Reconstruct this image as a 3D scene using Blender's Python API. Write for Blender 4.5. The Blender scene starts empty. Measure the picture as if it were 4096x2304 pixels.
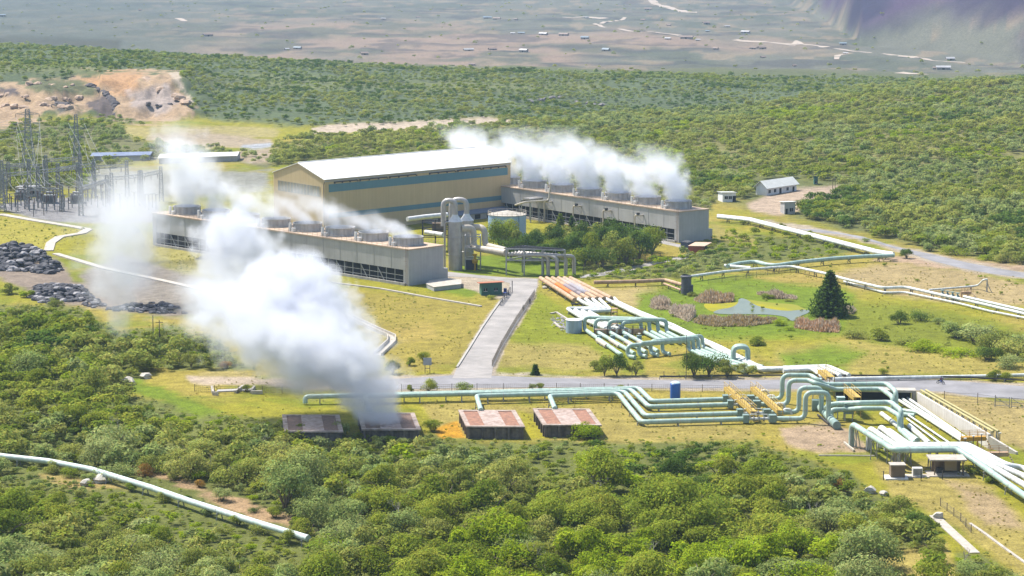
import bpy, math, random
import numpy as np
from mathutils import Vector, Matrix, noise as mnoise

# ------------------------------------------------------------------ camera, light, exposure
S = bpy.context.scene
CAMZ, PITCH, FPX = 101.0, math.radians(8.65), 9540.0
cam_data = bpy.data.cameras.new("camera")
cam_data.angle = 2 * math.atan(2048 / FPX)
cam_data.clip_start = 1.0
cam_data.clip_end = 20000
cam = bpy.data.objects.new("camera", cam_data)
S.collection.objects.link(cam)
cam.location = (0, 0, CAMZ)
cam.rotation_euler = (math.radians(90) - PITCH, 0, 0)
S.camera = cam
SUN_EL, SUN_DIR = math.radians(57), (-0.80, 0.60)      # horizontal direction towards the sun
SUN_AZ = math.atan2(SUN_DIR[0], SUN_DIR[1])
world = bpy.data.worlds.new("World")
S.world = world
world.use_nodes = True
wn = world.node_tree
sky = wn.nodes.new("ShaderNodeTexSky")
sky.sky_type = 'NISHITA'
sky.sun_disc = False
sky.sun_elevation = SUN_EL
sky.sun_rotation = SUN_AZ
sky.air_density = 1.0
sky.dust_density = 1.5
bg = wn.nodes["Background"]
wn.links.new(sky.outputs[0], bg.inputs[0])
bg.inputs[1].default_value = 0.115
sun_data = bpy.data.lights.new("sun", 'SUN')
sun_data.energy = 4.8
sun_data.angle = math.radians(0.53)
sun_data.color = (1.0, 0.95, 0.87)
sun = bpy.data.objects.new("sun", sun_data)
S.collection.objects.link(sun)
sd = Vector((SUN_DIR[0] * math.cos(SUN_EL), SUN_DIR[1] * math.cos(SUN_EL), math.sin(SUN_EL)))
sun.rotation_euler = sd.to_track_quat('Z', 'Y').to_euler()
sun.location = (-200, 300, 500)
S.view_settings.view_transform = 'Standard'
S.view_settings.look = 'None'
S.view_settings.exposure = 0.92
S.view_settings.gamma = 1.0
S.view_settings.use_curve_mapping = False
cy = S.cycles
cy.use_denoising = True
cy.max_bounces = 14
cy.diffuse_bounces = 3
cy.glossy_bounces = 2
cy.transmission_bounces = 3
cy.volume_bounces = 12
cy.transparent_max_bounces = 8
cy.volume_step_rate = 1.0
cy.volume_max_steps = 256
cy.sample_clamp_indirect = 6

# ------------------------------------------------------------------ picture -> place
cp, sp = math.cos(PITCH), math.sin(PITCH)
def ray(px, py):
    a, b = (px - 2048) / FPX, -(py - 1152) / FPX
    return a, cp + b * sp, -sp + b * cp
def W(p, h=0.0):
    """the point at height h that lies in direction p"""
    dx, dy, dz = ray(*p)
    t = (h - CAMZ) / dz
    return Vector((dx * t, dy * t, h))
def proj(v):
    x, y, z = v[0], v[1], v[2] - CAMZ
    f = y * cp - z * sp
    u = y * sp + z * cp
    return 2048 + FPX * x / f, 1152 - FPX * u / f
def hgt(g, row):
    """height over ground point g that shows at picture row"""
    b = -(row - 1152) / FPX
    dy, dz = cp + b * sp, -sp + b * cp
    return CAMZ + dz / dy * g[1]
K = 4096 / 2576
def D(x, y): return (x * K, y * K)
def crop(x0, y0, s): return lambda x, y: (x0 + x * s, y0 + y * s)
cA = crop(1950, 1050, 1100 / 2576)
cC = crop(1000, 1400, 1600 / 2576)
cDD = crop(2900, 650, 1196 / 2476)
cE = crop(1900, 550, 1200 / 2576)
cF = crop(1000, 550, 1200 / 2576)
cG = crop(0, 600, 1200 / 2484)
cH = crop(0, 900, 1300 / 2355)
cI = crop(2900, 1700, 1196 / 2576)
cJ = crop(0, 1650, 1500 / 2576)
cL = crop(1300, 0, 1500 / 2576)
cM = crop(2700, 0, 1396 / 2576)
q = 700 / 2574
c1, c2, c3, c4, c6 = crop(2150, 1060, q), crop(2850, 1430, q), crop(3396, 1500, q), crop(1700, 780, q), crop(2600, 1000, q)
c5 = crop(0, 400, 700 / 1951)
c7 = crop(2350, 1300, 800 / 2576)
U = Vector((0.647, -0.763, 0))     # the plant's two building directions
V = Vector((0.763, 0.647, 0))
Z = Vector((0, 0, 1))
rnd = random.Random(7)

# ------------------------------------------------------------------ terrain height
_cols = np.array([-900, 0, 300, 600, 900, 1200, 1500, 1800, 2100, 2576, 3500], float)
_ys = np.array([780, 900, 1150, 1350, 1450, 1700, 1950, 2250, 9000], float)
_z = np.array([
    [0] * 11,
    [0, 0, 0, 0, 0, 0, 0, 0, 0.8, 2, 3],
    [0, 0, 0, 0, 0, 0, 0, 0.5, 4, 9, 12],
    [5, 5, 3, 1, 0, -4, -6, -2.0, 4.4, 13.0, 18],
    [9, 8, 5, 2, -1, -6, -13, -11, -8, 2, 8],
    [15.5, 14, 8.5, 3.5, -1.2, -4.6, -7, -9, -11, -14, -14],
    [4, 3, -2, -6, -11, -13, -15, -16, -18, -20, -20],
    [-35] * 11, [-35] * 11], float)
def sstep(t):
    t = np.clip(t, 0, 1)
    return t * t * (3 - 2 * t)
def vnoise(x, y, seed=0):
    """value noise on numpy arrays"""
    xi, yi = np.floor(x).astype(np.int64), np.floor(y).astype(np.int64)
    fx, fy = sstep(x - xi), sstep(y - yi)
    def hsh(a, b):
        n = (a * 374761393 + b * 668265263 + seed * 1442695041) & 0x7fffffff
        n = ((n ^ (n >> 13)) * 1274126177) & 0x7fffffff
        return ((n ^ (n >> 16)) & 0xffff) / 65535.0
    a, b, c, d = hsh(xi, yi), hsh(xi + 1, yi), hsh(xi, yi + 1), hsh(xi + 1, yi + 1)
    return (a * (1 - fx) + b * fx) * (1 - fy) + (c * (1 - fx) + d * fx) * fy
def fbm(x, y, seed=0, o=4):
    s, a, t = 0, 0.5, 0
    for i in range(o):
        s = s + a * vnoise(x * 2 ** i, y * 2 ** i, seed + i)
        t += a
        a *= 0.5
    return s / t
def terr(X, Y):
    X, Y = np.asarray(X, float), np.asarray(Y, float)
    col = 1288 + 6000 * X / np.maximum(Y, 380) * 1.012
    y = np.clip(Y, 780, 8999)
    k = np.clip(np.searchsorted(_ys, y, side='right') - 1, 0, len(_ys) - 2)
    zc = np.array([np.interp(col, _cols, _z[i]) for i in range(len(_ys))])
    t = sstep((y - _ys[k]) / (_ys[k + 1] - _ys[k]))
    idx = np.arange(zc[0].size).reshape(zc[0].shape)
    zf = zc.reshape(len(_ys), -1)
    z = zf[k.ravel(), idx.ravel()].reshape(y.shape) * (1 - t) + zf[(k + 1).ravel(), idx.ravel()].reshape(y.shape) * t
    rough = sstep((Y - 1020) / 250)
    z = z + rough * ((fbm(X / 120, Y / 120, 3) - 0.5) * 9 + (fbm(X / 34, Y / 34, 9, 3) - 0.5) * 4.5)
    my = np.interp(col, (1700, 2000, 2084, 2172, 2576, 3500), (6000, 4100, 3450, 2780, 2440, 2250))
    mt = np.maximum(0, Y - my) * sstep((col - 1750) / 500)
    z = z + mt * 0.16 + sstep(mt / 300) * (fbm(X / 260, Y / 260, 21) - 0.5) * 120
    z = z + sstep((Y - 5300) / 1400) * 380
    qn = fbm(X / 22, Y / 60, 81, 3)
    qm = sstep((col + 120) / 120) * sstep((560 - col) / 110) * sstep((Y - 1180) / 40) * sstep((1620 - Y) / 160)
    yf = Y + (qn - 0.5) * 90
    inner = np.where(col > 240, 1.0, 0.62)
    zq = inner * (6.0 * sstep((yf - 1262) / 22) + 8.5 * sstep((yf - 1315) / 30)) + (14.5 - 14.5 * inner) * sstep((Y - 1380) / 60) + (fbm(X / 7, Y / 16, 87, 3) - 0.5) * 6.5 * sstep((Y - 1240) / 40) * sstep((1400 - Y) / 30)
    z = z * (1 - qm) + zq * qm
    z = z + 84 * sstep((345 - Y) / 330)
    return z
def T(p):
    """where the direction p meets the terrain"""
    dx, dy, dz = ray(*p)
    t = np.arange(330, 6200, 2.0) / dy
    d = CAMZ + dz * t - terr(dx * t, dy * t)
    i = int(np.argmax(d < 0))
    t0 = t[max(i - 1, 0)]
    t1 = t[i]
    d0, d1 = d[max(i - 1, 0)], d[i]
    tt = t0 + (t1 - t0) * d0 / (d0 - d1 + 1e-9)
    return Vector((dx * tt, dy * tt, CAMZ + dz * tt))
def on_ground(x, y): return float(terr(np.array([x]), np.array([y]))[0])

# ------------------------------------------------------------------ materials
MATS = {}
def nodes_of(name):
    m = bpy.data.materials.new(name)
    m.use_nodes = True
    return m, m.node_tree.nodes, m.node_tree.links
def mat(name, c, c2=None, scale=0.6, rough=0.6, metal=0.0, streak=0.0, bump=0.0, spec=0.4, detail=6, rib=None):
    """painted or mineral surface: colour c wandering to c2, optional vertical stains and ribs"""
    if name in MATS: return MATS[name]
    c2 = tuple(0.80 * v for v in (c2 or tuple(v * 0.82 for v in c)))
    c = tuple(0.80 * v for v in c)
    m, n, l = nodes_of(name)
    b = n["Principled BSDF"]
    b.inputs["Roughness"].default_value = rough
    b.inputs["Metallic"].default_value = metal
    b.inputs["Specular IOR Level"].default_value = spec
    g = n.new("ShaderNodeNewGeometry")
    nz = n.new("ShaderNodeTexNoise")
    nz.inputs["Scale"].default_value = scale
    nz.inputs["Detail"].default_value = detail
    nz.inputs["Roughness"].default_value = 0.65
    l.new(g.outputs["Position"], nz.inputs["Vector"])
    cr = n.new("ShaderNodeValToRGB")
    cr.color_ramp.elements[0].position = 0.32
    cr.color_ramp.elements[1].position = 0.68
    cr.color_ramp.elements[0].color = (*c2, 1)
    cr.color_ramp.elements[1].color = (*c, 1)
    l.new(nz.outputs["Fac"], cr.inputs[0])
    out = cr.outputs[0]
    if streak:
        mp = n.new("ShaderNodeMapping")
        mp.inputs["Scale"].default_value = (1.1, 1.1, 0.05)
        l.new(g.outputs["Position"], mp.inputs[0])
        n2 = n.new("ShaderNodeTexNoise")
        n2.inputs["Scale"].default_value = 1.3
        n2.inputs["Detail"].default_value = 5
        l.new(mp.outputs[0], n2.inputs["Vector"])
        r2 = n.new("ShaderNodeValToRGB")
        r2.color_ramp.elements[0].position = 0.35
        r2.color_ramp.elements[1].position = 0.62
        r2.color_ramp.elements[0].color = (1 - streak, 1 - streak * 1.05, 1 - streak * 1.1, 1)
        r2.color_ramp.elements[1].color = (1, 1, 1, 1)
        l.new(n2.outputs["Fac"], r2.inputs[0])
        mx = n.new("ShaderNodeMixRGB")
        mx.blend_type = 'MULTIPLY'
        mx.inputs[0].default_value = 1
        l.new(out, mx.inputs[1])
        l.new(r2.outputs[0], mx.inputs[2])
        out = mx.outputs[0]
    l.new(out, b.inputs["Base Color"])
    if bump:
        bp = n.new("ShaderNodeBump")
        bp.inputs["Strength"].default_value = bump
        bp.inputs["Distance"].default_value = 0.1
        l.new(nz.outputs["Fac"], bp.inputs["Height"])
        l.new(bp.outputs[0], b.inputs["Normal"])
    if rib:
        wv = n.new("ShaderNodeTexWave")
        wv.inputs["Scale"].default_value = rib[1]
        mp2 = n.new("ShaderNodeMapping")
        mp2.inputs["Rotation"].default_value = (0, 0, rib[0])
        l.new(g.outputs["Position"], mp2.inputs[0])
        l.new(mp2.outputs[0], wv.inputs["Vector"])
        bp = n.new("ShaderNodeBump")
        bp.inputs["Strength"].default_value = 0.35
        bp.inputs["Distance"].default_value = 0.06
        l.new(wv.outputs["Fac"], bp.inputs["Height"])
        l.new(bp.outputs[0], b.inputs["Normal"])
    MATS[name] = m
    return m
def leaf_mat(name, a, b_, c):
    if name in MATS: return MATS[name]
    m, n, l = nodes_of(name)
    for x in list(n):
        if x.type != 'OUTPUT_MATERIAL': n.remove(x)
    o = [x for x in n if x.type == 'OUTPUT_MATERIAL'][0]
    oi = n.new("ShaderNodeObjectInfo")
    cr = n.new("ShaderNodeValToRGB")
    e = cr.color_ramp.elements
    e[0].color, e[1].color = (*a, 1), (*c, 1)
    k = e.new(0.5)
    k.color = (*b_, 1)
    l.new(oi.outputs["Random"], cr.inputs[0])
    at = n.new("ShaderNodeAttribute")
    at.attribute_name = "tone"
    mx = n.new("ShaderNodeMixRGB")
    mx.blend_type = 'MULTIPLY'
    mx.inputs[0].default_value = 1
    l.new(cr.outputs[0], mx.inputs[1])
    l.new(at.outputs["Color"], mx.inputs[2])
    df = n.new("ShaderNodeBsdfDiffuse")
    tr = n.new("ShaderNodeBsdfTranslucent")
    l.new(mx.outputs[0], df.inputs[0])
    l.new(mx.outputs[0], tr.inputs[0])
    ms = n.new("ShaderNodeMixShader")
    ms.inputs[0].default_value = 0.45
    l.new(df.outputs[0], ms.inputs[1])
    l.new(tr.outputs[0], ms.inputs[2])
    l.new(ms.outputs[0], o.inputs[0])
    MATS[name] = m
    return m

# ------------------------------------------------------------------ mesh builder and scene helpers
class MB:
    def __init__(s): s.v, s.f, s.m = [], [], []
    def add(s, vs, fs, mi=0):
        o = len(s.v)
        s.v += [tuple(v) for v in vs]
        s.f += [tuple(i + o for i in f) for f in fs]
        s.m += [mi] * len(fs)
        return s
    def hexa(s, b, t, mi=0):
        """eight corners: four below, four above, each ring counter-clockwise from above"""
        n = len(b)
        fs = [tuple(range(n - 1, -1, -1)), tuple(range(n, 2 * n))]
        fs += [(i, (i + 1) % n, n + (i + 1) % n, n + i) for i in range(n)]
        return s.add(list(b) + list(t), fs, mi)
    def obox(s, o, a, b, z0, z1, mi=0):
        """box over the parallelogram o, o+a, o+a+b, o+b"""
        o, a, b = Vector(o), Vector(a), Vector(b)
        p = [o, o + a, o + a + b, o + b]
        if a.x * b.y - a.y * b.x < 0: p.reverse()
        return s.hexa([Vector((c.x, c.y, z0)) for c in p], [Vector((c.x, c.y, z1)) for c in p], mi)
    def box(s, c, d, rot=0.0, mi=0):
        """box standing on c (bottom centre), size d, turned by rot"""
        ca, sa = math.cos(rot), math.sin(rot)
        a, b = Vector((ca, sa, 0)) * d[0], Vector((-sa, ca, 0)) * d[1]
        o = Vector(c) - a / 2 - b / 2
        return s.obox(o, a, b, c[2], c[2] + d[2], mi)
    def prism(s, pts, z0, z1, mi=0):
        p = [Vector(q_) for q_ in pts]
        ar = sum(p[i].x * p[i - 1].y - p[i - 1].x * p[i].y for i in range(len(p)))
        if ar > 0: p.reverse()
        return s.hexa([(c.x, c.y, z0) for c in p], [(c.x, c.y, z1) for c in p], mi)
    def sheet(s, pts, dz=0.0, mi=0):
        p = [Vector(q_) for q_ in pts]
        ar = sum(p[i].x * p[i - 1].y - p[i - 1].x * p[i].y for i in range(len(p)))
        if ar > 0: p.reverse()
        return s.add([(c.x, c.y, c.z + dz) for c in p], [tuple(range(len(p)))], mi)
    def bar(s, p0, p1, w=0.1, h=None, mi=0):
        """square bar between two points"""
        p0, p1 = Vector(p0), Vector(p1)
        d = (p1 - p0).normalized()
        up = Z if abs(d.z) < 0.95 else Vector((1, 0, 0))
        x = d.cross(up).normalized()
        y = x.cross(d)
        h = h or w
        r = [(-x * w - y * h) / 2, (x * w - y * h) / 2, (x * w + y * h) / 2, (-x * w + y * h) / 2]
        vs = [p0 + k for k in r] + [p1 + k for k in r]
        return s.add(vs, [(3, 2, 1, 0), (4, 5, 6, 7), (0, 1, 5, 4), (1, 2, 6, 5), (2, 3, 7, 6), (3, 0, 4, 7)], mi)
    def tube(s, pts, r, n=10, caps=True, mi=0):
        """round tube through pts; r a number or one per point"""
        pts = [Vector(p) for p in pts]
        k = len(pts)
        rr = r if isinstance(r, (list, tuple)) else [r] * k
        t = [(pts[min(i + 1, k - 1)] - pts[max(i - 1, 0)]).normalized() for i in range(k)]
        up = Z if abs(t[0].z) < 0.9 else Vector((0, 1, 0))
        x = t[0].cross(up).normalized()
        vs = []
        for i in range(k):
            x = (x - t[i] * x.dot(t[i])).normalized()
            y = t[i].cross(x)
            for j in range(n):
                a = 2 * math.pi * j / n
                vs.append(pts[i] + (x * math.cos(a) + y * math.sin(a)) * rr[i])
        fs = [(i * n + j, i * n + (j + 1) % n, (i + 1) * n + (j + 1) % n, (i + 1) * n + j) for i in range(k - 1) for j in range(n)]
        if caps: fs += [tuple(range(n - 1, -1, -1)), tuple(range((k - 1) * n, k * n))]
        return s.add(vs, fs, mi)
    def lathe(s, c, prof, n=24, mi=0, caps=True):
        c = Vector(c)
        vs = [c + Vector((math.cos(2 * math.pi * j / n) * r, math.sin(2 * math.pi * j / n) * r, z)) for r, z in prof for j in range(n)]
        k = len(prof)
        fs = [(i * n + j, i * n + (j + 1) % n, (i + 1) * n + (j + 1) % n, (i + 1) * n + j) for i in range(k - 1) for j in range(n)]
        if caps: fs += [tuple(range(n - 1, -1, -1)), tuple(range((k - 1) * n, k * n))]
        return s.add(vs, fs, mi)
    def build(s, name, mats, parent=None, smooth=False, origin=None, flip=False):
        me = bpy.data.meshes.new(name)
        if parent is not None: o = parent_base(parent)
        elif origin is not None: o = Vector(origin)
        else:
            a = np.array(s.v)
            o = Vector(((a[:, 0].min() + a[:, 0].max()) / 2, (a[:, 1].min() + a[:, 1].max()) / 2, a[:, 2].min()))
        me.from_pydata([(v[0] - o.x, v[1] - o.y, v[2] - o.z) for v in s.v], [], s.f)
        for m_ in (mats if isinstance(mats, (list, tuple)) else [mats]): me.materials.append(m_)
        me.polygons.foreach_set("material_index", s.m)
        if smooth:
            me.polygons.foreach_set("use_smooth", [True] * len(s.f))
            try: me.set_sharp_from_angle(angle=math.radians(38))
            except Exception: pass
        me.update()
        ob = bpy.data.objects.new(name, me)
        S.collection.objects.link(ob)
        if parent is not None: ob.parent = parent
        else: ob.location = o
        BASE[ob.name] = o
        return ob
BASE = {}
def parent_base(p): return BASE[p.name]
def tag(o, label=None, cat=None, group=None, kind=None):
    if label: o["label"] = label
    if cat: o["category"] = cat
    if group: o["group"] = group
    if kind: o["kind"] = kind
    return o
def thing(name, label, cat, loc, group=None):
    o = bpy.data.objects.new(name, None)
    o.empty_display_size = 0.5
    S.collection.objects.link(o)
    o.location = loc
    BASE[o.name] = Vector(loc)
    return tag(o, label, cat, group)
def copy_thing(root, loc, rotz=0.0, scale=1.0, label=None, group=None):
    r = root.copy()
    S.collection.objects.link(r)
    r.location = loc
    r.rotation_euler = (0, 0, rotz)
    r.scale = (scale,) * 3 if not isinstance(scale, tuple) else scale
    if label: r["label"] = label
    if group: r["group"] = group
    for ch in root.children:
        c = ch.copy()
        S.collection.objects.link(c)
        c.parent = r
        for g in ch.children:
            d = g.copy()
            S.collection.objects.link(d)
            d.parent = c
    return r
def fillet(pts, R, n=5):
    """round the inner corners of a polyline"""
    pts = [Vector(p) for p in pts]
    out = [pts[0]]
    for i in range(1, len(pts) - 1):
        a, b, c = pts[i - 1], pts[i], pts[i + 1]
        u_, v_ = (a - b), (c - b)
        lu, lv = u_.length, v_.length
        if lu < 1e-4 or lv < 1e-4: continue
        u_, v_ = u_ / lu, v_ / lv
        ang = u_.angle(v_, math.pi)
        if ang > math.radians(174):
            out.append(b)
            continue
        k = min(R / max(math.tan(ang / 2), 0.05), lu * 0.48, lv * 0.48)
        p0, p1 = b + u_ * k, b + v_ * k
        for j in range(n + 1):
            t = j / n
            out.append(p0 * (1 - t) ** 2 + b * 2 * t * (1 - t) + p1 * t * t)
    out.append(pts[-1])
    return out
# ------------------------------------------------------------------ ground: one sheet to the far mountains
def sdist(px, py, poly):
    """distance to the outline of a polygon, positive inside"""
    P = np.array(poly, float)
    Q = np.roll(P, -1, 0)
    d2 = np.full(px.shape, 1e12)
    ins = np.zeros(px.shape, bool)
    for (x0, y0), (x1, y1) in zip(P, Q):
        ex, ey = x1 - x0, y1 - y0
        t = np.clip(((px - x0) * ex + (py - y0) * ey) / (ex * ex + ey * ey + 1e-9), 0, 1)
        d2 = np.minimum(d2, (px - x0 - t * ex) ** 2 + (py - y0 - t * ey) ** 2)
        cr = ((y0 > py) != (y1 > py)) & (px < (x1 - x0) * (py - y0) / (y1 - y0 + 1e-12) + x0)
        ins ^= cr
    return np.sqrt(d2) * np.where(ins, 1, -1)
GRASS, LUSH, STRAW = (0.355, 0.33, 0.03), (0.20, 0.28, 0.015), (0.44, 0.34, 0.08)
SOIL, PINK, FLOOR = (0.44, 0.30, 0.17), (0.50, 0.36, 0.24), (0.185, 0.205, 0.05)
# outline in the photograph (2576 wide), colour, softness, raggedness
FORE = [(-700, 760), (0, 768), (200, 772), (300, 835), (420, 820), (540, 850), (600, 905), (640, 930), (480, 928), (380, 938), (350, 955), (300, 972), (330, 1000), (480, 1000), (540, 1040), (700, 1052), (760, 1066), (870, 1092),
        (1060, 1088), (1150, 1102), (1300, 1118), (1420, 1100), (1480, 1090), (1540, 1112), (1750, 1108), (1900, 1112), (2010, 1150), (2150, 1185), (2180, 1240), (2270, 1255), (2350, 1310), (2352, 1400), (2300, 1440), (2390, 1448), (2410, 1396), (2470, 1392), (2550, 1440), (2640, 1490), (2640, 1700), (-700, 1700)]
BEHIND = [(690, 416), (760, 408), (1240, 372), (1300, 392), (1305, 470), (1420, 470), (1560, 490), (1700, 518), (1790, 528), (1800, 440), (1300, 345), (1240, 340), (690, 390)]
RHILL = [(1290, 316), (1500, 303), (1700, 290), (1900, 276), (2094, 236), (2330, 212), (2576, 199), (3500, 172), (3500, 690), (2576, 665), (2480, 650), (2300, 615), (2150, 578), (2010, 545), (1990, 520), (2090, 505), (2110, 455), (2020, 448), (1900, 450), (1840, 480), (1790, 515), (1750, 450), (1500, 395), (1300, 360),
         (1240, 350), (1000, 372), (690, 412), (690, 372), (780, 348), (980, 342), (1150, 322)]
MRIDGE = [(-1000, 110), (0, 113), (300, 132), (600, 150), (900, 167), (1200, 178), (1500, 186), (1800, 193), (2340, 205), (2094, 234), (1900, 272), (1700, 288), (1500, 300), (1330, 308), (1230, 296), (1000, 312), (800, 318), (700, 312), (560, 300), (490, 285), (420, 300), (330, 315), (200, 290), (0, 300), (-1000, 300)]
BACKL = [(-700, 290), (60, 300), (310, 318), (340, 350), (480, 378), (640, 385), (690, 412), (670, 430), (600, 405), (380, 400), (250, 425), (230, 470), (0, 480), (-700, 480)]
MIDSH = [(1560, 640), (1640, 670), (1740, 640), (1800, 600), (1900, 590), (2050, 600), (2180, 625), (2100, 645), (1900, 660), (1830, 685), (1640, 705), (1530, 700), (1450, 700)]
VERGE = (0.50, 0.42, 0.31)
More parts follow.
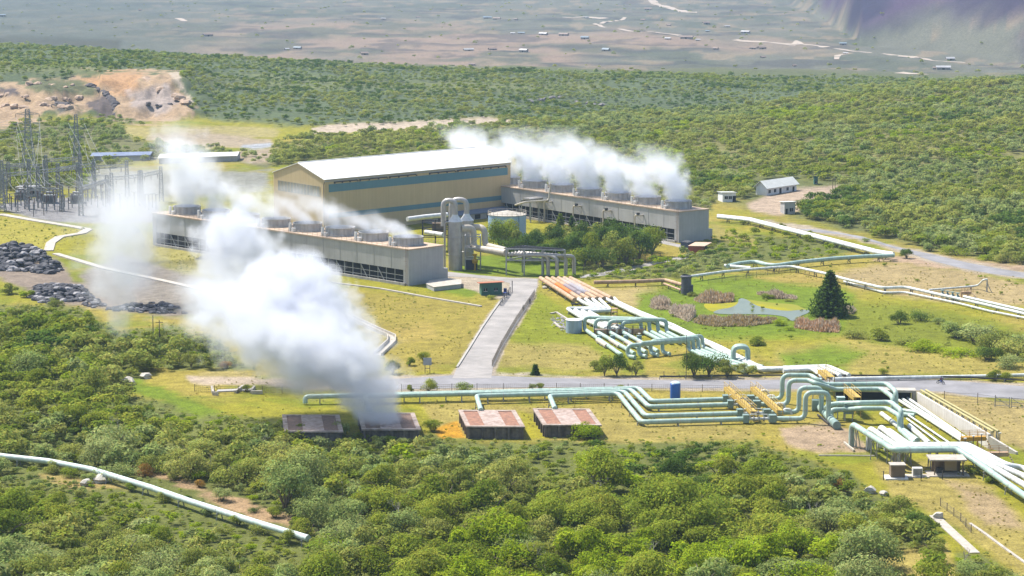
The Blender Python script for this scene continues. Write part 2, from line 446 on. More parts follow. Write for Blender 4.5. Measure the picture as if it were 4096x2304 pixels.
ZONES = [
    (MRIDGE, (0.135, 0.175, 0.085), 10, 10),
    ([(-1000, 140), (0, 150), (500, 190), (900, 200), (1500, 205), (1500, 230), (900, 225), (400, 205), (0, 185), (-1000, 180)], (0.19, 0.215, 0.085), 14, 20),
    (RHILL, (0.25, 0.24, 0.08), 10, 8),
    ([(1500, 420), (1750, 430), (2576, 440), (3500, 450), (3500, 690), (2480, 650), (2000, 545)], (0.16, 0.18, 0.06), 30, 20),
    (BEHIND, (0.20, 0.21, 0.06), 6, 6),
    (BACKL, (0.20, 0.20, 0.085), 10, 8),
    ([(310, 318), (560, 316), (650, 318), (705, 330), (690, 345), (560, 352), (400, 350), (320, 340)], (0.43, 0.37, 0.14), 5, 6),
    ([(400, 335), (520, 328), (590, 340), (680, 352), (690, 372), (600, 372), (450, 366), (360, 350)], (0.47, 0.38, 0.26), 6, 8),
    ([(595, 378), (700, 372), (705, 410), (640, 412), (590, 400)], (0.46, 0.37, 0.25), 5, 4),
    ([(610, 366), (680, 360), (690, 370), (640, 376), (605, 374)], (0.45, 0.47, 0.50), 4, 4),
    ([(775, 345), (785, 322), (830, 312), (950, 308), (1100, 300), (1230, 294), (1335, 306), (1250, 314), (1100, 320), (980, 332), (880, 334), (800, 342)], (0.60, 0.49, 0.37), 4, 4),
    ([(-100, 545), (10, 535), (120, 562), (215, 580), (160, 600), (120, 620), (70, 632), (-100, 640)], (0.42, 0.37, 0.06), 6, 5),
    ([(-100, 470), (0, 515), (90, 498), (260, 500), (400, 505), (400, 560), (280, 562), (130, 560), (0, 528), (-100, 520)], (0.33, 0.32, 0.32), 4, 3),
    ([(200, 430), (380, 425), (600, 425), (680, 430), (680, 470), (500, 500), (250, 490), (190, 450)], (0.33, 0.33, 0.28), 12, 14),
    ([(-100, 620), (60, 626), (150, 650), (190, 700), (300, 720), (520, 760), (600, 800), (420, 800), (300, 780), (120, 765), (0, 700), (-100, 700)], (0.34, 0.27, 0.21), 8, 8),
    ([(190, 690), (300, 640), (520, 690), (640, 740), (620, 800), (400, 790), (230, 740)], (0.33, 0.29, 0.24), 10, 8),
    ([(380, 600), (520, 640), (640, 690), (640, 730), (460, 690), (330, 640)], (0.38, 0.34, 0.10), 10, 6),
    (FORE, FLOOR, 10, 14),
    ([(330, 955), (480, 1000), (560, 1035), (500, 1045), (400, 1010), (330, 985)], LUSH, 8, 10),
    ([(470, 945), (600, 945), (760, 950), (1000, 955), (1000, 985), (760, 978), (600, 972), (480, 962)], (0.56, 0.45, 0.33), 6, 6),
    ([(500, 935), (760, 935), (760, 948), (500, 946)], (0.42, 0.34, 0.12), 5, 6),
    ([(850, 720), (1000, 740), (1200, 760), (1260, 745), (1230, 800), (1150, 930), (1000, 935), (900, 830)], (0.38, 0.31, 0.06), 12, 10),
    ([(960, 820), (1080, 812), (1100, 850), (1000, 860)], STRAW, 10, 12),
    ([(1060, 700), (1200, 702), (1240, 730), (1180, 745), (1080, 730)], LUSH, 6, 6),
    ([(1130, 640), (1470, 640), (1480, 690), (1360, 700), (1140, 690)], LUSH, 6, 6),
    (MIDSH, (0.18, 0.20, 0.05), 8, 8),
    ([(1350, 730), (1420, 780), (1480, 850), (1620, 900), (1620, 940), (1250, 930), (1300, 840)], (0.27, 0.30, 0.02), 10, 8),
    ([(1260, 860), (1480, 870), (1560, 930), (1250, 930)], (0.40, 0.33, 0.09), 12, 10),
    ([(1500, 730), (1660, 720), (1680, 760), (1620, 780), (1540, 760)], (0.47, 0.37, 0.15), 10, 8),
    ([(1610, 740), (1720, 700), (2050, 690), (2150, 740), (2180, 840), (1900, 850), (1700, 850), (1600, 790)], LUSH, 14, 10),
    ([(1900, 700), (2050, 680), (2120, 690), (2120, 720), (1980, 715)], STRAW, 8, 8),
    ([(2090, 690), (2250, 660), (2400, 670), (2576, 710), (2800, 730), (2800, 800), (2576, 770), (2300, 750), (2140, 720)], (0.47, 0.36, 0.17), 10, 8),
    ([(2200, 652), (2330, 640), (2576, 665), (2700, 670), (2700, 690), (2480, 690), (2330, 670)], PINK, 8, 8),
    ([(2140, 760), (2330, 770), (2576, 830), (2700, 900), (2576, 910), (2400, 890), (2200, 870), (2120, 830)], (0.24, 0.27, 0.025), 12, 12),
    ([(1950, 880), (2140, 860), (2400, 890), (2576, 912), (2800, 920), (2800, 960), (2400, 945), (2150, 940), (1950, 930)], (0.41, 0.34, 0.08), 10, 8),
    ([(1960, 890), (2080, 870), (2180, 890), (2120, 930), (1980, 930)], LUSH, 14, 10),
    ([(1960, 1075), (2100, 1060), (2180, 1110), (2190, 1140), (2060, 1140), (1980, 1120)], (0.49, 0.36, 0.23), 8, 10),
    ([(1060, 1010), (1200, 1020), (1560, 1020), (1900, 1080), (1900, 1110), (1500, 1110), (1100, 1090)], (0.42, 0.34, 0.09), 8, 8),
    ([(1090, 1080), (1150, 1060), (1170, 1100), (1110, 1105)], (0.62, 0.33, 0.03), 4, 4),
    ([(1300, 1030), (1345, 1040), (1380, 1100), (1330, 1105)], (0.40, 0.36, 0.03), 4, 4),
    ([(1340, 1160), (1480, 1160), (1480, 1200), (1340, 1200)], FLOOR, 4, 4),
    ([(2360, 985), (2576, 1010), (2800, 1010), (2800, 1150), (2576, 1140), (2480, 1100), (2330, 1000)], (0.46, 0.36, 0.14), 10, 8),
    ([(2180, 1150), (2420, 1170), (2576, 1300), (2800, 1500), (2576, 1449), (2400, 1330), (2250, 1250)], (0.42, 0.34, 0.09), 12, 10),
    ([(2380, 1210), (2500, 1230), (2576, 1330), (2480, 1320)], (0.46, 0.34, 0.18), 14, 14),
    ([(2190, 1390), (2380, 1370), (2420, 1500), (2200, 1500)], (0.45, 0.36, 0.10), 10, 12),
    ([(1880, 512), (1960, 478), (2110, 462), (2120, 492), (2010, 530), (1960, 545), (1890, 530)], (0.52, 0.40, 0.29), 6, 5),
    ([(1790, 560), (1900, 600), (1900, 625), (1790, 600)], (0.40, 0.34, 0.09), 8, 6),
    ([(300, 1168), (420, 1192), (540, 1228), (680, 1280), (820, 1345), (760, 1345), (560, 1270), (400, 1205)], (0.46, 0.31, 0.17), 8, 16),
    ([(100, 1195), (250, 1205), (330, 1230), (180, 1230)], (0.45, 0.34, 0.12), 8, 10),
    ([(-200, 220), (60, 205), (200, 192), (300, 182), (440, 180), (450, 210), (488, 262), (480, 285), (400, 312), (330, 310), (240, 290), (120, 285), (0, 330), (-200, 320)], (0.52, 0.37, 0.23), 7, 24),
    ([(200, 195), (300, 182), (355, 186), (345, 215), (330, 250), (290, 230), (220, 215)], (0.55, 0.33, 0.17), 10, 14),
    ([(320, 230), (420, 215), (450, 260), (400, 285), (330, 270)], (0.46, 0.38, 0.33), 8, 10),
    ([(100, 198), (200, 205), (260, 228), (230, 242), (100, 235), (60, 215)], (0.16, 0.17, 0.08), 6, 10),
    ([(-100, 225), (40, 222), (50, 238), (-100, 246)], (0.15, 0.12, 0.11), 4, 8),  # shade painted dark along the left quarry face
    ([(215, 258), (260, 240), (290, 262), (290, 300), (250, 300)], (0.15, 0.12, 0.11), 4, 8),  # gully shade laid into the quarry colour
    ([(130, 258), (165, 255), (180, 275), (150, 285)], (0.13, 0.13, 0.11), 4, 8),  # shade patch painted below the left ledge
    ([(425, 183), (450, 183), (465, 222), (490, 260), (482, 268), (455, 225), (435, 200)], (0.60, 0.50, 0.38), 3, 6),
    ([(880, 952), (1100, 941), (1400, 945), (1700, 951), (2300, 948), (2576, 966), (2900, 985), (2900, 1045), (2576, 1010), (2380, 992), (2000, 983), (1400, 980), (1000, 986), (880, 990)], VERGE, 3, 5),
    ([(1095, 695), (1280, 698), (1356, 700), (1346, 752), (1268, 880), (1245, 952), (1130, 955), (1144, 925), (1205, 826), (1256, 755)], VERGE, 3, 4),
    ([(1920, 550), (2060, 573), (2250, 616), (2430, 655), (2600, 685), (2600, 708), (2420, 682), (2280, 640), (2120, 596), (1930, 568)], VERGE, 3, 5),
    ([(1150, 936), (1330, 936), (1480, 948), (1150, 950)], (0.56, 0.48, 0.38), 4, 6),
]
def terrain_colour(X, Y, z):
    f = Y * cp - (z - CAMZ) * sp
    px = (2048 + FPX * X / f) / K
    py = (1152 - FPX * (Y * sp + (z - CAMZ) * cp) / f) / K
    n1, n2, n3 = fbm(X / 14, Y / 14, 31), fbm(X / 45, Y / 60, 41), fbm(X / 4, Y / 4, 51, 3)
    col = np.array(GRASS)[None] * np.ones((X.size, 1))
    def lay(c, m):
        nonlocal col
        col = col * (1 - m[:, None]) + np.array(c)[None] * m[:, None]
    lay(STRAW, sstep((n2 - 0.48) * 6) * 0.7)
    lay(LUSH, sstep((0.44 - n1) * 7) * 0.5)
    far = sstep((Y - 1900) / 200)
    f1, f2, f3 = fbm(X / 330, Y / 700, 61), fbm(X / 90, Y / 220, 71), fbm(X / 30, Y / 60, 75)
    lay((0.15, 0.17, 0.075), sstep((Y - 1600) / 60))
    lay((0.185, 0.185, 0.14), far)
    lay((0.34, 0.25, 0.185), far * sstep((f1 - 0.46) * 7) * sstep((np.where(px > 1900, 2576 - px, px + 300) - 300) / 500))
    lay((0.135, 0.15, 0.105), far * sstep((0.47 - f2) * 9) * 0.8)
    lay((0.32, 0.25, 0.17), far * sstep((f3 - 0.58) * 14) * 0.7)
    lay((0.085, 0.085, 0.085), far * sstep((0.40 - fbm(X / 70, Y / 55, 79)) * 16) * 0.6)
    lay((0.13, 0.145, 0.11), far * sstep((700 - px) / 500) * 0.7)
    lay((0.08, 0.08, 0.05), sstep((Y - 2000) / 100) * sstep((sdist(px, py, [(-200, 88), (150, 92), (310, 98), (300, 124), (0, 112), (-200, 110)]) + (f2 - 0.5) * 20) / 14 + 0.5) * 0.85)
    my = np.interp(px, (1700, 2000, 2084, 2172, 2576, 3500), (6000, 4100, 3450, 2780, 2440, 2250))
    mt = sstep((Y - my + (fbm(X / 120, Y / 160, 85) - 0.5) * 420) / 200) * sstep((px - 1995 + (fbm(X / 90, Y / 120, 89) - 0.5) * 160) / 110)
    lay((0.105, 0.066, 0.125), mt)  # purple of the distant haze painted into the slope colour
    g1 = fbm(X / 190, Y / 190, 83)
    lay((0.045, 0.033, 0.075), mt * sstep((g1 - 0.47) * 9))
    lay((0.15, 0.10, 0.11), mt * sstep((0.42 - g1) * 8) * 0.6)
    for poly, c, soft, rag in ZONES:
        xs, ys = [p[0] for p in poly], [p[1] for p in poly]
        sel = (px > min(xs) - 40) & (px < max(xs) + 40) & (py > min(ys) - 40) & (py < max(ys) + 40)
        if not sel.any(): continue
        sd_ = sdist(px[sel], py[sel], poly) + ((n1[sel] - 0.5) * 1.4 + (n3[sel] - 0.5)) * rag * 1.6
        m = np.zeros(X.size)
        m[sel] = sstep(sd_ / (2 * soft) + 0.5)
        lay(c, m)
    q_ = np.where(Y > 1900, f3 * 0.5 + f2 * 0.5, n3)
    col *= 0.53 * (0.72 + 0.56 * (0.5 * q_ + 0.5 * n1))[:, None]
    return np.clip(col, 0.01, 0.8)
def make_ground():
    rows = np.concatenate([np.linspace(1480, -25, 800)])
    ys = [6000 * (CAMZ - 0) / (r + 188) for r in rows[rows > 130]]
    far_rows = rows[rows <= 130]
    yl = ys[-1]
    ys = np.array([-60, 40, 120, 200, 260, 310, 345] + ys + list(yl * (6900 / yl) ** (np.arange(1, 131) / 130)))
    ys = np.sort(ys)
    cs = np.concatenate([np.linspace(-0.50, -0.24, 30)[:-1], np.linspace(-0.24, 0.24, 560), np.linspace(0.24, 0.50, 30)[1:]])
    Yg, Cg = np.meshgrid(ys, cs, indexing='ij')
    Xg = Cg * np.maximum(Yg, 380)
    X, Y = Xg.ravel(), Yg.ravel()
    z = terr(X, Y)
    nr, nc = len(ys), len(cs)
    i = np.arange((nr - 1) * (nc - 1))
    a = (i // (nc - 1)) * nc + i % (nc - 1)
    faces = np.stack([a, a + 1, a + nc + 1, a + nc], 1)
    me = bpy.data.meshes.new("ground")
    me.vertices.add(X.size)
    me.vertices.foreach_set("co", np.stack([X, Y, z], 1).ravel())
    me.loops.add(faces.size)
    me.loops.foreach_set("vertex_index", faces.ravel())
    me.polygons.add(len(faces))
    me.polygons.foreach_set("loop_start", np.arange(len(faces)) * 4)
    me.polygons.foreach_set("use_smooth", np.ones(len(faces), bool))
    me.update(calc_edges=True)
    at = me.color_attributes.new("soil", 'FLOAT_COLOR', 'POINT')
    c = np.ones((X.size, 4))
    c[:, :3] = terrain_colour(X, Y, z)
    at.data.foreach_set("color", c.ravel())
    m, n, l = nodes_of("soil and grass")
    b = n["Principled BSDF"]
    b.inputs["Roughness"].default_value = 0.95
    b.inputs["Specular IOR Level"].default_value = 0.1
    va = n.new("ShaderNodeAttribute")
    va.attribute_name = "soil"
    g = n.new("ShaderNodeNewGeometry")
    out = va.outputs["Color"]
    for sc, lo, hi in ((2.2, 0.5, 1.5), (0.35, 0.66, 1.34)):
        nz = n.new("ShaderNodeTexNoise")
        nz.inputs["Scale"].default_value = sc
        nz.inputs["Detail"].default_value = 6
        nz.inputs["Roughness"].default_value = 0.7
        l.new(g.outputs["Position"], nz.inputs["Vector"])
        cr = n.new("ShaderNodeMapRange")
        cr.inputs[1].default_value, cr.inputs[2].default_value = 0.3, 0.7
        cr.inputs[3].default_value, cr.inputs[4].default_value = lo, hi
        l.new(nz.outputs["Fac"], cr.inputs[0])
        mx = n.new("ShaderNodeMixRGB")
        mx.blend_type = 'MULTIPLY'
        mx.inputs[0].default_value = 1
        l.new(out, mx.inputs[1])
        l.new(cr.outputs[0], mx.inputs[2])
        out = mx.outputs[0]
        if sc > 1:
            bp = n.new("ShaderNodeBump")
            bp.inputs["Strength"].default_value = 0.6
            bp.inputs["Distance"].default_value = 0.25
            l.new(nz.outputs["Fac"], bp.inputs["Height"])
            l.new(bp.outputs[0], b.inputs["Normal"])
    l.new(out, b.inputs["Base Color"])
    me.materials.append(m)
    o = bpy.data.objects.new("ground", me)
    S.collection.objects.link(o)
    return tag(o, "grassy valley floor rising into scrub hills and a hazy plain", "ground", kind="structure")
make_ground()

# ------------------------------------------------------------------ roads and paths
ASPH = mat("asphalt", (0.30, 0.29, 0.30), (0.19, 0.185, 0.19), 0.14, 0.9)
DUST = mat("dusty concrete", (0.40, 0.37, 0.345), (0.24, 0.225, 0.21), 0.16, 0.9)
CONC = mat("concrete", (0.52, 0.49, 0.44), (0.38, 0.36, 0.32), 0.7, 0.85, streak=0.25)
PALE = mat("pale concrete", (0.58, 0.53, 0.46), (0.40, 0.36, 0.30), 0.7, 0.85, streak=0.15)
def road(name, pts, m, dz, label, cat="road"):
    o = MB().sheet([W(D(*p)) for p in pts], dz).build(name, m)
    return tag(o, label, cat, kind="structure")
road("road", [(900, 958), (1000, 953), (1100, 947), (1160, 943), (1400, 951), (1700, 957), (2100, 955), (2300, 953), (2400, 958), (2576, 972), (2900, 990), (2900, 1040), (2576, 1005), (2450, 998), (2380, 986), (2250, 979), (2000, 979), (1700, 976), (1400, 974), (1200, 976), (1000, 980), (900, 984)], ASPH, 0.03, "grey asphalt road crossing in front of the pipe field")
road("access_road", [(1138, 952), (1150, 925), (1180, 878), (1212, 826), (1240, 785), (1262, 755), (1282, 730), (1282, 712), (1240, 703), (1180, 697), (1128, 696), (1100, 690), (1128, 684), (1200, 692), (1280, 699), (1352, 702), (1352, 722), (1340, 752), (1302, 812), (1262, 878), (1240, 925), (1236, 952)], DUST, 0.06, "pale dusty access road climbing to the plant gate")
road("loop_road", [(1455, 694), (1520, 684), (1600, 668), (1660, 654), (1715, 645), (1732, 636), (1722, 626), (1690, 618), (1655, 611), (1600, 603), (1600, 597), (1670, 606), (1715, 616), (1745, 630), (1748, 640), (1722, 652), (1660, 662), (1600, 678), (1520, 693), (1460, 700)], DUST, 0.03, "grey loop road round the trees below the far cooling tower")
road("upper_road", [cDD(*p) for p in []] or [(1930, 553), (1960, 562), (2060, 577), (2170, 595), (2250, 620), (2345, 640), (2430, 660), (2520, 677), (2600, 690), (2800, 720), (2800, 745), (2576, 699), (2490, 688), (2420, 675), (2340, 655), (2280, 634), (2200, 610), (2120, 590), (2040, 583), (1940, 562)], ASPH, 0.03, "grey road running along the foot of the right hillside")
def strip(name, pts, w, m, label, cat, h=0.25, kind="structure"):
    """low kerb, drain wall or path along a line of ground points"""
    mb = MB()
    P = [W(D(*p)) for p in pts]
    for a, b in zip(P, P[1:]):
        d = (b - a).normalized()
        nrm = Vector((-d.y, d.x, 0)) * w
        mb.obox(a - nrm / 2 - d * 0.05, b - a + d * 0.1, nrm, -0.1, h + rnd.uniform(0, 0.01))
    return tag(mb.build(name, m), label, cat, kind=kind)
strip("drain_path", [(0, 540), (90, 556), (190, 572), (222, 578), (205, 588), (150, 597), (128, 612), (122, 632)], 3.0, PALE, "pale concrete drain path bending below the substation yard", "path", 0.3)
strip("drain_path", [(140, 640), (260, 676), (400, 706), (500, 728), (600, 752), (640, 768)], 2.2, PALE, "pale straight drain path running under the steam cloud", "path", 0.4)
strip("garden_kerb", [(835, 712), (960, 728), (1080, 750), (1210, 772)], 0.8, PALE, "pale low kerb along the yellow grass below the near cooling tower", "kerb", 0.35)
strip("kerb", [(1150, 925), (1180, 878), (1212, 826), (1240, 785), (1262, 755)], 0.5, CONC, "low concrete kerb on the left edge of the access road", "kerb", 0.3)
strip("drain_path", [(2350, 1298), (2380, 1326), (2415, 1358), (2452, 1392)], 1.7, PALE, "pale concrete path between bushes at the lower right", "path", 0.15)
strip("kerb", [(2440, 1318), (2480, 1345), (2520, 1375), (2576, 1415), (2620, 1445)], 0.5, PALE, "broken white kerb line in the grass at the lower right corner", "kerb", 0.2)
strip("kerb", [(2060, 1147), (2110, 1147), (2200, 1148)], 0.35, PALE, "thin white kerb line on the bare soil above the woods", "kerb", 0.2)
# ------------------------------------------------------------------ trees and bushes
KINDS = {   # leaf colours; the ramp is walked by each plant's own random number
    "olive": ((0.210, 0.250, 0.049), (0.257, 0.290, 0.061), (0.307, 0.325, 0.082)),
    "green": ((0.166, 0.229, 0.026), (0.217, 0.270, 0.031), (0.274, 0.311, 0.043)),
    "grey": ((0.213, 0.280, 0.082), (0.256, 0.315, 0.097), (0.310, 0.356, 0.128)),
    "bright": ((0.232, 0.325, 0.015), (0.271, 0.356, 0.020), (0.310, 0.386, 0.031)),
    "dark": ((0.073, 0.128, 0.022), (0.092, 0.153, 0.027), (0.117, 0.173, 0.031)),
    "straw": ((0.33, 0.30, 0.07), (0.37, 0.31, 0.09), (0.26, 0.27, 0.05)),
    "rust": ((0.329, 0.183, 0.039), (0.359, 0.214, 0.047), (0.290, 0.214, 0.054)),
}
LEAF = {k: leaf_mat(k + " leaves", *v) for k, v in KINDS.items()}
BARK = mat("bark", (0.21, 0.17, 0.12), (0.12, 0.10, 0.075), 3, 0.95)
def crown_mesh(name, kind, n, leaf, seed, flat=0.75, lobes=9, thick=0.5, width=0.5):
    """a crown about one metre across standing on z=0.2: leaf-sized faces spread over uneven lobes"""
    r = np.random.RandomState(seed)
    C, R = [], []
    for i in range(lobes):
        a = r.uniform(0, 2 * math.pi)
        d = width * 0.62 * math.sqrt(r.uniform(0.02, 1))
        C.append((d * math.cos(a), d * math.sin(a), 0.30 + r.uniform(0.0, 0.42) * flat * (1.15 - d / width)))
        R.append(r.uniform(0.13, 0.25) * (width / 0.5))
    C, R = np.array(C), np.array(R)
    k = r.choice(lobes, n, p=R ** 2 / (R ** 2).sum())
    v = r.normal(size=(n, 3))
    v /= np.linalg.norm(v, axis=1)[:, None]
    v[:, 2] = np.where(v[:, 2] < -0.35, -v[:, 2], v[:, 2])
    rad = R[k] * (1 - thick * r.uniform(0, 1, n) ** 2.2) * r.uniform(0.92, 1.16, n)
    P = C[k] + v * rad[:, None] * np.array([1, 1, 0.8])
    nr = v + np.array([-0.1, 0.0, 0.45]) * 0.8 + r.normal(size=(n, 3)) * 0.45
    nr /= np.linalg.norm(nr, axis=1)[:, None]
    t = np.cross(nr, r.normal(size=(n, 3)))
    t /= np.linalg.norm(t, axis=1)[:, None]
    b = np.cross(nr, t)
    s = leaf * r.uniform(0.6, 1.35, n)[:, None]
    e = leaf * r.uniform(0.35, 0.8, n)[:, None]
    q4 = np.stack([P - t * s, P + b * e - t * s * 0.1, P + t * s, P - b * e + t * s * 0.1], 1).reshape(-1, 3)
    me = bpy.data.meshes.new(name)
    me.from_pydata(q4.tolist(), [], np.arange(n * 4).reshape(-1, 4).tolist())
    lobe_tone = r.uniform(0.74, 1.26, lobes)
    tone = (r.uniform(0.72, 1.28, n) * lobe_tone[k])
    at = me.color_attributes.new("tone", 'FLOAT_COLOR', 'CORNER')
    c = np.ones((n * 4, 4))
    c[:, :3] = np.repeat(tone, 4)[:, None]
    c[:, 0] *= np.repeat(r.uniform(0.88, 1.18, n), 4)
    at.data.foreach_set("color", c.ravel())
    me.materials.append(LEAF[kind])
    return me
def trunk_mesh(name, seed, h=0.42, w=0.5, r0=0.028, limbs=6):
    r = random.Random(seed)
    mb = MB()
    lean = Vector((r.uniform(-0.05, 0.05), r.uniform(-0.05, 0.05), 0))
    top = Vector((0, 0, h * 0.5)) + lean
    mb.tube([(0, 0, -0.06), lean * 0.4 + Vector((0, 0, h * 0.25)), top], [r0 * 1.3, r0, r0 * 0.8], 6)
    for i in range(limbs):
        a = 2 * math.pi * (i + r.uniform(0, 0.6)) / limbs
        e = Vector((math.cos(a) * w * 0.55, math.sin(a) * w * 0.55, h * r.uniform(0.85, 1.35)))
        m_ = top * 0.45 + e * 0.55 + Vector((0, 0, 0.05))
        mb.tube([lean * 0.4 + Vector((0, 0, h * r.uniform(0.2, 0.45))), m_, e], [r0 * 0.7, r0 * 0.45, r0 * 0.2], 5)
    me = bpy.data.meshes.new(name)
    me.from_pydata(mb.v, [], mb.f)
    me.materials.append(BARK)
    return me
TRUNKS = [trunk_mesh("trunk", 100 + i) for i in range(3)]
NEAR = {k: [crown_mesh("crown", k, (2300, 2600, 1500, 2100)[j], 0.025, 10 * i + j, flat=(0.8, 1.15, 0.55, 0.95)[j], lobes=(9, 14, 12, 6)[j], thick=(0.5, 0.6, 0.8, 0.45)[j], width=(0.5, 0.56, 0.62, 0.44)[j]) for j in range(4 if k in ("olive", "green", "grey") else 3)]
        for i, k in enumerate(KINDS) if k != "straw"}
FARV = {k: [crown_mesh(k + " bush", k, 260, 0.062, 300 + 10 * i + j, flat=0.8) for j in range(2)] for i, k in enumerate(KINDS) if k != "rust"}
hidden = bpy.data.collections.new("bush kinds")        # sources for the uncountable scrub; not linked to the scene
src_index = {}
for k in sorted(FARV):
    for j, me in enumerate(FARV[k]):
        o = bpy.data.objects.new("bush_" + k + "_" + "ab"[j], me)
        hidden.objects.link(o)
for i, o in enumerate(sorted(hidden.objects, key=lambda o_: o_.name)):
    src_index.setdefault(o.name.split("_")[1], []).append(i)
def scrub(name, P, sizes, kinds, label, rs):
    """one object of scattered bushes too many to count"""
    me = bpy.data.meshes.new(name)
    me.from_pydata(P, [], [])
    n = len(P)
    a = me.attributes.new("size", 'FLOAT_VECTOR', 'POINT')
    sv = np.stack([sizes, sizes, sizes * rs.uniform(0.62, 1.0, n)], 1)
    a.data.foreach_set("vector", sv.ravel())
    a = me.attributes.new("turn", 'FLOAT_VECTOR', 'POINT')
    tv = np.zeros((n, 3))
    tv[:, 2] = rs.uniform(0, 6.28, n)
    a.data.foreach_set("vector", tv.ravel())
    a = me.attributes.new("pick", 'INT', 'POINT')
    a.data.foreach_set("value", np.array([src_index[k][rs.randint(2)] for k in kinds], np.int32))
    o = bpy.data.objects.new(name, me)
    S.collection.objects.link(o)
    ng = bpy.data.node_groups.new(name, 'GeometryNodeTree')
    ng.interface.new_socket("Geometry", in_out='INPUT', socket_type='NodeSocketGeometry')
    ng.interface.new_socket("Geometry", in_out='OUTPUT', socket_type='NodeSocketGeometry')
    N, L = ng.nodes, ng.links
    gi, go = N.new("NodeGroupInput"), N.new("NodeGroupOutput")
    ip = N.new("GeometryNodeInstanceOnPoints")
    ci = N.new("GeometryNodeCollectionInfo")
    ci.inputs["Collection"].default_value = hidden
    ci.inputs["Separate Children"].default_value = True
    ci.inputs["Reset Children"].default_value = True
    def attr(nm, ty):
        x = N.new("GeometryNodeInputNamedAttribute")
        x.data_type = ty
        x.inputs["Name"].default_value = nm
        return x.outputs[0]
    L.new(gi.outputs[0], ip.inputs["Points"])
    L.new(ci.outputs[0], ip.inputs["Instance"])
    ip.inputs["Pick Instance"].default_value = True
    L.new(attr("pick", 'INT'), ip.inputs["Instance Index"])
    L.new(attr("turn", 'FLOAT_VECTOR'), ip.inputs["Rotation"])
    L.new(attr("size", 'FLOAT_VECTOR'), ip.inputs["Scale"])
    L.new(ip.outputs[0], go.inputs[0])
    md = o.modifiers.new("scatter", 'NODES')
    md.node_group = ng
    return tag(o, label, "scrub", kind="stuff")
def candidates(poly, spacing, rs, wob=0.45):
    """jittered points over the ground inside an outline of the photograph"""
    xs, ys = [p[0] for p in poly], [p[1] for p in poly]
    A = [T(D(min(max(x, -500), 3100), min(max(y, 4), 1640))) for x, y in poly]
    y0, y1 = min(p.y for p in A), max(p.y for p in A)
    x0, x1 = min(p.x for p in A), max(p.x for p in A)
    gx, gy = np.meshgrid(np.arange(x0, x1, spacing), np.arange(y0, y1, spacing))
    X = gx.ravel() + rs.uniform(-wob, wob, gx.size) * spacing
    Y = gy.ravel() + rs.uniform(-wob, wob, gx.size) * spacing
    k = np.abs(X / Y) < 0.275
    X, Y = X[k], Y[k]
    z = terr(X, Y)
    f = Y * cp - (z - CAMZ) * sp
    px, py = (2048 + FPX * X / f) / K, (1152 - FPX * (Y * sp + (z - CAMZ) * cp) / f) / K
    m = sdist(px, py, poly)
    k = m > -3 + (fbm(X / 9, Y / 9, 5) - 0.5) * 14
    return X[k], Y[k], z[k], px[k], py[k]
CLEAR = [   # open ground inside the woods
    [(330, 1170), (420, 1190), (520, 1218), (640, 1265), (760, 1312), (820, 1345), (720, 1345), (560, 1285), (400, 1212)],
    [(-50, 1150), (60, 1166), (200, 1182), (420, 1235), (640, 1318), (790, 1368), (770, 1385), (620, 1345), (380, 1262), (200, 1215), (-50, 1180)],
    [(330, 958), (480, 1003), (560, 1035), (500, 1048), (400, 1015), (330, 985)],
    [(2195, 1400), (2290, 1385), (2330, 1425), (2230, 1449)],
    [(2340, 1290), (2370, 1290), (2462, 1388), (2440, 1398)],
    [(1340, 1158), (1480, 1158), (1440, 1175), (1350, 1172)],
    [(-200, 215), (60, 200), (300, 178), (450, 178), (492, 262), (484, 290), (400, 316), (240, 296), (120, 290), (0, 335), (-200, 325)],
    [(310, 316), (690, 316), (705, 345), (690, 376), (450, 370), (330, 350)],
    [(1880, 512), (1900, 455), (2000, 455), (2110, 462), (2120, 492), (2010, 530), (1960, 548), (1890, 530)],
    [(1930, 548), (2060, 572), (2200, 598), (2345, 636), (2520, 674), (2650, 690), (2650, 715), (2480, 692), (2330, 660), (2200, 615), (2040, 588), (1930, 566)],
    [(1800, 530), (1870, 535), (1990, 570), (2260, 630), (2250, 650), (1990, 595), (1800, 560)],
    [(1800, 685), (1850, 655), (2000, 655), (2250, 630), (2260, 655), (2000, 680), (1830, 700)],
]
def free(px, py, pad=0.0):
    k = np.ones(px.shape, bool)
    for c in CLEAR: k &= sdist(px, py, c) < pad
    return k
rs = np.random.RandomState(11)
def pick_kinds(X, Y, w, seed):
    """kinds in drifts rather than evenly mixed"""
    names = list(w)
    n = np.stack([fbm(X / 28, Y / 40, seed + 13 * i, 3) + rs.uniform(-0.13, 0.13, X.size) + w[k] for i, k in enumerate(names)], 0)
    return np.array(names)[n.argmax(0)]
# the near woods: the 300 largest are trees of their own, the rest is undergrowth
X, Y, z, px, py = candidates(FORE, 5.5, rs)
k = free(px, py, 2)
X, Y, z, px, py = X[k], Y[k], z[k], px[k], py[k]
kinds = pick_kinds(X, Y, {"olive": 0.05, "green": 0.03, "grey": -0.02, "bright": -0.13, "dark": -0.20, "rust": -0.32}, 200)
kinds = np.where((py > 1375 + 30 * fbm(X / 9, Y / 9, 7)) & (px > 1120) & (px < 2080) & (rs.uniform(0, 1, X.size) < 0.5), "bright", kinds)
size = 4.4 + 7.4 * rs.beta(1.4, 2.2, X.size) + 1.2 * sstep((py - 1150) / 250)
edge = sdist(px, py, FORE)
size *= 0.72 + 0.28 * sstep(edge / 30)
for shrink in range(5):      # crowns that would cover a clearing or stand past the wood's edge are smaller
    hp = size * 0.95 * 6000 / Y
    bad = ~(free(px, py - 0.4 * hp, -6) & free(px, py - 0.65 * hp, -6) & free(px, py - 0.9 * hp, -6)) | (sdist(px, py - 0.9 * hp, FORE) < -6)
    size = np.where(bad, size * 0.72, size)
size = np.where(bad & (size < 2.0), 1.1, size)
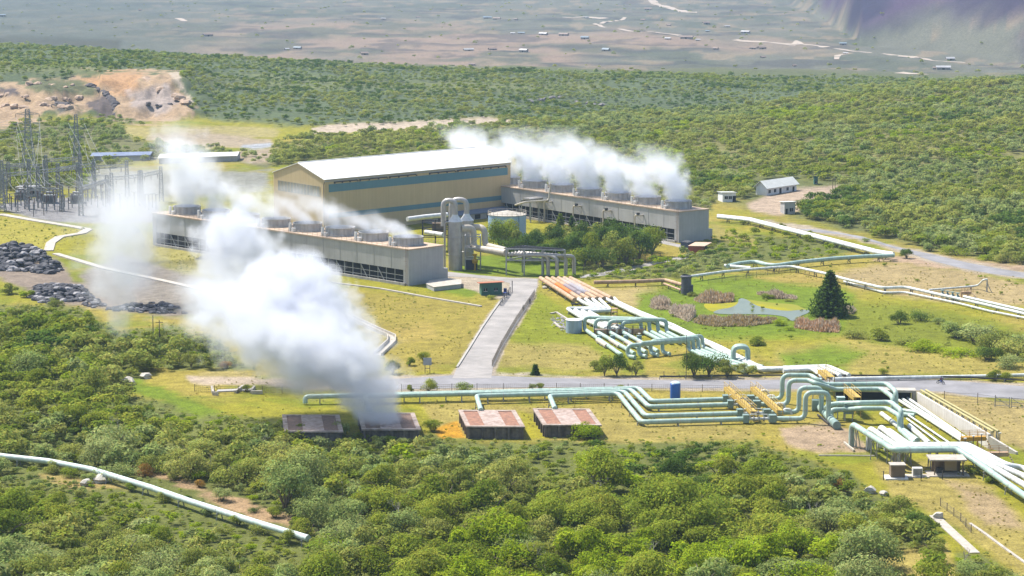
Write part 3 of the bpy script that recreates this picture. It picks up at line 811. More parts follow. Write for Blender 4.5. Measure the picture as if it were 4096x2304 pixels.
vis = (px > -15) & (px < 2591) & (py < 1462 + size * 8)
score = size / Y * np.where(vis, 1, 0)
order = np.argsort(-score)
tree_rows, rest = order[:262], order[262:]
REG = [  # region of the photograph, words
    (lambda x, y: y > 1340 and x < 560, "in the bottom left corner"),
    (lambda x, y: y > 1340 and x < 1250, "along the bottom edge right of the pipe's end"),
    (lambda x, y: y > 1340 and x < 1900, "along the middle of the bottom edge"),
    (lambda x, y: y > 1340, "at the bottom edge beside the pale path"),
    (lambda x, y: x < 330 and y > 1180, "on the slope just below the lower left pipe"),
    (lambda x, y: x < 330 and y > 1000, "on the left edge above the lower left pipe"),
    (lambda x, y: x < 330, "on the left edge below the scrap heaps"),
    (lambda x, y: x < 900 and y > 1180, "beside the bare soil along the lower left pipe"),
    (lambda x, y: x < 760 and y > 1040, "between the grassy knoll and the lower left pipe"),
    (lambda x, y: x < 700, "near the two poles left of the steam"),
    (lambda x, y: x < 1120 and y < 1180, "in front of the steaming silencer boxes"),
    (lambda x, y: x < 1560 and y < 1180, "just below the two silencer boxes clear of steam"),
    (lambda x, y: x < 1960 and y < 1180, "below the four parallel green pipes"),
    (lambda x, y: x < 1300, "deep in the woods under the steaming boxes"),
    (lambda x, y: x < 1700, "deep in the woods below the clear silencer boxes"),
    (lambda x, y: x < 2060, "in the right part of the woods"),
    (lambda x, y: True, "at the right end of the woods near the small kiosks"),
]
WORDS = {"olive": "olive green", "green": "mid green", "grey": "grey green", "bright": "bright yellow green", "dark": "dark green", "rust": "rusty brown"}
def region(x, y):
    for f, w in REG:
        if f(x, y): return w
PROTO = {}
def plant(kind, j, loc, size, hs, label, group, cat="tree", name="scrub_tree"):
    key = (kind, j % len(NEAR[kind]))
    if key not in PROTO:
        o = thing(name, label, cat, loc, group)
        for nm, me in (("trunk", TRUNKS[j % 3]), ("crown", NEAR[kind][key[1]])):
            c = bpy.data.objects.new(nm, me)
            S.collection.objects.link(c)
            c.parent = o
        PROTO[key] = o
        o.scale = (size, size, size * hs)
        o.rotation_euler = (0, 0, rnd.uniform(0, 6.28))
        return o
    o = copy_thing(PROTO[key], loc, rnd.uniform(0, 6.28), (size, size, size * hs), label, group)
    o.name = name
    o["category"] = cat
    return o
for i in tree_rows:
    k = str(kinds[i])
    big = "tall" if size[i] > 8.6 else ("middling" if size[i] > 7.0 else "low")
    lb = f"{big} {WORDS[k]} tree {region(px[i], py[i])}"
    plant(k, int(rs.randint(12)), (X[i], Y[i], z[i] - 0.14 * size[i]), size[i], rs.uniform(0.7, 1.15), lb, lb.replace(" tree ", " trees "))
u = [j for j in rest]
ux, uy, uz, upx, upy = candidates(FORE, 2.7, rs)
k = free(ux * 0 + upx, upy, 4) & (rs.uniform(0, 1, ux.size) < 0.72)
ux, uy, uz, upx, upy = ux[k], uy[k], uz[k], upx[k], upy[k]
us = rs.uniform(1.4, 3.4, ux.size)
us = np.where(free(upx, upy - us * 0.7 * 6000 / uy, 2) & (sdist(upx, upy - us * 0.7 * 6000 / uy, FORE) > -4), us, 0.9)
scrub("undergrowth", np.concatenate([np.stack([X[u], Y[u], z[u]], 1), np.stack([ux, uy, uz], 1)]).tolist(),
      np.concatenate([size[u], us]),
      [k_ if k_ != "rust" else "olive" for k_ in list(kinds[u]) + list(pick_kinds(ux, uy, {"olive": 0.03, "green": 0.03, "grey": 0.0, "bright": -0.09, "dark": -0.12}, 400))],
      "low green undergrowth filling the woods between the near trees", rs)
def far_scrub(name, polys, label, seed):
    PS, SZ, KD = [], [], []
    for poly, sp_, dens, s0, s1, w in polys:
        X, Y, z, px, py = candidates(poly, sp_, rs)
        k = free(px, py, (fbm(X / 12, Y / 16, 5) - 0.42) * 34 if name == 'ridge_scrub' else 1) & (fbm(X / 30, Y / 30, seed) + rs.uniform(-0.25, 0.25, X.size) < dens)
        X, Y, z = X[k], Y[k], z[k]
        PS.append(np.stack([X, Y, z - 0.2], 1))
        SZ.append(s0 + (s1 - s0) * rs.beta(1.3, 2.4, X.size))
        KD += list(pick_kinds(X, Y, w, seed))
    return scrub(name, np.concatenate(PS).tolist(), np.concatenate(SZ), KD, label, rs)
W1 = {"olive": 0.11, "green": -0.01, "grey": 0.07, "bright": -0.13, "dark": -0.2}
far_scrub("hillside_scrub", [(RHILL, 4.3, 0.76, 3.0, 8.5, W1), (BEHIND, 4.5, 0.72, 3.0, 7.0, W1),
    ([(1500, 420), (1750, 450), (2000, 480), (2576, 500), (3000, 520), (3000, 690), (2576, 660), (2480, 645), (2300, 610), (2150, 574), (2010, 545), (1960, 520)], 4.2, 0.8, 5.0, 9.0, {"olive": 0.05, "green": 0.05, "grey": 0.03, "bright": -0.2, "dark": -0.08})],
    "dense green scrub covering the hillside behind the far cooling tower", 500)
far_scrub("ridge_scrub", [(MRIDGE, 5.6, 0.66, 2.2, 7.0, {"olive": -0.02, "green": 0.0, "grey": 0.05, "bright": -0.3, "dark": 0.03}),
    (BACKL, 5.0, 0.55, 3.0, 8.0, W1)], "sparse dark scrub on the ridge and round the quarry", 540)
far_scrub("field_bushes", [(MIDSH, 4.0, 0.62, 2.0, 5.5, {"olive": 0.04, "green": 0.05, "grey": 0.02, "bright": -0.02, "dark": -0.12}),
    ([(2180, 1250), (2330, 1300), (2360, 1380), (2200, 1380)], 4.0, 0.55, 2.0, 4.5, W1),
    ([(1610, 760), (1720, 730), (2050, 730), (2170, 760), (2300, 790), (2576, 850), (2576, 905), (2300, 880), (1900, 865), (1650, 850)], 7.0, 0.42, 0.8, 2.2, {"green": 0.05, "bright": 0.03, "olive": 0.0}),
    ([(1790, 560), (2000, 600), (2200, 640), (2576, 700), (2576, 780), (2200, 720), (1800, 620)], 9.0, 0.42, 1.0, 2.4, {"green": 0.05, "bright": 0.03, "olive": 0.0}),
    ([(850, 720), (1220, 770), (1150, 930), (900, 900)], 8.0, 0.42, 0.5, 1.4, {"green": 0.05, "bright": 0.0, "olive": 0.05}),
    ([(-60, 1180), (200, 1212), (380, 1252), (790, 1378), (760, 1400), (300, 1290), (-60, 1225)], 2.6, 0.62, 0.9, 2.3, W1),
    ([(0, 545), (210, 582), (120, 630), (0, 640)], 7.0, 0.45, 0.7, 2.2, {"green": 0.05, "bright": 0.0, "olive": 0.05}),
    ([(1000, 1015), (1560, 1020), (1900, 1085), (2150, 1140), (1900, 1112), (1000, 1090)], 7.0, 0.4, 0.5, 1.6, {"green": 0.05, "bright": 0.08, "olive": 0.0}),
    ([(2200, 1160), (2576, 1200), (2700, 1440), (2400, 1440)], 7.0, 0.40, 0.5, 1.5, {"green": 0.05, "bright": 0.03, "olive": 0.05}),
    ([(2340, 990), (2700, 1020), (2700, 1140), (2480, 1100)], 8.0, 0.38, 0.5, 1.5, {"green": 0.05, "bright": 0.03, "olive": 0.05}),
    ([(1970, 870), (2576, 900), (2576, 945), (2000, 940)], 8.0, 0.40, 0.5, 1.8, {"green": 0.05, "bright": 0.05, "olive": 0.03})],
    "small green bushes scattered over the grass round the pipes and pond", 580)
fx, fy, fz, fpx, fpy = candidates([(-200, 8), (2700, 8), (2700, 190), (2300, 205), (1500, 186), (900, 166), (300, 130), (-200, 108)], 46.0, rs)
k = rs.uniform(0, 1, fx.size) < 0.22
scrub("plain_scrub", np.stack([fx[k], fy[k], fz[k]], 1).tolist(), rs.uniform(3, 7.5, int(k.sum())), ["olive"] * int(k.sum()), "dark specks of trees dotted over the hazy far plain", rs)
FIELD = [(0, 545), (120, 562), (215, 585), (380, 600), (640, 690), (850, 715), (1250, 760), (1360, 705), (1500, 705), (1640, 710), (1830, 690), (1900, 600), (2100, 640), (2250, 655), (2576, 705), (2650, 720), (2650, 1440), (2480, 1400), (2350, 1300), (2190, 1180), (2000, 1140), (1900, 1106), (1480, 1084), (1060, 1080), (760, 1060), (540, 1035), (480, 995), (620, 930), (560, 860), (420, 815), (640, 800), (600, 780), (460, 700), (330, 640), (120, 632), (0, 620)]
X, Y, z, px, py = candidates(FIELD, 1.9, rs)
k = (fbm(X / 7, Y / 7, 91) + rs.uniform(-0.2, 0.2, X.size) < 0.41)
RD = [[(880, 956), (1100, 945), (1400, 949), (1700, 955), (2300, 951), (2576, 970), (2900, 988), (2900, 1042), (2576, 1008), (2380, 990), (2000, 981), (1400, 977), (1000, 983), (880, 986)], [(1100, 690), (1354, 700), (1342, 752), (1264, 880), (1238, 955), (1136, 955), (1148, 925), (1210, 826), (1260, 755), (1278, 712)],
      [(1610, 770), (1720, 725), (2150, 725), (2190, 780), (2150, 800), (1900, 810), (1700, 800)]]
for c in RD: k &= sdist(px, py, c) < -2
X, Y, z = X[k], Y[k], z[k]
scrub("grass_tufts", np.stack([X, Y, z - 0.1], 1).tolist(), rs.uniform(0.25, 0.75, X.size), pick_kinds(X, Y, {"straw": 0.06, "bright": -0.10, "olive": -0.06}, 620), "dry and green grass tufts all over the fields round the pipes", rs)
# ------------------------------------------------------------------ turbine hall
TAN = mat("tan cladding", (0.66, 0.51, 0.29), (0.61, 0.46, 0.26), 0.10, 0.55, streak=0.08, rib=(0.76, 0.8))
TEAL = mat("teal cladding", (0.12, 0.27, 0.33), (0.105, 0.24, 0.30), 0.2, 0.5, streak=0.06)
ROOFW = mat("white roof sheet", (0.94, 0.92, 0.87), (0.84, 0.82, 0.77), 0.12, 0.5, rib=(0.76, 0.8))
PANEL = mat("grey translucent panel", (0.30, 0.29, 0.22), (0.25, 0.25, 0.20), 0.5, 0.5, streak=0.15)
DKST = mat("dark steel", (0.07, 0.07, 0.075), (0.045, 0.045, 0.05), 1.5, 0.6)
GALV = mat("galvanised steel", (0.42, 0.43, 0.44), (0.30, 0.31, 0.32), 1.2, 0.5, 0.3)
BLACK = mat("dark opening", (0.02, 0.022, 0.025), (0.012, 0.013, 0.015), 1, 0.9)
GREYW = mat("weathered grey wall", (0.52, 0.505, 0.49), (0.43, 0.42, 0.41), 0.18, 0.8, streak=0.09)
STACK = mat("fan stack shell", (0.58, 0.57, 0.55), (0.47, 0.46, 0.44), 0.6, 0.6, streak=0.25)
DECK = mat("rust stained deck", (0.58, 0.44, 0.32), (0.46, 0.33, 0.23), 0.8, 0.85)
WHITE = mat("white paint", (0.92, 0.91, 0.88), (0.70, 0.69, 0.66), 0.8, 0.5, streak=0.1)
CREAM = mat("cream pipe lagging", (0.62, 0.56, 0.46), (0.50, 0.44, 0.35), 0.8, 0.45, streak=0.12)
ALU = mat("aluminium lagging", (0.55, 0.52, 0.48), (0.43, 0.40, 0.37), 0.8, 0.42, 0.25, streak=0.12)
GREENP = mat("pale green pipe paint", (0.52, 0.66, 0.58), (0.35, 0.50, 0.43), 0.55, 0.45, streak=0.2)
WPIPE = mat("white pipe paint", (0.92, 0.95, 0.92), (0.58, 0.62, 0.56), 0.55, 0.45, streak=0.2)
GBOX = mat("green lagging box", (0.26, 0.36, 0.33), (0.20, 0.29, 0.26), 0.9, 0.5, streak=0.15)
RUSTP = mat("rusty pipe lagging", (0.62, 0.44, 0.28), (0.40, 0.24, 0.13), 0.7, 0.7, streak=0.2)
YEL = mat("yellow steel", (0.62, 0.43, 0.09), (0.50, 0.33, 0.07), 1.5, 0.6, streak=0.1)
OCHRE = mat("ochre wall base", (0.55, 0.40, 0.05), (0.45, 0.32, 0.04), 0.6, 0.8)

def flat(v): return Vector((v.x, v.y, 0))
hu, hv = Vector((0.62, -0.785, 0)), Vector((0.725, 0.689, 0))
h0 = flat(W(D(816, 453), 18.0))
HE, HL, HW = 18.0, 84.5, 31.0
hall = thing("turbine_hall", "tan turbine hall with two teal bands under a white gable roof", "hall", h0)
a0, a1, a2, a3 = h0, h0 + hv * HL, h0 + hv * HL - hu * HW, h0 - hu * HW
apx0, apx1 = h0 - hu * HW / 2 + Z * (HE + 4.3), h0 + hv * HL - hu * HW / 2 + Z * (HE + 4.3)
e = [p + Z * HE for p in (a0, a1, a2, a3)]
mb = MB()
mb.add([a0, a1, a2, a3, *e, apx0, apx1], [(0, 1, 5, 4), (1, 2, 6, 9, 5), (2, 3, 7, 6), (3, 0, 4, 8, 7)])
mb.build("wall", TAN, hall)
mb = MB()
def slab(p, th): return mb.hexa([v for v in p], [v + Z * th for v in p])
o_ = 0.35
slab([e[0] + hu * o_ - hv * o_ - Z * 0.02, e[1] + hu * o_ + hv * o_ - Z * 0.02, apx1 + hv * o_ + Z * 0.06, apx0 - hv * o_ + Z * 0.06], 0.22)
slab([apx0 - hv * o_ + Z * 0.06, apx1 + hv * o_ + Z * 0.06, e[2] - hu * o_ + hv * o_ - Z * 0.02, e[3] - hu * o_ - hv * o_ - Z * 0.02], 0.22)
roof = mb.build("roof", ROOFW, hall)
mb = MB()
mb.tube([apx0 + Z * 0.30, apx1 + Z * 0.30], 0.22, 8)
mb.build("ridge_cap", ROOFW, roof)
BASE[roof.name] = h0
def on_long(t0, t1, z0, z1, out=0.06):
    return MB().obox(h0 + hv * t0 + hu * 0.002, hv * (t1 - t0), hu * out, z0, z1)
on_long(1.8, HL - 1.4, 13.8, 16.4).build("upper_band", TEAL, hall)
on_long(1.8, HL - 1.4, 5.1, 6.7).build("lower_band", TEAL, hall)
for i, (t0, t1) in enumerate(((4, 14), (15, 27), (28, 40), (46, 58), (59, 70), (71, 82))):
    mb = on_long(t0, t1, 16.85, 17.2, 0.25)
    for k in range(4): mb.obox(h0 + hv * (t0 + (t1 - t0) * k / 3), hv * 0.5, hu * 0.34, 16.55, 16.9)
    mb.build("eave_vent", DKST, hall)
on_long(0, HL, 17.3, 17.6, 0.3).build("gutter", GREYW, hall)
mb = MB()
mb.obox(h0 - hu * 2.6 - hv * 0.06, -hu * 25.5, hv * 0.058, 12.2, 15.6)
mb.build("gable_panel", PANEL, hall)
mb = MB()
for k in range(14):
    mb.obox(h0 - hu * (2.6 + 25.5 * k / 13) - hv * 0.12, -hu * 0.12, hv * 0.058, 12.2, 15.6)
mb.build("panel_mullion", TAN, hall)
mb = MB()
mb.tube(fillet([h0 + hu * 0.5 - hv * 0.4 + Z * 17.3, h0 + hu * 0.1 - hv * 0.4 + Z * 16.4, h0 + hu * 0.1 - hv * 0.4], 0.3), 0.13, 6)
mb.build("downpipe", DKST, hall)
# the low annex along the front of the hall
ann = thing("annex", "long low dark annex with a blue lean-to roof along the front of the tan hall", "annex", h0 + hu * 6)
MB().obox(h0 + hv * 44 + hu * 0.1, hv * 42, hu * 5, 0, 2.0).build("wall", GREYW, ann)
mb = MB()
p0 = h0 + hv * 43.5 + hu * 0.1
mb.hexa([p0 + Z * 2.7, p0 + hu * 5.6 + Z * 2.05, p0 + hu * 5.6 + hv * 43 + Z * 2.05, p0 + hv * 43 + Z * 2.7], [p0 + Z * 2.9, p0 + hu * 5.6 + Z * 2.25, p0 + hu * 5.6 + hv * 43 + Z * 2.25, p0 + hv * 43 + Z * 2.9])
mb.build("roof", mat("blue grey sheet", (0.16, 0.22, 0.34), (0.12, 0.16, 0.24), 0.5, 0.5), ann)
for k in range(7):
    MB().obox(h0 + hv * (46 + k * 5.7) + hu * 5.1, hv * 2.6, hu * 0.06, 0.2, 1.8).build("door", BLACK, ann)

# ------------------------------------------------------------------ cooling towers
def cooling_tower(c, u_, v_, n, pitch, width, H, label, risers):
    """c ground corner at the near right end; u_ towards the viewer along the row, v_ along the end wall"""
    t = thing("cooling_tower", label, "cooling tower", c)
    L = n * pitch
    far = c - u_ * L
    lo = H * 0.41
    MB().obox(far + v_ * 0.02, u_ * (L - 2.2), v_ * (width - 0.04), lo, H - 0.5).build("casing", GREYW, t)
    mb = MB()
    for k in range(1, n * 2): mb.obox(far + u_ * (k * pitch / 2) - v_ * 0.03, u_ * 0.10, v_ * 0.04, lo + 0.05, H - 0.6)
    mb.build("panel_joint", mat("joint filler", (0.38, 0.37, 0.36)), t)
    mb = MB()
    b0 = c - u_ * 2.18
    mb.obox(b0 - v_ * 0.04, u_ * 2.18, v_ * (width + 0.08), 0, H - 0.45)
    mb.obox(b0 + u_ * 0.3 + v_ * (width + 0.05), u_ * 1.8, v_ * 1.7, 0, H * 0.34)
    mb.build("end_wall", GREYW, t)
    MB().obox(far - u_ * 2 - v_ * 0.04, u_ * 1.98, v_ * (width + 0.08), 0, H - 0.45).build("end_wall", GREYW, t)
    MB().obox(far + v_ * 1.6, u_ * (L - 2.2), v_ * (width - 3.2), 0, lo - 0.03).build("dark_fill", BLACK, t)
    MB().obox(far - v_ * 0.8, u_ * (L - 1.0), v_ * 0.5, 0, 0.75).build("basin_wall", CONC, t)
    mb, br = MB(), MB()
    m_ = n * 4
    for k in range(m_ + 1):
        p = far + u_ * ((L - 2.5) * k / m_) + v_ * 0.25
        MB().bar(p, p + Z * lo, 0.22).build("louvre_post", GALV, t)
        if k % 5 in (2, 4) and k < m_:
            q_ = far + u_ * ((L - 2.5) * (k + 0.9) / m_) + v_ * 0.22
            MB().bar(p + Z * lo * 0.95 - v_ * 0.08, q_ - v_ * 0.08, 0.2).build("diagonal_brace", GALV, t)
    mb = MB()
    for zz in (0.3, 0.62):
        p = far + v_ * 0.12 + Z * lo * zz
        mb.bar(p, p + u_ * (L - 2.5), 0.12)
    mb.build("louvre_rail", GALV, t)
    deck = MB().obox(far - u_ * 2.2 - v_ * 0.25, u_ * (L + 2.4), v_ * (width + 0.5), H - 0.44, H - 0.12).build("fan_deck", DECK, t)
    BASE[deck.name] = c
    mb = MB()
    m_ = int(L / 2.2)
    for side in (-0.18, width + 0.18):
        for k in range(m_ + 1):
            p = far + u_ * (L * k / m_) + v_ * side + Z * (H - 0.12)
            mb.bar(p, p + Z * 1.0, 0.07)
        for zz in (0.5, 1.0):
            p = far + v_ * side + Z * (H - 0.12 + zz)
            mb.bar(p, p + u_ * L, 0.06)
    mb.build("handrail", mat("pale handrail", (0.55, 0.46, 0.34), (0.35, 0.27, 0.18), 2, 0.7), deck)
    for k in range(n):
        m0 = c - u_ * (pitch * (k + 0.5) + 0.2) + v_ * width * 0.5 + Z * (H - 0.12)
        mb = MB()
        prof = [(4.55, 0), (4.55, 0.25), (4.4, 0.3), (4.25, 1.3), (4.3, 2.15), (4.48, 2.2), (4.48, 2.4), (4.25, 2.4), (4.2, 1.9)]
        mb.lathe(m0, prof, 32, caps=False)
        for j in range(16):
            a = 2 * math.pi * j / 16
            d = Vector((math.cos(a), math.sin(a), 0))
            mb.bar(m0 + d * 4.48, m0 + d * 4.32 + Z * 2.15, 0.09, 0.12)
        st = mb.build("fan_stack", STACK, t, smooth=True)
        BASE[st.name] = c
        mb = MB()
        mb.lathe(m0 + Z * 1.5, [(4.15, 0), (4.15, 0.05)], 24)
        mb.build("fan_throat", BLACK, st)
        mb = MB()
        p = m0 - v_ * 4.9 - u_ * 2.2
        mb.box(p, (0.7, 0.7, 2.5), 0.7)
        mb.box(p + u_ * 1.6, (1.0, 1.2, 1.1), 0.7)
        mb.build("fan_ladder", WHITE, st)
    mb = MB()
    p = c - v_ * 0.35 - u_ * 0.6
    for s_ in (-0.3, 0.3): mb.bar(p + u_ * s_, p + u_ * s_ + Z * (H + 0.8), 0.08)
    for k in range(int(H / 0.6)): mb.bar(p - u_ * 0.3 + Z * (0.4 + k * 0.6), p + u_ * 0.3 + Z * (0.4 + k * 0.6), 0.05)
    for k in range(6):
        zz = 3 + k * 1.35
        mb.bar(p - u_ * 0.4 - v_ * 0.7 + Z * zz, p + u_ * 0.4 - v_ * 0.7 + Z * zz, 0.06)
    mb.build("ladder", mat("rusty ladder", (0.40, 0.30, 0.22), (0.25, 0.18, 0.13), 3, 0.8), t)
    for s_ in risers:
        p = c - u_ * s_ - v_ * 1.5
        mb = MB()
        mb.tube(fillet([p, p + Z * H * 0.70, p + Z * H * 0.70 + u_ * 2.6, p + Z * H * 0.70 + u_ * 2.6 + v_ * 1.6], 0.9), 0.26, 8)
        r_ = mb.build("riser_pipe", CREAM, t, smooth=True)
        BASE[r_.name] = c
        mb = MB()
        mb.box(p + u_ * 1.7 + Z * H * 0.70, (0.8, 0.8, 0.9), 0.8)
        mb.build("valve", DKST, r_)
        mb = MB()
        a = p + u_ * 2.9 + v_ * 1.2
        mb.bar(a + Z * H * 0.47, a + Z * H * 0.72, 0.12)
        mb.bar(a + Z * H * 0.47, p + Z * H * 0.47, 0.12)
        mb.bar(a + Z * H * 0.47, p + u_ * 0.7 + Z * H * 0.68, 0.10)
        mb.bar(p - u_ * 1.0 + v_ * 0.9, p - u_ * 0.2 + Z * H * 0.3, 0.12)
        mb.build("pipe_bracket", GALV, r_)
    return t
tu1, tv1 = Vector((0.70, -0.714, 0)), Vector((0.714, 0.70, 0))
tc1 = flat(W(D(1028, 626), 10.6))
tower1 = cooling_tower(tc1, tu1, tv1, 8, 15.0, 13.4, 10.6, "long grey cooling tower in front of the tan hall half covered by steam", [])
tu2, tv2 = Vector((0.60, -0.80, 0)), Vector((0.80, 0.60, 0))
tc2 = flat(W(D(1709, 531), 10.3))
tower2 = cooling_tower(tc2, tu2, tv2, 9, 15.4, 12.6, 10.3, "long pale cooling tower right of the tan hall with hooked riser pipes", [20.5, 37, 53, 69])
# steel bridge between the hall and the far tower
br = thing("pipe_bridge", "grey steel pipe bridge between the hall corner and the far cooling tower", "pipe bridge", flat(W(cE(500, 700))))
p0 = flat(W(cE(400, 720)))
mb, mc = MB(), MB()
for k in range(4):
    p = p0 + hv * (k * 4.0)
    for s_ in (0, 5): mb.bar(p + hu * s_, p + hu * s_ + Z * 7.6, 0.4)
for s_ in (0, 5): mb.bar(p0 + hu * s_ + Z * 7.2, p0 + hu * s_ + hv * 12 + Z * 7.2, 0.5)
mb.build("frame", GALV, br)
for k in range(4): mc.tube([p0 + hu * (1 + k) + Z * 7.9, p0 + hu * (1 + k) + hv * 14 + Z * 7.9], 0.35, 8)
mc.build("pipe", ALU, br)
p = flat(W(cE(640, 640)))
mb = MB()
a, b_, c_ = W(cE(345, 580), 7.5), W(cE(425, 555), 9), W(cE(632, 540), 9)
mb.tube(fillet([a, b_, c_, c_ + Z * 5.5 + hv * 1.0], 1.2), 0.3, 8)
tag(mb.build("vent_pipe", CREAM, smooth=True), "cream bent pipe climbing the far cooling tower beside the hall corner", "pipe")
# ------------------------------------------------------------------ pipes
def pipe(pts, r, m, label, R=None, sup=0, n=12, cat="pipe", name="pipe", group=None, bands=0, supm=None, joint=0):
    """one pipe: a round tube with rounded bends, its supports and flanges as parts"""
    R = R or r * 2.6
    P = fillet(pts, R)
    mb = MB().tube(P, r, n)
    o = mb.build(name, m, smooth=True, origin=(pts[0].x, pts[0].y, 0))
    tag(o, label, cat, group)
    L = 0
    if sup:
        nxt = sup * 0.5
        for a, b in zip(pts, pts[1:]):
            d = b - a
            ll = d.length
            hd = Vector((d.x, d.y, 0))
            while nxt < L + ll:
                if hd.length > 0.8 * ll and ll > 1.5:
                    p = a + d * ((nxt - L) / ll)
                    t = hd.normalized()
                    w = Vector((-t.y, t.x, 0))
                    sb = MB()
                    top = p.z - r * 0.75
                    if top > 0.25:
                        for s_ in (-1, 1): sb.bar((p + w * s_ * r * 1.2) - Z * p.z - Z * 0.1, p + w * s_ * r * 0.7 - Z * r * 0.8, 0.18)
                        sb.bar(p + w * r * 1.2 - Z * (r * 0.95), p - w * r * 1.2 - Z * (r * 0.95), 0.2)
                        if top > 1.2: sb.bar((p + w * r * 1.2) - Z * (p.z - 0.2), p - w * r * 0.8 - Z * (r * 1.2), 0.12)
                    else:
                        sb.obox(p - w * r * 0.9 - t * 0.3 - Z * p.z, w * r * 1.8, t * 0.6, -0.1, max(top + 0.1, 0.12))
                    sb.build("support", supm or GALV, o)
                nxt += sup
            L += ll
    if joint:
        nxt, L = joint * 0.7, 0
        jb = MB()
        for a, b in zip(pts, pts[1:]):
            d = b - a
            ll = d.length
            while nxt < L + ll:
                if nxt - L > R and L + ll - nxt > R:
                    p = a + d * ((nxt - L) / ll)
                    t = d / ll
                    jb.tube([p - t * 0.06, p + t * 0.06], r * 1.05, n)
                nxt += joint
            L += ll
        if jb.v: jb.build("lagging_band", ALU, o)
    return o
def G(c, *pts): return [W(c(x, y), h) for x, y, h in pts]
def box_on(p, d, rot, name, m, parent, zc=True):
    mb = MB().box(p - Z * (d[2] / 2 if zc else 0), d, rot)
    return mb.build(name, m, parent)

# silencer boxes -----------------------------------------------------
STAIN = mat("stained box wall", (0.30, 0.25, 0.21), (0.12, 0.10, 0.09), 0.9, 0.9, streak=0.45)
PINKC = mat("pinkish concrete", (0.56, 0.46, 0.40), (0.30, 0.22, 0.17), 0.6, 0.85, streak=0.25)
ROCKR = mat("rust red rock bed", (0.42, 0.21, 0.13), (0.20, 0.105, 0.075), 1.1, 0.95, bump=1.0)
ROCKD = mat("dark wet rock bed", (0.30, 0.19, 0.14), (0.15, 0.105, 0.085), 2.2, 0.95, bump=1.0)
def silencer(fl, label, bed, group="silencer boxes"):
    """fl: front left corner at the top, height 2.6"""
    H, wd, dp = 2.6, 11.3, 16.0
    o = Vector((fl.x, fl.y, 0))
    a, b = Vector((wd, -0.25, 0)), Vector((-1.9, dp, 0))
    an, bn = a.normalized(), b.normalized()
    t = thing("silencer_box", label, "silencer", o, group)
    MB().obox(o + an * 0.25 + bn * 0.25, a - an * 0.5, b - bn * 0.5, -0.2, H - 0.5).build("wall", STAIN, t)
    for k in range(5):
        MB().obox(o + an * (0.15 + (wd - 0.75) * k / 4) - bn * 0.12, an * 0.5, bn * 0.36, -0.2, H - 0.32).build("buttress", STAIN, t)
    for k in range(5):
        MB().obox(o - an * 0.12 + bn * (0.8 + (dp - 1.8) * k / 4), an * 0.36, bn * 0.5, -0.2, H - 0.32).build("buttress", STAIN, t)
    rim = MB()
    rim.obox(o - an * 0.2 - bn * 0.2, a + an * 0.4, bn * 1.0, H - 0.3, H)
    rim.obox(o - an * 0.2 + b - bn * 0.8, a + an * 0.4, bn * 1.0, H - 0.3, H)
    rim.obox(o - an * 0.2 + bn * 0.802, an * 0.9, b - bn * 1.604, H - 0.3, H - 0.004)
    rim.obox(o + a - an * 0.7 + bn * 0.802, an * 0.9, b - bn * 1.604, H - 0.3, H - 0.004)
    rim.build("roof_rim", PINKC, t)
    MB().obox(o + an * 3.6 + bn * 0.802, an * 4.2, b - bn * 1.604, H - 0.3, H - 0.008).build("roof_slab", mat("pale pink slab", (0.58, 0.47, 0.42), (0.34, 0.24, 0.19), 0.45, 0.85, streak=0.3), t)
    MB().obox(o + an * 0.705 + bn * 0.802, an * 2.89, b - bn * 1.604, H - 0.5, H - 0.14).build("rock_bed", bed, t)
    MB().obox(o + an * 7.805 + bn * 0.802, an * 2.79, b - bn * 1.604, H - 0.5, H - 0.14).build("rock_bed", bed, t)
    return t
f3, f4 = W(cC(1398, 490), 2.6), W(cC(1893, 480), 2.6)
silencer(f4, "dry silencer box with rust red panels nearest the four parallel pipes", ROCKR)
silencer(f3, "dry silencer box with rust red panels beside the steaming one", ROCKR)
silencer(W(cC(726, 508), 2.6), "silencer box wrapped in steam at the foot of the great plume", ROCKD)
silencer(W(cC(225, 522), 2.6), "dark silencer box half hidden by trees left of the great plume", ROCKD)

# four parallel pipes to the boxes and over the loops -----------------
R0 = 0.52
hU, hL = 1.7, 0.95
def up_down(g, row):   # a point over ground point g that shows at picture row
    return Vector((g.x, g.y, hgt(g, row)))
upper = [D(1607, 977), D(1588, 981), D(1571, 985.5), D(1555, 990)]
lower = [D(1640, 1010), D(1633, 1024), D(1624, 1047), D(1613, 1062)]
enda = [[W(D(768, 998), hU), W(D(768, 998), hU) - Z * 1.4 + Vector((0, -0.2, 0))], [W(D(918, 997), hU), W(D(930, 1032), hU + 1)],
        [W(D(1199, 996), hU), W(D(1210, 1032), hU + 1.0)], [W(D(1383, 996), hU), W(D(1396, 1028), hU + 1.0)]]
loopb = [(1022, 612), (1115, 690), (1270, 800), (1362, 900)]
looptop = [258, 335, 445, 515]
valve_l = [(190, 615), (262, 692), (400, 822), (488, 905)]
valve_r = [(560, 612), (650, 690), (800, 815), (882, 900)]
ends = ["the left end in the steam", "the steaming box", "the box next to the steam", "the nearest dry box"]
mains = []
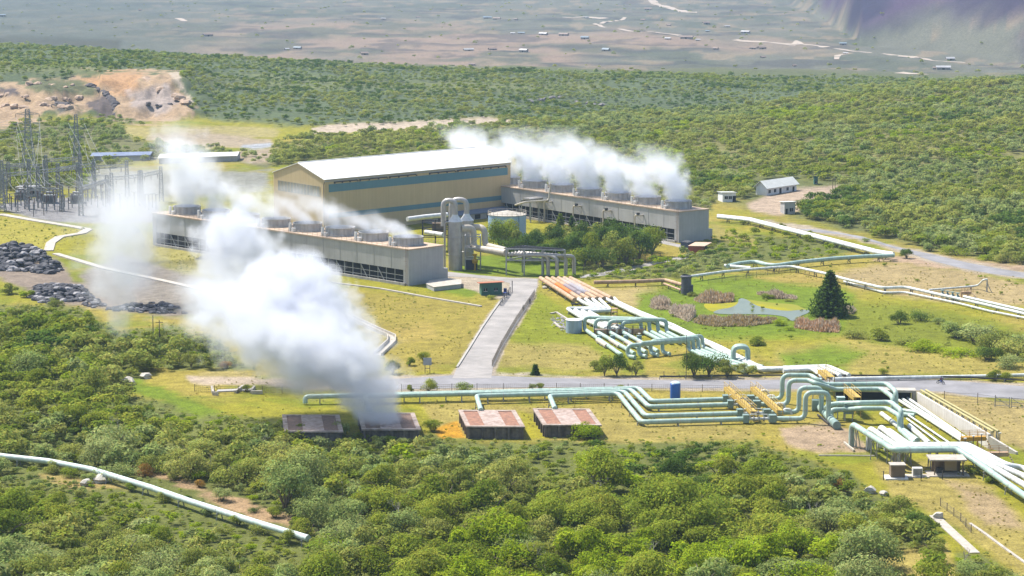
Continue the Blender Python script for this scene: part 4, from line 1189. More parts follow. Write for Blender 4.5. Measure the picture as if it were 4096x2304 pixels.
for i in range(4):
    up = [*reversed(enda[i]), W(upper[i], hU), W(lower[i], hL)]
    vl, vr = W(c2(*valve_l[i]), hL), W(c2(*valve_r[i]), hL)
    base = W(c2(*loopb[i]), hL)
    pts = up + [vl]
    o = pipe(pts, R0, GREENP, f"pale green pipe running left from the yellow walkways to {ends[i]}", R=1.6, sup=9, joint=7)
    mains.append((vl, vr, base))
    # valve train between the two walkways
    t = thing("valve_train", f"{['rear', 'second from rear', 'third from rear', 'front'][i]} valve set with green boxes between the yellow walkways", "valve", flat(vl), "valve sets between the walkways")
    ax = (vr - vl).normalized()
    rz = math.atan2(ax.y, ax.x)
    box_on(vl + Z * 0.15, (1.2, 1.5, 1.6), rz, "lagging_box", GBOX, t)
    box_on(vr + Z * 0.1, (1.5, 1.5, 1.5), rz, "lagging_box", GBOX, t)
    MB().tube([vl, vr], 0.3, 10).build("spool", WPIPE, t, smooth=True)
    mid = vl.lerp(vr, 0.45)
    for f in (0.3, 0.5, 0.68):
        p = vl.lerp(vr, f)
        mb = MB().tube([p - ax * 0.1, p + ax * 0.1], 0.55, 12)
        mb.build("flange", GALV, t)
    mb = MB().bar(mid, mid + Z * 1.3, 0.16)
    mb.lathe(mid + Z * 1.3, [(0.05, 0), (0.42, 0.02), (0.42, 0.08), (0.05, 0.1)], 12)
    mb.build("hand_wheel", DKST, t)
    mb = MB().tube(fillet([vl + Z * 0.5 + ax * 0.9, vl + Z * 1.0 + ax * 0.9, vr + Z * 0.9 - ax * 1.0, vr + Z * 0.4 - ax * 1.0], 0.3), 0.1, 6)
    mb.build("bypass", WPIPE, t)
# the high loops behind the walkways and their runs to the right
TOPW = []
def loop(i):
    vl, vr, base = mains[i]
    top = hgt(base, c2(0, looptop[i])[1])
    return vr, base, top
A_h = 4.2
vr, b, h = loop(0)
t1 = W(c2(1440, 262), h)
pA = [vr, b, Vector((b.x, b.y, h)), t1, W(c2(1560, 340), h - 0.6), W(c2(1650, 398), A_h), W(c3(560, 132), A_h), W(c3(692, 245), A_h), flat(W(c3(692, 245), A_h)) + Z * 0.4, W(c3(1010, 560), 0.4)]
pipe(pA, R0, GREENP, "tallest rear green pipe looping up and over to the culvert", R=1.5, joint=5)
vr, b, h = loop(1)
t1 = W(c2(1420, 338), h)
pB = [vr, b, Vector((b.x, b.y, h)), t1, W(c2(1530, 385), h - 0.2), W(c2(1800, 470), A_h - 0.4), W(c3(480, 208), A_h - 0.4), W(c3(650, 330), A_h - 0.4), flat(W(c3(650, 330), A_h - 0.4)) + Z * 0.4, W(c3(960, 600), 0.4)]
pipe(pB, R0, GREENP, "second green loop pipe passing a lagging box towards the culvert", R=1.5, joint=5)
vr, b, h = loop(2)
r1 = W(c2(1605, 448), h)
pC = [vr, b, Vector((b.x, b.y, h)), r1, flat(r1) + Z * 1.0, W(c2(1660, 800), 1.0), W(c2(1690, 700), 3.0), W(c2(1880, 675), A_h - 0.8), W(c2(2160, 668), A_h), W(c3(620, 402), A_h), W(c3(768, 520), A_h), flat(W(c3(768, 520), A_h)) + Z * 0.5, W(c3(1010, 960), 0.5)]
pipe(pC, R0, GREENP, "third green loop pipe dropping behind the header and bending down at the right", R=1.4, joint=5)
vr, b, h = loop(3)
r1 = W(c2(1710, 515), h)
hd = W(c2(1745, 900), 0.9)
pDp = [vr, b, Vector((b.x, b.y, h)), r1, Vector((r1.x, r1.y, 0.9)), hd]
pipe(pDp, R0, GREENP, "front green loop pipe coming down onto the capped header", R=1.5, joint=5)
e1 = W(c2(1745, 880), 0.9)
up1 = up_down(e1, c2(0, 770)[1])
pE = [e1, up1, W(c2(1985, 762), up1.z), W(c2(2180, 748), A_h - 0.9), W(c3(560, 492), A_h - 0.9), W(c3(745, 600), A_h - 0.9), flat(W(c3(745, 600), A_h - 0.9)) + Z * 0.5, W(c3(960, 1000), 0.5)]
pipe(pE, R0 * 0.95, GREENP, "green pipe rising from the capped header and bending down beside the trench", R=1.3, joint=5)
hdr = thing("header", "thick capped green header pipe lying on the grass under the loops", "header pipe", flat(hd))
MB().tube([W(c2(1560, 700), 0.9), W(c2(1790, 960), 0.9)], 0.8, 16).build("barrel", GREENP, hdr, smooth=True)
MB().tube([W(c2(1785, 955), 0.9), W(c2(1830, 1000), 0.9)], 0.86, 16).build("end_cap", GBOX, hdr, smooth=True)
mb = MB()
mb.bar(W(c2(1545, 840), 0.4), W(c2(1760, 1010), 0.3), 0.3)
mb.build("skid", DKST, hdr)
for k, (x, y, h, d, lab) in enumerate([(1530, 378, 3.6, (2.0, 1.4, 1.9), "green lagging box on the second loop pipe below the yellow stair"), (1640, 470, 3.4, (2.1, 1.5, 1.8), "wide green lagging box beside the yellow platform"),
        (1885, 660, 3.3, (1.6, 1.5, 2.2), "tall green lagging box under the right walkway"), (2000, 745, 2.6, (1.9, 1.6, 2.2), "big green lagging box at the end of the curved header pipe"),
        (1520, 700, 1.2, (1.6, 1.4, 2.2), "green lagging box standing on the grass between the loop legs")]):
    p = W(c2(x, y), h)
    o = thing("valve_box", lab, "valve box", flat(p), "lagging boxes on the loops")
    box_on(p, d, 0.0, "casing", GBOX, o)
    MB().box(p + Z * d[2] / 2, (d[0] * 1.06, d[1] * 1.06, 0.08)).build("lid", GREENP, o)
    mb = MB()
    for s_ in (-1, 1): mb.bar(p + Vector((d[0] * 0.4 * s_, -d[1] * 0.4, -d[2] / 2)), flat(p) + Vector((d[0] * 0.4 * s_, -d[1] * 0.4, -0.1)), 0.2)
    mb.build("leg", GALV, o)
for k, (x, y, lab) in enumerate([(720, 500, "rear"), (812, 575, "second from rear"), (950, 690, "third from rear"), (1052, 775, "front")]):
    p = W(c2(x, y + 60), 0.5)
    q_ = up_down(p, c2(0, y - 10)[1])
    pipe([p, q_, q_ + Vector((1.3, -0.1, 0)), q_ + Vector((1.5, -0.3, -q_.z + 0.5))], 0.36, WPIPE, f"small white hooped pipe, {lab} of the four right of the walkways", R=0.7, group="small hooped pipes")
# yellow walkways
def walkway(a, b, wdir, width, h, label, m=None, rail=True):
    m = m or YEL
    t = thing("walkway", label, "walkway", flat(a), "yellow steel walkways")
    d = b - a
    MB().obox(a, d, wdir * width, h - 0.12, h).build("deck", m, t)
    MB().obox(a - wdir * 0.03, d, wdir * 0.028, h - 0.75, h + 0.05).build("toe_plate", m, t)
    n = max(3, int(d.length / 2.0))
    for s_ in (0.05, width - 0.05):
        mb = MB()
        for k in range(n + 1):
            p = a + d * k / n + wdir * s_
            mb.bar(Vector((p.x, p.y, h)), Vector((p.x, p.y, h + 1.1)), 0.07)
        for zz in (0.55, 1.1): mb.bar(a + wdir * s_ + Z * (h - a.z + zz), b + wdir * s_ + Z * (h - b.z + zz), 0.07)
        mb.build("handrail", m, t)
    for k in range(n + 1):
        if k % 2: continue
        for s_ in (0.1, width - 0.1):
            p = a + d * k / n + wdir * s_
            MB().bar(Vector((p.x, p.y, -0.1)), Vector((p.x, p.y, h - 0.12)), 0.16).build("leg", m, t)
    mb = MB()
    e = b + d.normalized() * 1.4
    for k in range(5):
        p = b.lerp(e, (k + 0.5) / 5)
        mb.obox(Vector((p.x, p.y, 0)) - d.normalized() * 0.12, d.normalized() * 0.26, wdir * width, h * (1 - (k + 1) / 6) - 0.04, h * (1 - (k + 1) / 6))
    mb.build("stair", m, t)
    return t
X1 = Vector((1, 0, 0))
walkway(W(c2(165, 575), 0), W(c2(560, 945), 0), X1, 1.3, 2.2, "yellow walkway crossing the four pipes, the left one of the pair")
walkway(W(c2(555, 575), 0), W(c2(945, 930), 0), X1, 1.3, 2.2, "yellow walkway crossing the four pipes, the right one of the pair")
walkway(W(c2(1540, 480), 0), W(c2(1670, 590), 0), X1, 1.8, 4.6, "tall yellow platform with a stair beside the highest green loop")
walkway(W(c2(1925, 760), 0), W(c2(2070, 890), 0), X1, 1.6, 4.4, "yellow platform with stair over the right hand green boxes")

# pipes in the trench and the big bend at the lower right ---------------
for i, (a, b_) in enumerate([((735, 372), (1690, 985)), ((790, 355), (1735, 975)), ((865, 342), (1790, 975))]):
    pipe(G(c3, (*a, 0.6), (*b_, 0.6)), 0.32, WPIPE, f"white pipe leaving the culvert along the trench, {['left', 'middle', 'right'][i]} of three", sup=8)
for i, (a, b_) in enumerate([((830, 560), (1480, 1000)), ((850, 640), (1340, 1000)), ((890, 750), (1180, 1005)), ((480, 570), (1000, 960))]):
    pipe(G(c3, (*a, 0.5), (*b_, 0.5)), (0.2, 0.2, 0.55, 0.5)[i], WPIPE, ["thin white pipe on the trench floor beside the green strip", "thin white pipe on the trench floor left of the first", "thick white pipe on the trench floor below the bent green pipe", "white pipe running under the bent green pipes into the trench"][i], sup=8)
LH = 4.3
legs = [(35, 1050), (290, 1095), (470, 1090), (560, 1000)]
st = [(35, 715), (310, 735), (455, 755), (560, 800)]
bd = [(665, 1108), (745, 1078), (815, 1052), (885, 1030)]
rt = [(1590, 1095), (1640, 1068), (1690, 1046), (1740, 1026)]
ex = [(1930, 1318), (2075, 1330), (2200, 1330), (2330, 1330)]
ex2 = [(2576, 605), (2576, 515), (2576, 440), (2576, 372)]
for i in range(4):
    g = W(c3(*legs[i]), 0)
    h = hgt(g, c3(0, st[i][1])[1]) if i == 0 else LH
    p1 = Vector((g.x, g.y, h)) if i < 2 else W(c3(*st[i]), h)
    pts = ([Vector((g.x, g.y, 0.0))] if i < 2 else [W(c3(*st[i]), h) - Z * (h - 0.2)]) + [p1, W(c3(*bd[i]), LH - 0.3), W(c3(*rt[i]), LH - 0.6), W(c3(*ex[i]), 2.2), W(cI(*ex2[i]), 1.6)]
    if i == 0: ev = (pts[-1] - pts[-2]).normalized()
    pts.append(pts[-1] + ev * 30)
    pipe(pts, 0.58, WPIPE if i else GREENP, f"thick white pipe with a square bend at the lower right, {['outermost', 'second', 'third', 'innermost'][i]} of four", R=1.7, sup=11, joint=8)
mb_ = thing("pipe_trestle", "grey trestle of crossed legs under the square pipe bend", "trestle", flat(W(c3(720, 1290), 0)))
for k in range(4):
    g = W(c3(680 + 75 * k, 1300 - 10 * k), 0)
    mb = MB().bar(g - Z * 0.1, g + Z * 2.9, 0.3)
    mb.bar(g - Z * 0.1 + Vector((-1.0, 0.6, 0)), g + Z * 2.6, 0.25)
    mb.build("leg", CREAM, mb_)
fr = thing("support_trestle", "cream A frame and steps under the left leg of the square pipe bend", "pipe frame", flat(W(c3(80, 1080), 0)))
g = W(c3(85, 1085), 0)
mb = MB()
mb.bar(g, g + Vector((0.5, 0.4, 3.6)), 0.2)
mb.bar(g + Vector((1.1, 0, 0)), g + Vector((0.5, 0.4, 3.6)), 0.2)
mb.build("leg", CREAM, fr)
mb = MB().bar(W(c3(-70, 990), 0.3), W(c3(75, 1110), 0.3), 0.35)
mb.build("step", CREAM, fr)
walkway(W(c3(1650, 1160), 0), W(c3(2010, 1150), 0), Vector((0.1, 1, 0)), 1.6, 3.2, "ochre walkway over the four white pipes at the lower right", mat("ochre steel", (0.60, 0.34, 0.05), (0.45, 0.24, 0.03), 1.5, 0.7))
walkway(W(c3(1935, 1370), 0), W(c3(2340, 1365), 0), Vector((0.1, 1, 0)), 1.5, 2.9, "rusty cream walkway over the four white pipes near the shed", RUSTP)
for k, (x, y0, y1) in enumerate([(1705, 1060, 940), (1825, 1065, 905), (1945, 1055, 875), (2212, 1110, 860)]):
    g = W(c3(x, y0), 3.0 if k < 3 else 0)
    g0 = flat(g)
    mb = MB().bar(g0, Vector((g0.x, g0.y, hgt(g0, c3(0, y1)[1]))), 0.14)
    o = mb.build("lamp_mast", DKST, origin=g0)
    tag(o, f"thin dark mast over the ochre walkway, {['first', 'second', 'third', 'far right'][k]} from the left", "mast", "masts at the ochre walkway")
    tp = Vector((g0.x, g0.y, hgt(g0, c3(0, y1)[1])))
    MB().box(tp, (0.5, 0.3, 0.2)).build("lamp_head", WHITE, o)

# culvert and retaining wall -------------------------------------------
cul = thing("culvert", "concrete culvert mouth under the road with a dark opening", "culvert", flat(W(c3(860, 400), 0)))
a, b_ = W(c3(640, 395), 0), W(c3(985, 400), 0)
dr = (b_ - a).normalized()
nn = Vector((-dr.y, dr.x, 0))
MB().obox(a - dr * 12, (b_ - a) + dr * 12, nn * 3, 2.05, 2.55).build("lintel", PALE, cul)
MB().obox(b_ - dr * 0.75 - nn * 0.05, dr * 0.75, nn * 3, -0.1, 2.045).build("pier", PALE, cul)
MB().obox(a - dr * 12 + nn * 1.2, (b_ - a) + dr * 11, nn * 1.5, -0.1, 2.045).build("opening", BLACK, cul)
wl = thing("retaining_wall", "long white retaining wall beside the pipe trench", "wall", flat(W(c3(985, 400), 0)))
b0, b1 = W(c3(990, 402), 0), W(c3(2042, 1085), 0)
dw = (b1 - b0)
wn_ = Vector((dw.y, -dw.x, 0)).normalized() * -1
WALLW = mat("whitewashed wall", (0.72, 0.68, 0.62), (0.62, 0.57, 0.50), 0.5, 0.85, streak=0.12)
mb = MB()
qd = [b0, b1, b1 + wn_ * 0.5, b0 + wn_ * 0.5]
mb.hexa(qd[::-1] if False else qd, [qd[0] + Z * 2.2, qd[1] + Z * 2.9, qd[2] + Z * 2.9, qd[3] + Z * 2.2])
mb.build("wall", WALLW, wl)
e2 = W(c3(2450, 1170), 0)
mb = MB().hexa([b1 + wn_ * 0.02, e2, e2 + wn_ * 0.5, b1 + wn_ * 0.52], [b1 + wn_ * 0.02 + Z * 2.6, e2 + Z * 0.5, e2 + wn_ * 0.5 + Z * 0.5, b1 + wn_ * 0.52 + Z * 2.6])
mb.build("wing_wall", WALLW, wl)
pz = [(b0 + wn_ * 1.0 + Z * 2.6, b1 + wn_ * 1.0 + Z * 3.4), (b0 + wn_ * 2.1 + Z * 2.6, b1 + wn_ * 2.1 + Z * 3.4)]
MOSSP = mat("mossy pipe", (0.50, 0.44, 0.20), (0.36, 0.32, 0.13), 1.0, 0.7)
for i, (a, b_) in enumerate(pz):
    pipe([a, b_], 0.24, MOSSP, ["thin mossy pipe along the top of the retaining wall", "thin mossy pipe behind the first on the retaining wall"][i], sup=7)

# pipes along and beyond the road ---------------------------------------
cB = crop(2950, 1400, 1146 / 2576)
pipe(G(cB, (860, 262, 0.6), (1500, 248, 0.6), (2230, 236, 0.6), (2700, 222, 0.6)), 0.42, WPIPE, "white pipe lying along the far edge of the road", sup=10)
for i in range(4):
    pts = G(c2, (1040 + 0 * i, 150 + 16 * i, 0.8), (1690 - 70 * i, 128 + 16 * i, 0.8), (2010 - 130 * i, 262 + 6 * i, 0.8))
    pipe(pts, 0.5, WPIPE, f"white pipe bending down to the culvert behind the road, {['rear', 'second', 'third', 'front'][i]} of four", R=1.6, sup=10)
# guard rail
gr = thing("guard_rail", "dark guard rail along the far edge of the road", "guard rail", flat(W(cB(0, 262), 0)))
gp = G(cB, (-700, 268, 0), (0, 256, 0), (740, 254, 0), (1600, 262, 0), (2100, 275, 0), (2700, 308, 0))
mb = MB()
for a, b_ in zip(gp, gp[1:]): mb.bar(a + Z * 0.75, b_ + Z * 0.75, 0.12, 0.35)
mb.build("rail", DKST, gr)
mb = MB()
for a, b_ in zip(gp, gp[1:]):
    n_ = max(2, int((b_ - a).length / 5))
    for k in range(n_): MB().bar(a.lerp(b_, k / n_), a.lerp(b_, k / n_) + Z * 0.75, 0.14).build("post", GALV, gr)

# the manifold beside the access road -----------------------------------
ORANGE = mat("orange rust", (0.66, 0.20, 0.02), (0.55, 0.14, 0.01), 1.2, 0.7)
PURP = mat("grey purple lagging", (0.30, 0.25, 0.27), (0.22, 0.18, 0.19), 1.2, 0.7)
RORD = ["first", "second", "third", "fourth", "fifth", "sixth"]
for i in range(6):
    a, b_ = W(c1(45 + 88 * i, 195), 1.6), W(c1(545 + 108 * i, 515 - 5 * i), 1.4)
    o = pipe([a, b_], 0.62, RUSTP, f"rusty lagged pipe below the rack, {RORD[i]} from the access road", sup=9, group="rusty lagged pipes")
    for f0, f1, m in {1: ((0.30, 0.72, ORANGE),), 2: ((0.36, 0.80, PURP),), 3: ((0.33, 0.75, PURP),)}.get(i, ()):
        MB().tube([a.lerp(b_, f0), a.lerp(b_, f1)], 0.66, 12).build("worn_lagging", m, o, smooth=True)
tr = thing("pipe_trestle", "dark cross beam carrying the rusty pipes where they turn white", "trestle", flat(W(c1(870, 590), 0)))
a, b_ = W(c1(490, 610), 0), W(c1(1260, 590), 0)
MB().obox(a, b_ - a, Vector((0, 0.5, 0)), 0.5, 0.8).build("beam", DKST, tr)
mb = MB()
for k in range(6): MB().bar(a.lerp(b_, (k + 0.2) / 5.4), a.lerp(b_, (k + 0.2) / 5.4) + Z * 0.5, 0.35).build("post", DKST, tr)
# five white pipes: jog to the left, then over the tall hoops
lef = [(690, 960), (850, 985), (1050, 1000), (1245, 1000)]
rig = [(1895, 1000), (1770, 990), (1645, 985), (1522, 980)]
tpr = [782, 800, 815, 830]
for i in range(4):
    j = [(600 + 105 * i, 505, 1.3), (690 + 95 * i, 560, 1.0), (860 + 75 * i, 634 + 12 * i, 1.0), (432 + 105 * i, 640 + 14 * i, 1.0), (690 + 90 * i, 800, 1.0), (1090 + 90 * i, 975, 1.0)]
    pipe(G(c1, *j), 0.5, WPIPE, f"white pipe with a left hand jog below the rusty pipes, {RORD[i]} from the access road", R=1.3, sup=10, joint=9, group="white jogging pipes")
for i in range(4):
    l_, r_ = W(c1(*lef[i]), 0.4), W(c1(*rig[i]), 0.4)
    h = hgt(l_, c1(0, tpr[i])[1])
    hr = hgt(r_, c1(0, tpr[i] + 10)[1])
    h = (h + hr) / 2
    fl_ = [(1295, 1345), (1485, 1325), (1660, 1305), (1832, 1290)][i]
    f_ = W(c1(*fl_), 0.4)
    pts = [W(c1(rig[i][0] + 330, rig[i][1] + 150), 0.7), Vector((r_.x, r_.y, 0.7)), Vector((r_.x, r_.y, h)), Vector((l_.x, l_.y, h)), Vector((l_.x, l_.y, 0.7)), W(c1(fl_[0] - 60, fl_[1] - 20), 0.7)]
    pipe(pts, 0.5, GREENP, f"pale green hoop pipe of the rear set by the small tank, {['outermost', 'second', 'third', 'innermost'][i]}", R=1.3, joint=6, group="rear hoop pipes")
fr_ = [(2222, 1265), (2290, 1262), (2362, 1255), (2425, 1225)]
fl_ = [(1325, 1350), (1490, 1335), (1662, 1315), (1835, 1300)]
tp_ = [1105, 1085, 1062, 1040]
for i in range(4):
    l_, r_ = W(c1(*fl_[i]), 0.4), W(c1(*fr_[i]), 0.4)
    h = hgt(r_, c1(0, tp_[i])[1])
    pts = [W(c1(fl_[i][0] + 110, fl_[i][1] + 10), 0.6), Vector((l_.x, l_.y, 0.6)), Vector((l_.x, l_.y, h)), Vector((r_.x, r_.y, h)), Vector((r_.x, r_.y, 0.7)), W(c7(1690 + 40 * i, 420 + 20 * (3 - i)), 0.7), W(c2(500 + 80 * i, 215 - 25 * i), 0.7)]
    pipe(pts, 0.5, GREENP, f"pale green hoop pipe of the front set above the roadside trees, {['nearest', 'second', 'third', 'farthest'][i]}", R=1.3, joint=6, group="front hoop pipes")
l_, r_ = W(c7(1880, 480), 0.4), W(c7(2068, 480), 0.4)
h = hgt(r_, c7(0, 285)[1])
for k in range(2):
    o = Vector((0, 1.6 * k, 0))
    pipe([Vector((l_.x, l_.y, 0.4)) + o, Vector((l_.x, l_.y, h)) + o, Vector((r_.x, r_.y, h)) + o, Vector((r_.x, r_.y, 0.4)) + o], 0.55, GREENP, ["front green hoop half hidden behind the roadside tree clump", "rear green hoop half hidden behind the roadside tree clump"][k], R=1.4)
for i, (a, b_) in enumerate([((1010, 500, 1.2), (1060, 525, 1.0)), ((1130, 490, 1.2), (1175, 545, 1.0))]):
    pts = G(c1, a, b_, (1390 + 100 * i, 686 + 4 * i, 0.9), (1880 + 110 * i, 890 - 4 * i, 0.9), (2240 + 60 * i, 1050 - 10 * i, 0.8), (2560 + 40 * i, 1180 - 10 * i, 0.8)) + G(c7, (1640 + 70 * i, 300 - 14 * i, 0.8), (2200, 560 - 26 * i, 0.8)) + G(c2, (700 + 60 * i, 185 - 20 * i, 0.8), (1100, 170 - 12 * i, 0.8))
    pipe(pts, 0.5, WPIPE, ["long straight white pipe along the right side of the manifold, the left one", "long straight white pipe along the right side of the manifold, the right one"][i], sup=10, joint=9)
vp = thing("valve_platform", "pinkish valve platform with dark posts between the two hoop sets", "platform", flat(W(c1(1250, 1030), 0)))
a, b_ = W(c1(835, 1035), 0), W(c1(1590, 1030), 0)
MB().obox(a, b_ - a, Vector((0, 1.6, 0)), 1.2, 1.4).build("deck", PINKC, vp)
mb = MB()
MB().obox(a - Vector((0, 0.06, 0)), b_ - a, Vector((0, 0.05, 0)), 0.35, 1.5).build("toe_plate", RUSTP, vp)
for k in range(5):
    p = a.lerp(b_, k / 4)
    mb.bar(p - Vector((0, 0.15, 0.1)), p - Vector((0, 0.15, -2.4)), 0.22)
for zz in (1.9, 2.4): mb.bar(a + Z * zz - Vector((0, 0.15, 0)), b_ + Z * zz - Vector((0, 0.15, 0)), 0.08)
mb.build("railing", DKST, vp)
for k in range(4):
    p = W(c1(910 + 195 * k, 1075), 0.8)
    t = thing("valve_box", f"small green valve box below the pinkish platform, {RORD[k]} from the left", "valve box", flat(p), "valve boxes under the platform")
    box_on(p, (1.2, 1.3, 1.3), 0, "casing", GBOX, t)
    mb = MB().lathe(p + Z * 0.65, [(0.06, 0), (0.06, 0.5), (0.35, 0.5), (0.35, 0.56), (0.02, 0.57)], 10)
    mb.build("hand_wheel", WHITE, t)
    pipe(G(c1, (880 + 195 * k, 1105, 0.6), (1020 + 195 * k, 1195, 0.6)), 0.55, CREAM, f"short cream pipe stub below the valve boxes, {RORD[k]} from the left", group="short cream stubs", sup=3)
tw = thing("valve_tower", "slim rusty yellow valve tower rising among the rear hoops", "tower", flat(W(c1(1130, 960), 0)))
g = W(c1(1130, 965), 0)
for s_ in ((-0.7, 0), (0.7, 0), (-0.7, 1.3), (0.7, 1.3)):
    MB().bar(g + Vector((*s_, 0)), g + Vector((*s_, 5.6)), 0.16).build("post", YEL, tw)
mb = MB()
for zz in (1.6, 3.6, 4.6, 5.5): mb.obox(g + Vector((-0.85, -0.1, 0)), Vector((1.7, 0, 0)), Vector((0, 1.5, 0)), zz, zz + 0.1)
mb.build("deck", RUSTP, tw)
MB().bar(g + Vector((-0.9, 0.2, 0)), g + Vector((-0.9, 0.2, 8.2)), 0.09).build("mast", DKST, tw)

# upper right pipelines --------------------------------------------------
for k in range(2):
    o = 11 * k
    pipe(G(cDD, (-60, 452 - o, 1.7), (210, 480 - o, 1.7), (470, 547 - o, 1.7), (900, 655 - o, 1.7), (1265, 748 - o, 1.7), (1395, 768 - o, 1.7)), 0.62, WPIPE, ["twin white pipeline from the far cooling tower, front pipe", "twin white pipeline from the far cooling tower, rear pipe"][k], sup=9, joint=12, R=4, supm=DKST)
pipe(G(cDD, (1400, 770, 1.7), (1150, 778, 1.7), (900, 795, 1.7), (620, 824, 1.7), (420, 853, 1.7), (340, 845, 1.7), (250, 820, 1.7), (120, 835, 1.7), (20, 858, 1.5)) , 0.62, GREENP, "pale green pipeline running back left from the tip of the white pair", sup=10, joint=12, R=4, supm=DKST)
pipe(G(c6, (1100, 232, 1.4), (1480, 268, 1.4)), 0.55, WPIPE, "short white pipe crossing between the two green pipelines", sup=8)
pipe(G(c6, (600, 388, 1.6), (1100, 318, 1.6), (1500, 282, 1.6), (2080, 240, 1.6), (2574, 345, 1.6)) + G(cDD, (980, 962, 1.6), (1310, 1040, 1.6), (1490, 1030, 1.6), (1780, 1095, 1.4), (2100, 1165, 1.2), (2520, 1262, 1.2), (2900, 1360, 1.2)), 0.42, WPIPE, "long pale pipeline from the dark vent stack to the right edge", sup=9, joint=12, R=3, supm=DKST)
pipe(G(cDD, (985, 985, 0.5), (1330, 1080, 0.5), (1480, 1072, 0.5), (1930, 1165, 0.5), (2200, 1232, 0.5), (2600, 1310, 0.5)), 0.3, WPIPE, "thin lower pipeline under the long pale one at the right", sup=9, R=3)
pipe(G(cDD, (1980, 1112, 1.2), (2460, 1222, 1.2), (2800, 1300, 1.2)), 0.42, WPIPE, "short upper pipeline at the right edge above the long one", sup=9, R=3, supm=DKST)
g = W(cDD(2168, 1072), 0)
hh = hgt(g, cDD(0, 968)[1])
pipe(G(cDD, (1690, 1055, 0.6), (2000, 1030, 0.8), (2095, 1020, 0.9)) + [W(cDD(2140, 972), hh * 0.97), Vector((g.x, g.y, hh))], 0.28, WPIPE, "small branch pipe climbing to a tall prop in the right field", sup=9, R=1.5, supm=DKST)
mb = MB()
mb.bar(g, g + Z * hh, 0.35)
mb.bar(g + Vector((1.3, 0, 0)), g + Z * hh * 0.7, 0.2)
tag(mb.build("pipe_prop", GALV), "tall grey prop holding the branch pipe in the right field", "prop")
vs_ = thing("valve_group", "dark valves on the pipelines near the right edge", "valve", flat(W(cDD(1850, 1110), 0)))
for k in range(4):
    p = W(cDD(1800 + 42 * k, 1090 + 8 * k), 1.2)
    MB().lathe(p, [(0.5, -0.9), (0.6, 0.2), (0.2, 0.6), (0.2, 1.0), (0.6, 1.0), (0.6, 1.15), (0.1, 1.2)], 12).build("valve_body", GBOX, vs_)
walkway(W(cDD(1960, 1120), 0), W(cDD(2040, 1118), 0), Vector((0, 1, 0)), 1.2, 1.6, "small orange rusty platform beside the valves near the right edge", RUSTP)
for i, pp in enumerate([((830, 256, 1.4), (1500, 240, 1.4), (1880, 222, 1.4), (2130, 292, 1.4)), ((1860, 275, 1.0), (2110, 368, 1.0))]):
    pipe(G(c1, *pp), (0.55, 0.3)[i], RUSTP, ["peach coloured rusty pipe leading to the dark vent stack", "thin rusty pipe below the peach pipe at the vent stack"][i], sup=8, supm=DKST)
# dark vent stack
g = W(c6(532, 655), 0)
vst = thing("vent_stack", "stout dark grey vent stack between pond and pipelines", "vent stack", g)
hh = hgt(g, c6(0, 372)[1])
VST = mat("dark grey stack", (0.115, 0.12, 0.15), (0.085, 0.09, 0.11), 0.8, 0.6, streak=0.2)
MB().lathe(g, [(1.4, -0.2), (1.4, hh * 0.33), (1.46, hh * 0.335), (1.46, hh * 0.36), (1.4, hh * 0.365), (1.4, hh * 0.86)], 24).build("barrel", VST, vst, smooth=True)
MB().lathe(g, [(1.4, hh * 0.861), (1.62, hh * 0.9), (1.62, hh * 0.97), (1.3, hh), (1.25, hh * 0.95)], 24).build("rim", VST, vst, smooth=True)
MB().box(g + Vector((1.5, -0.3, 0.8)), (0.7, 1.4, 1.9)).build("side_box", VST, vst)
# lower left pipe
pipe([W(D(x, y), 1.6) for x, y in ((-140, 1128), (10, 1148), (120, 1160), (230, 1181), (380, 1227), (480, 1262), (640, 1313), (775, 1354))], 0.56, mat("faded green white paint", (0.78, 0.88, 0.82), (0.56, 0.68, 0.62), 0.5, 0.45, streak=0.15), "long pale green pipe descending through the trees at the lower left", sup=12, joint=8, R=6)
pipe([W(D(818, 1364), 1.4), W(D(834, 1369), 1.2)], 0.4, WPIPE, "short white pipe tip showing among trees beyond the long pipe")
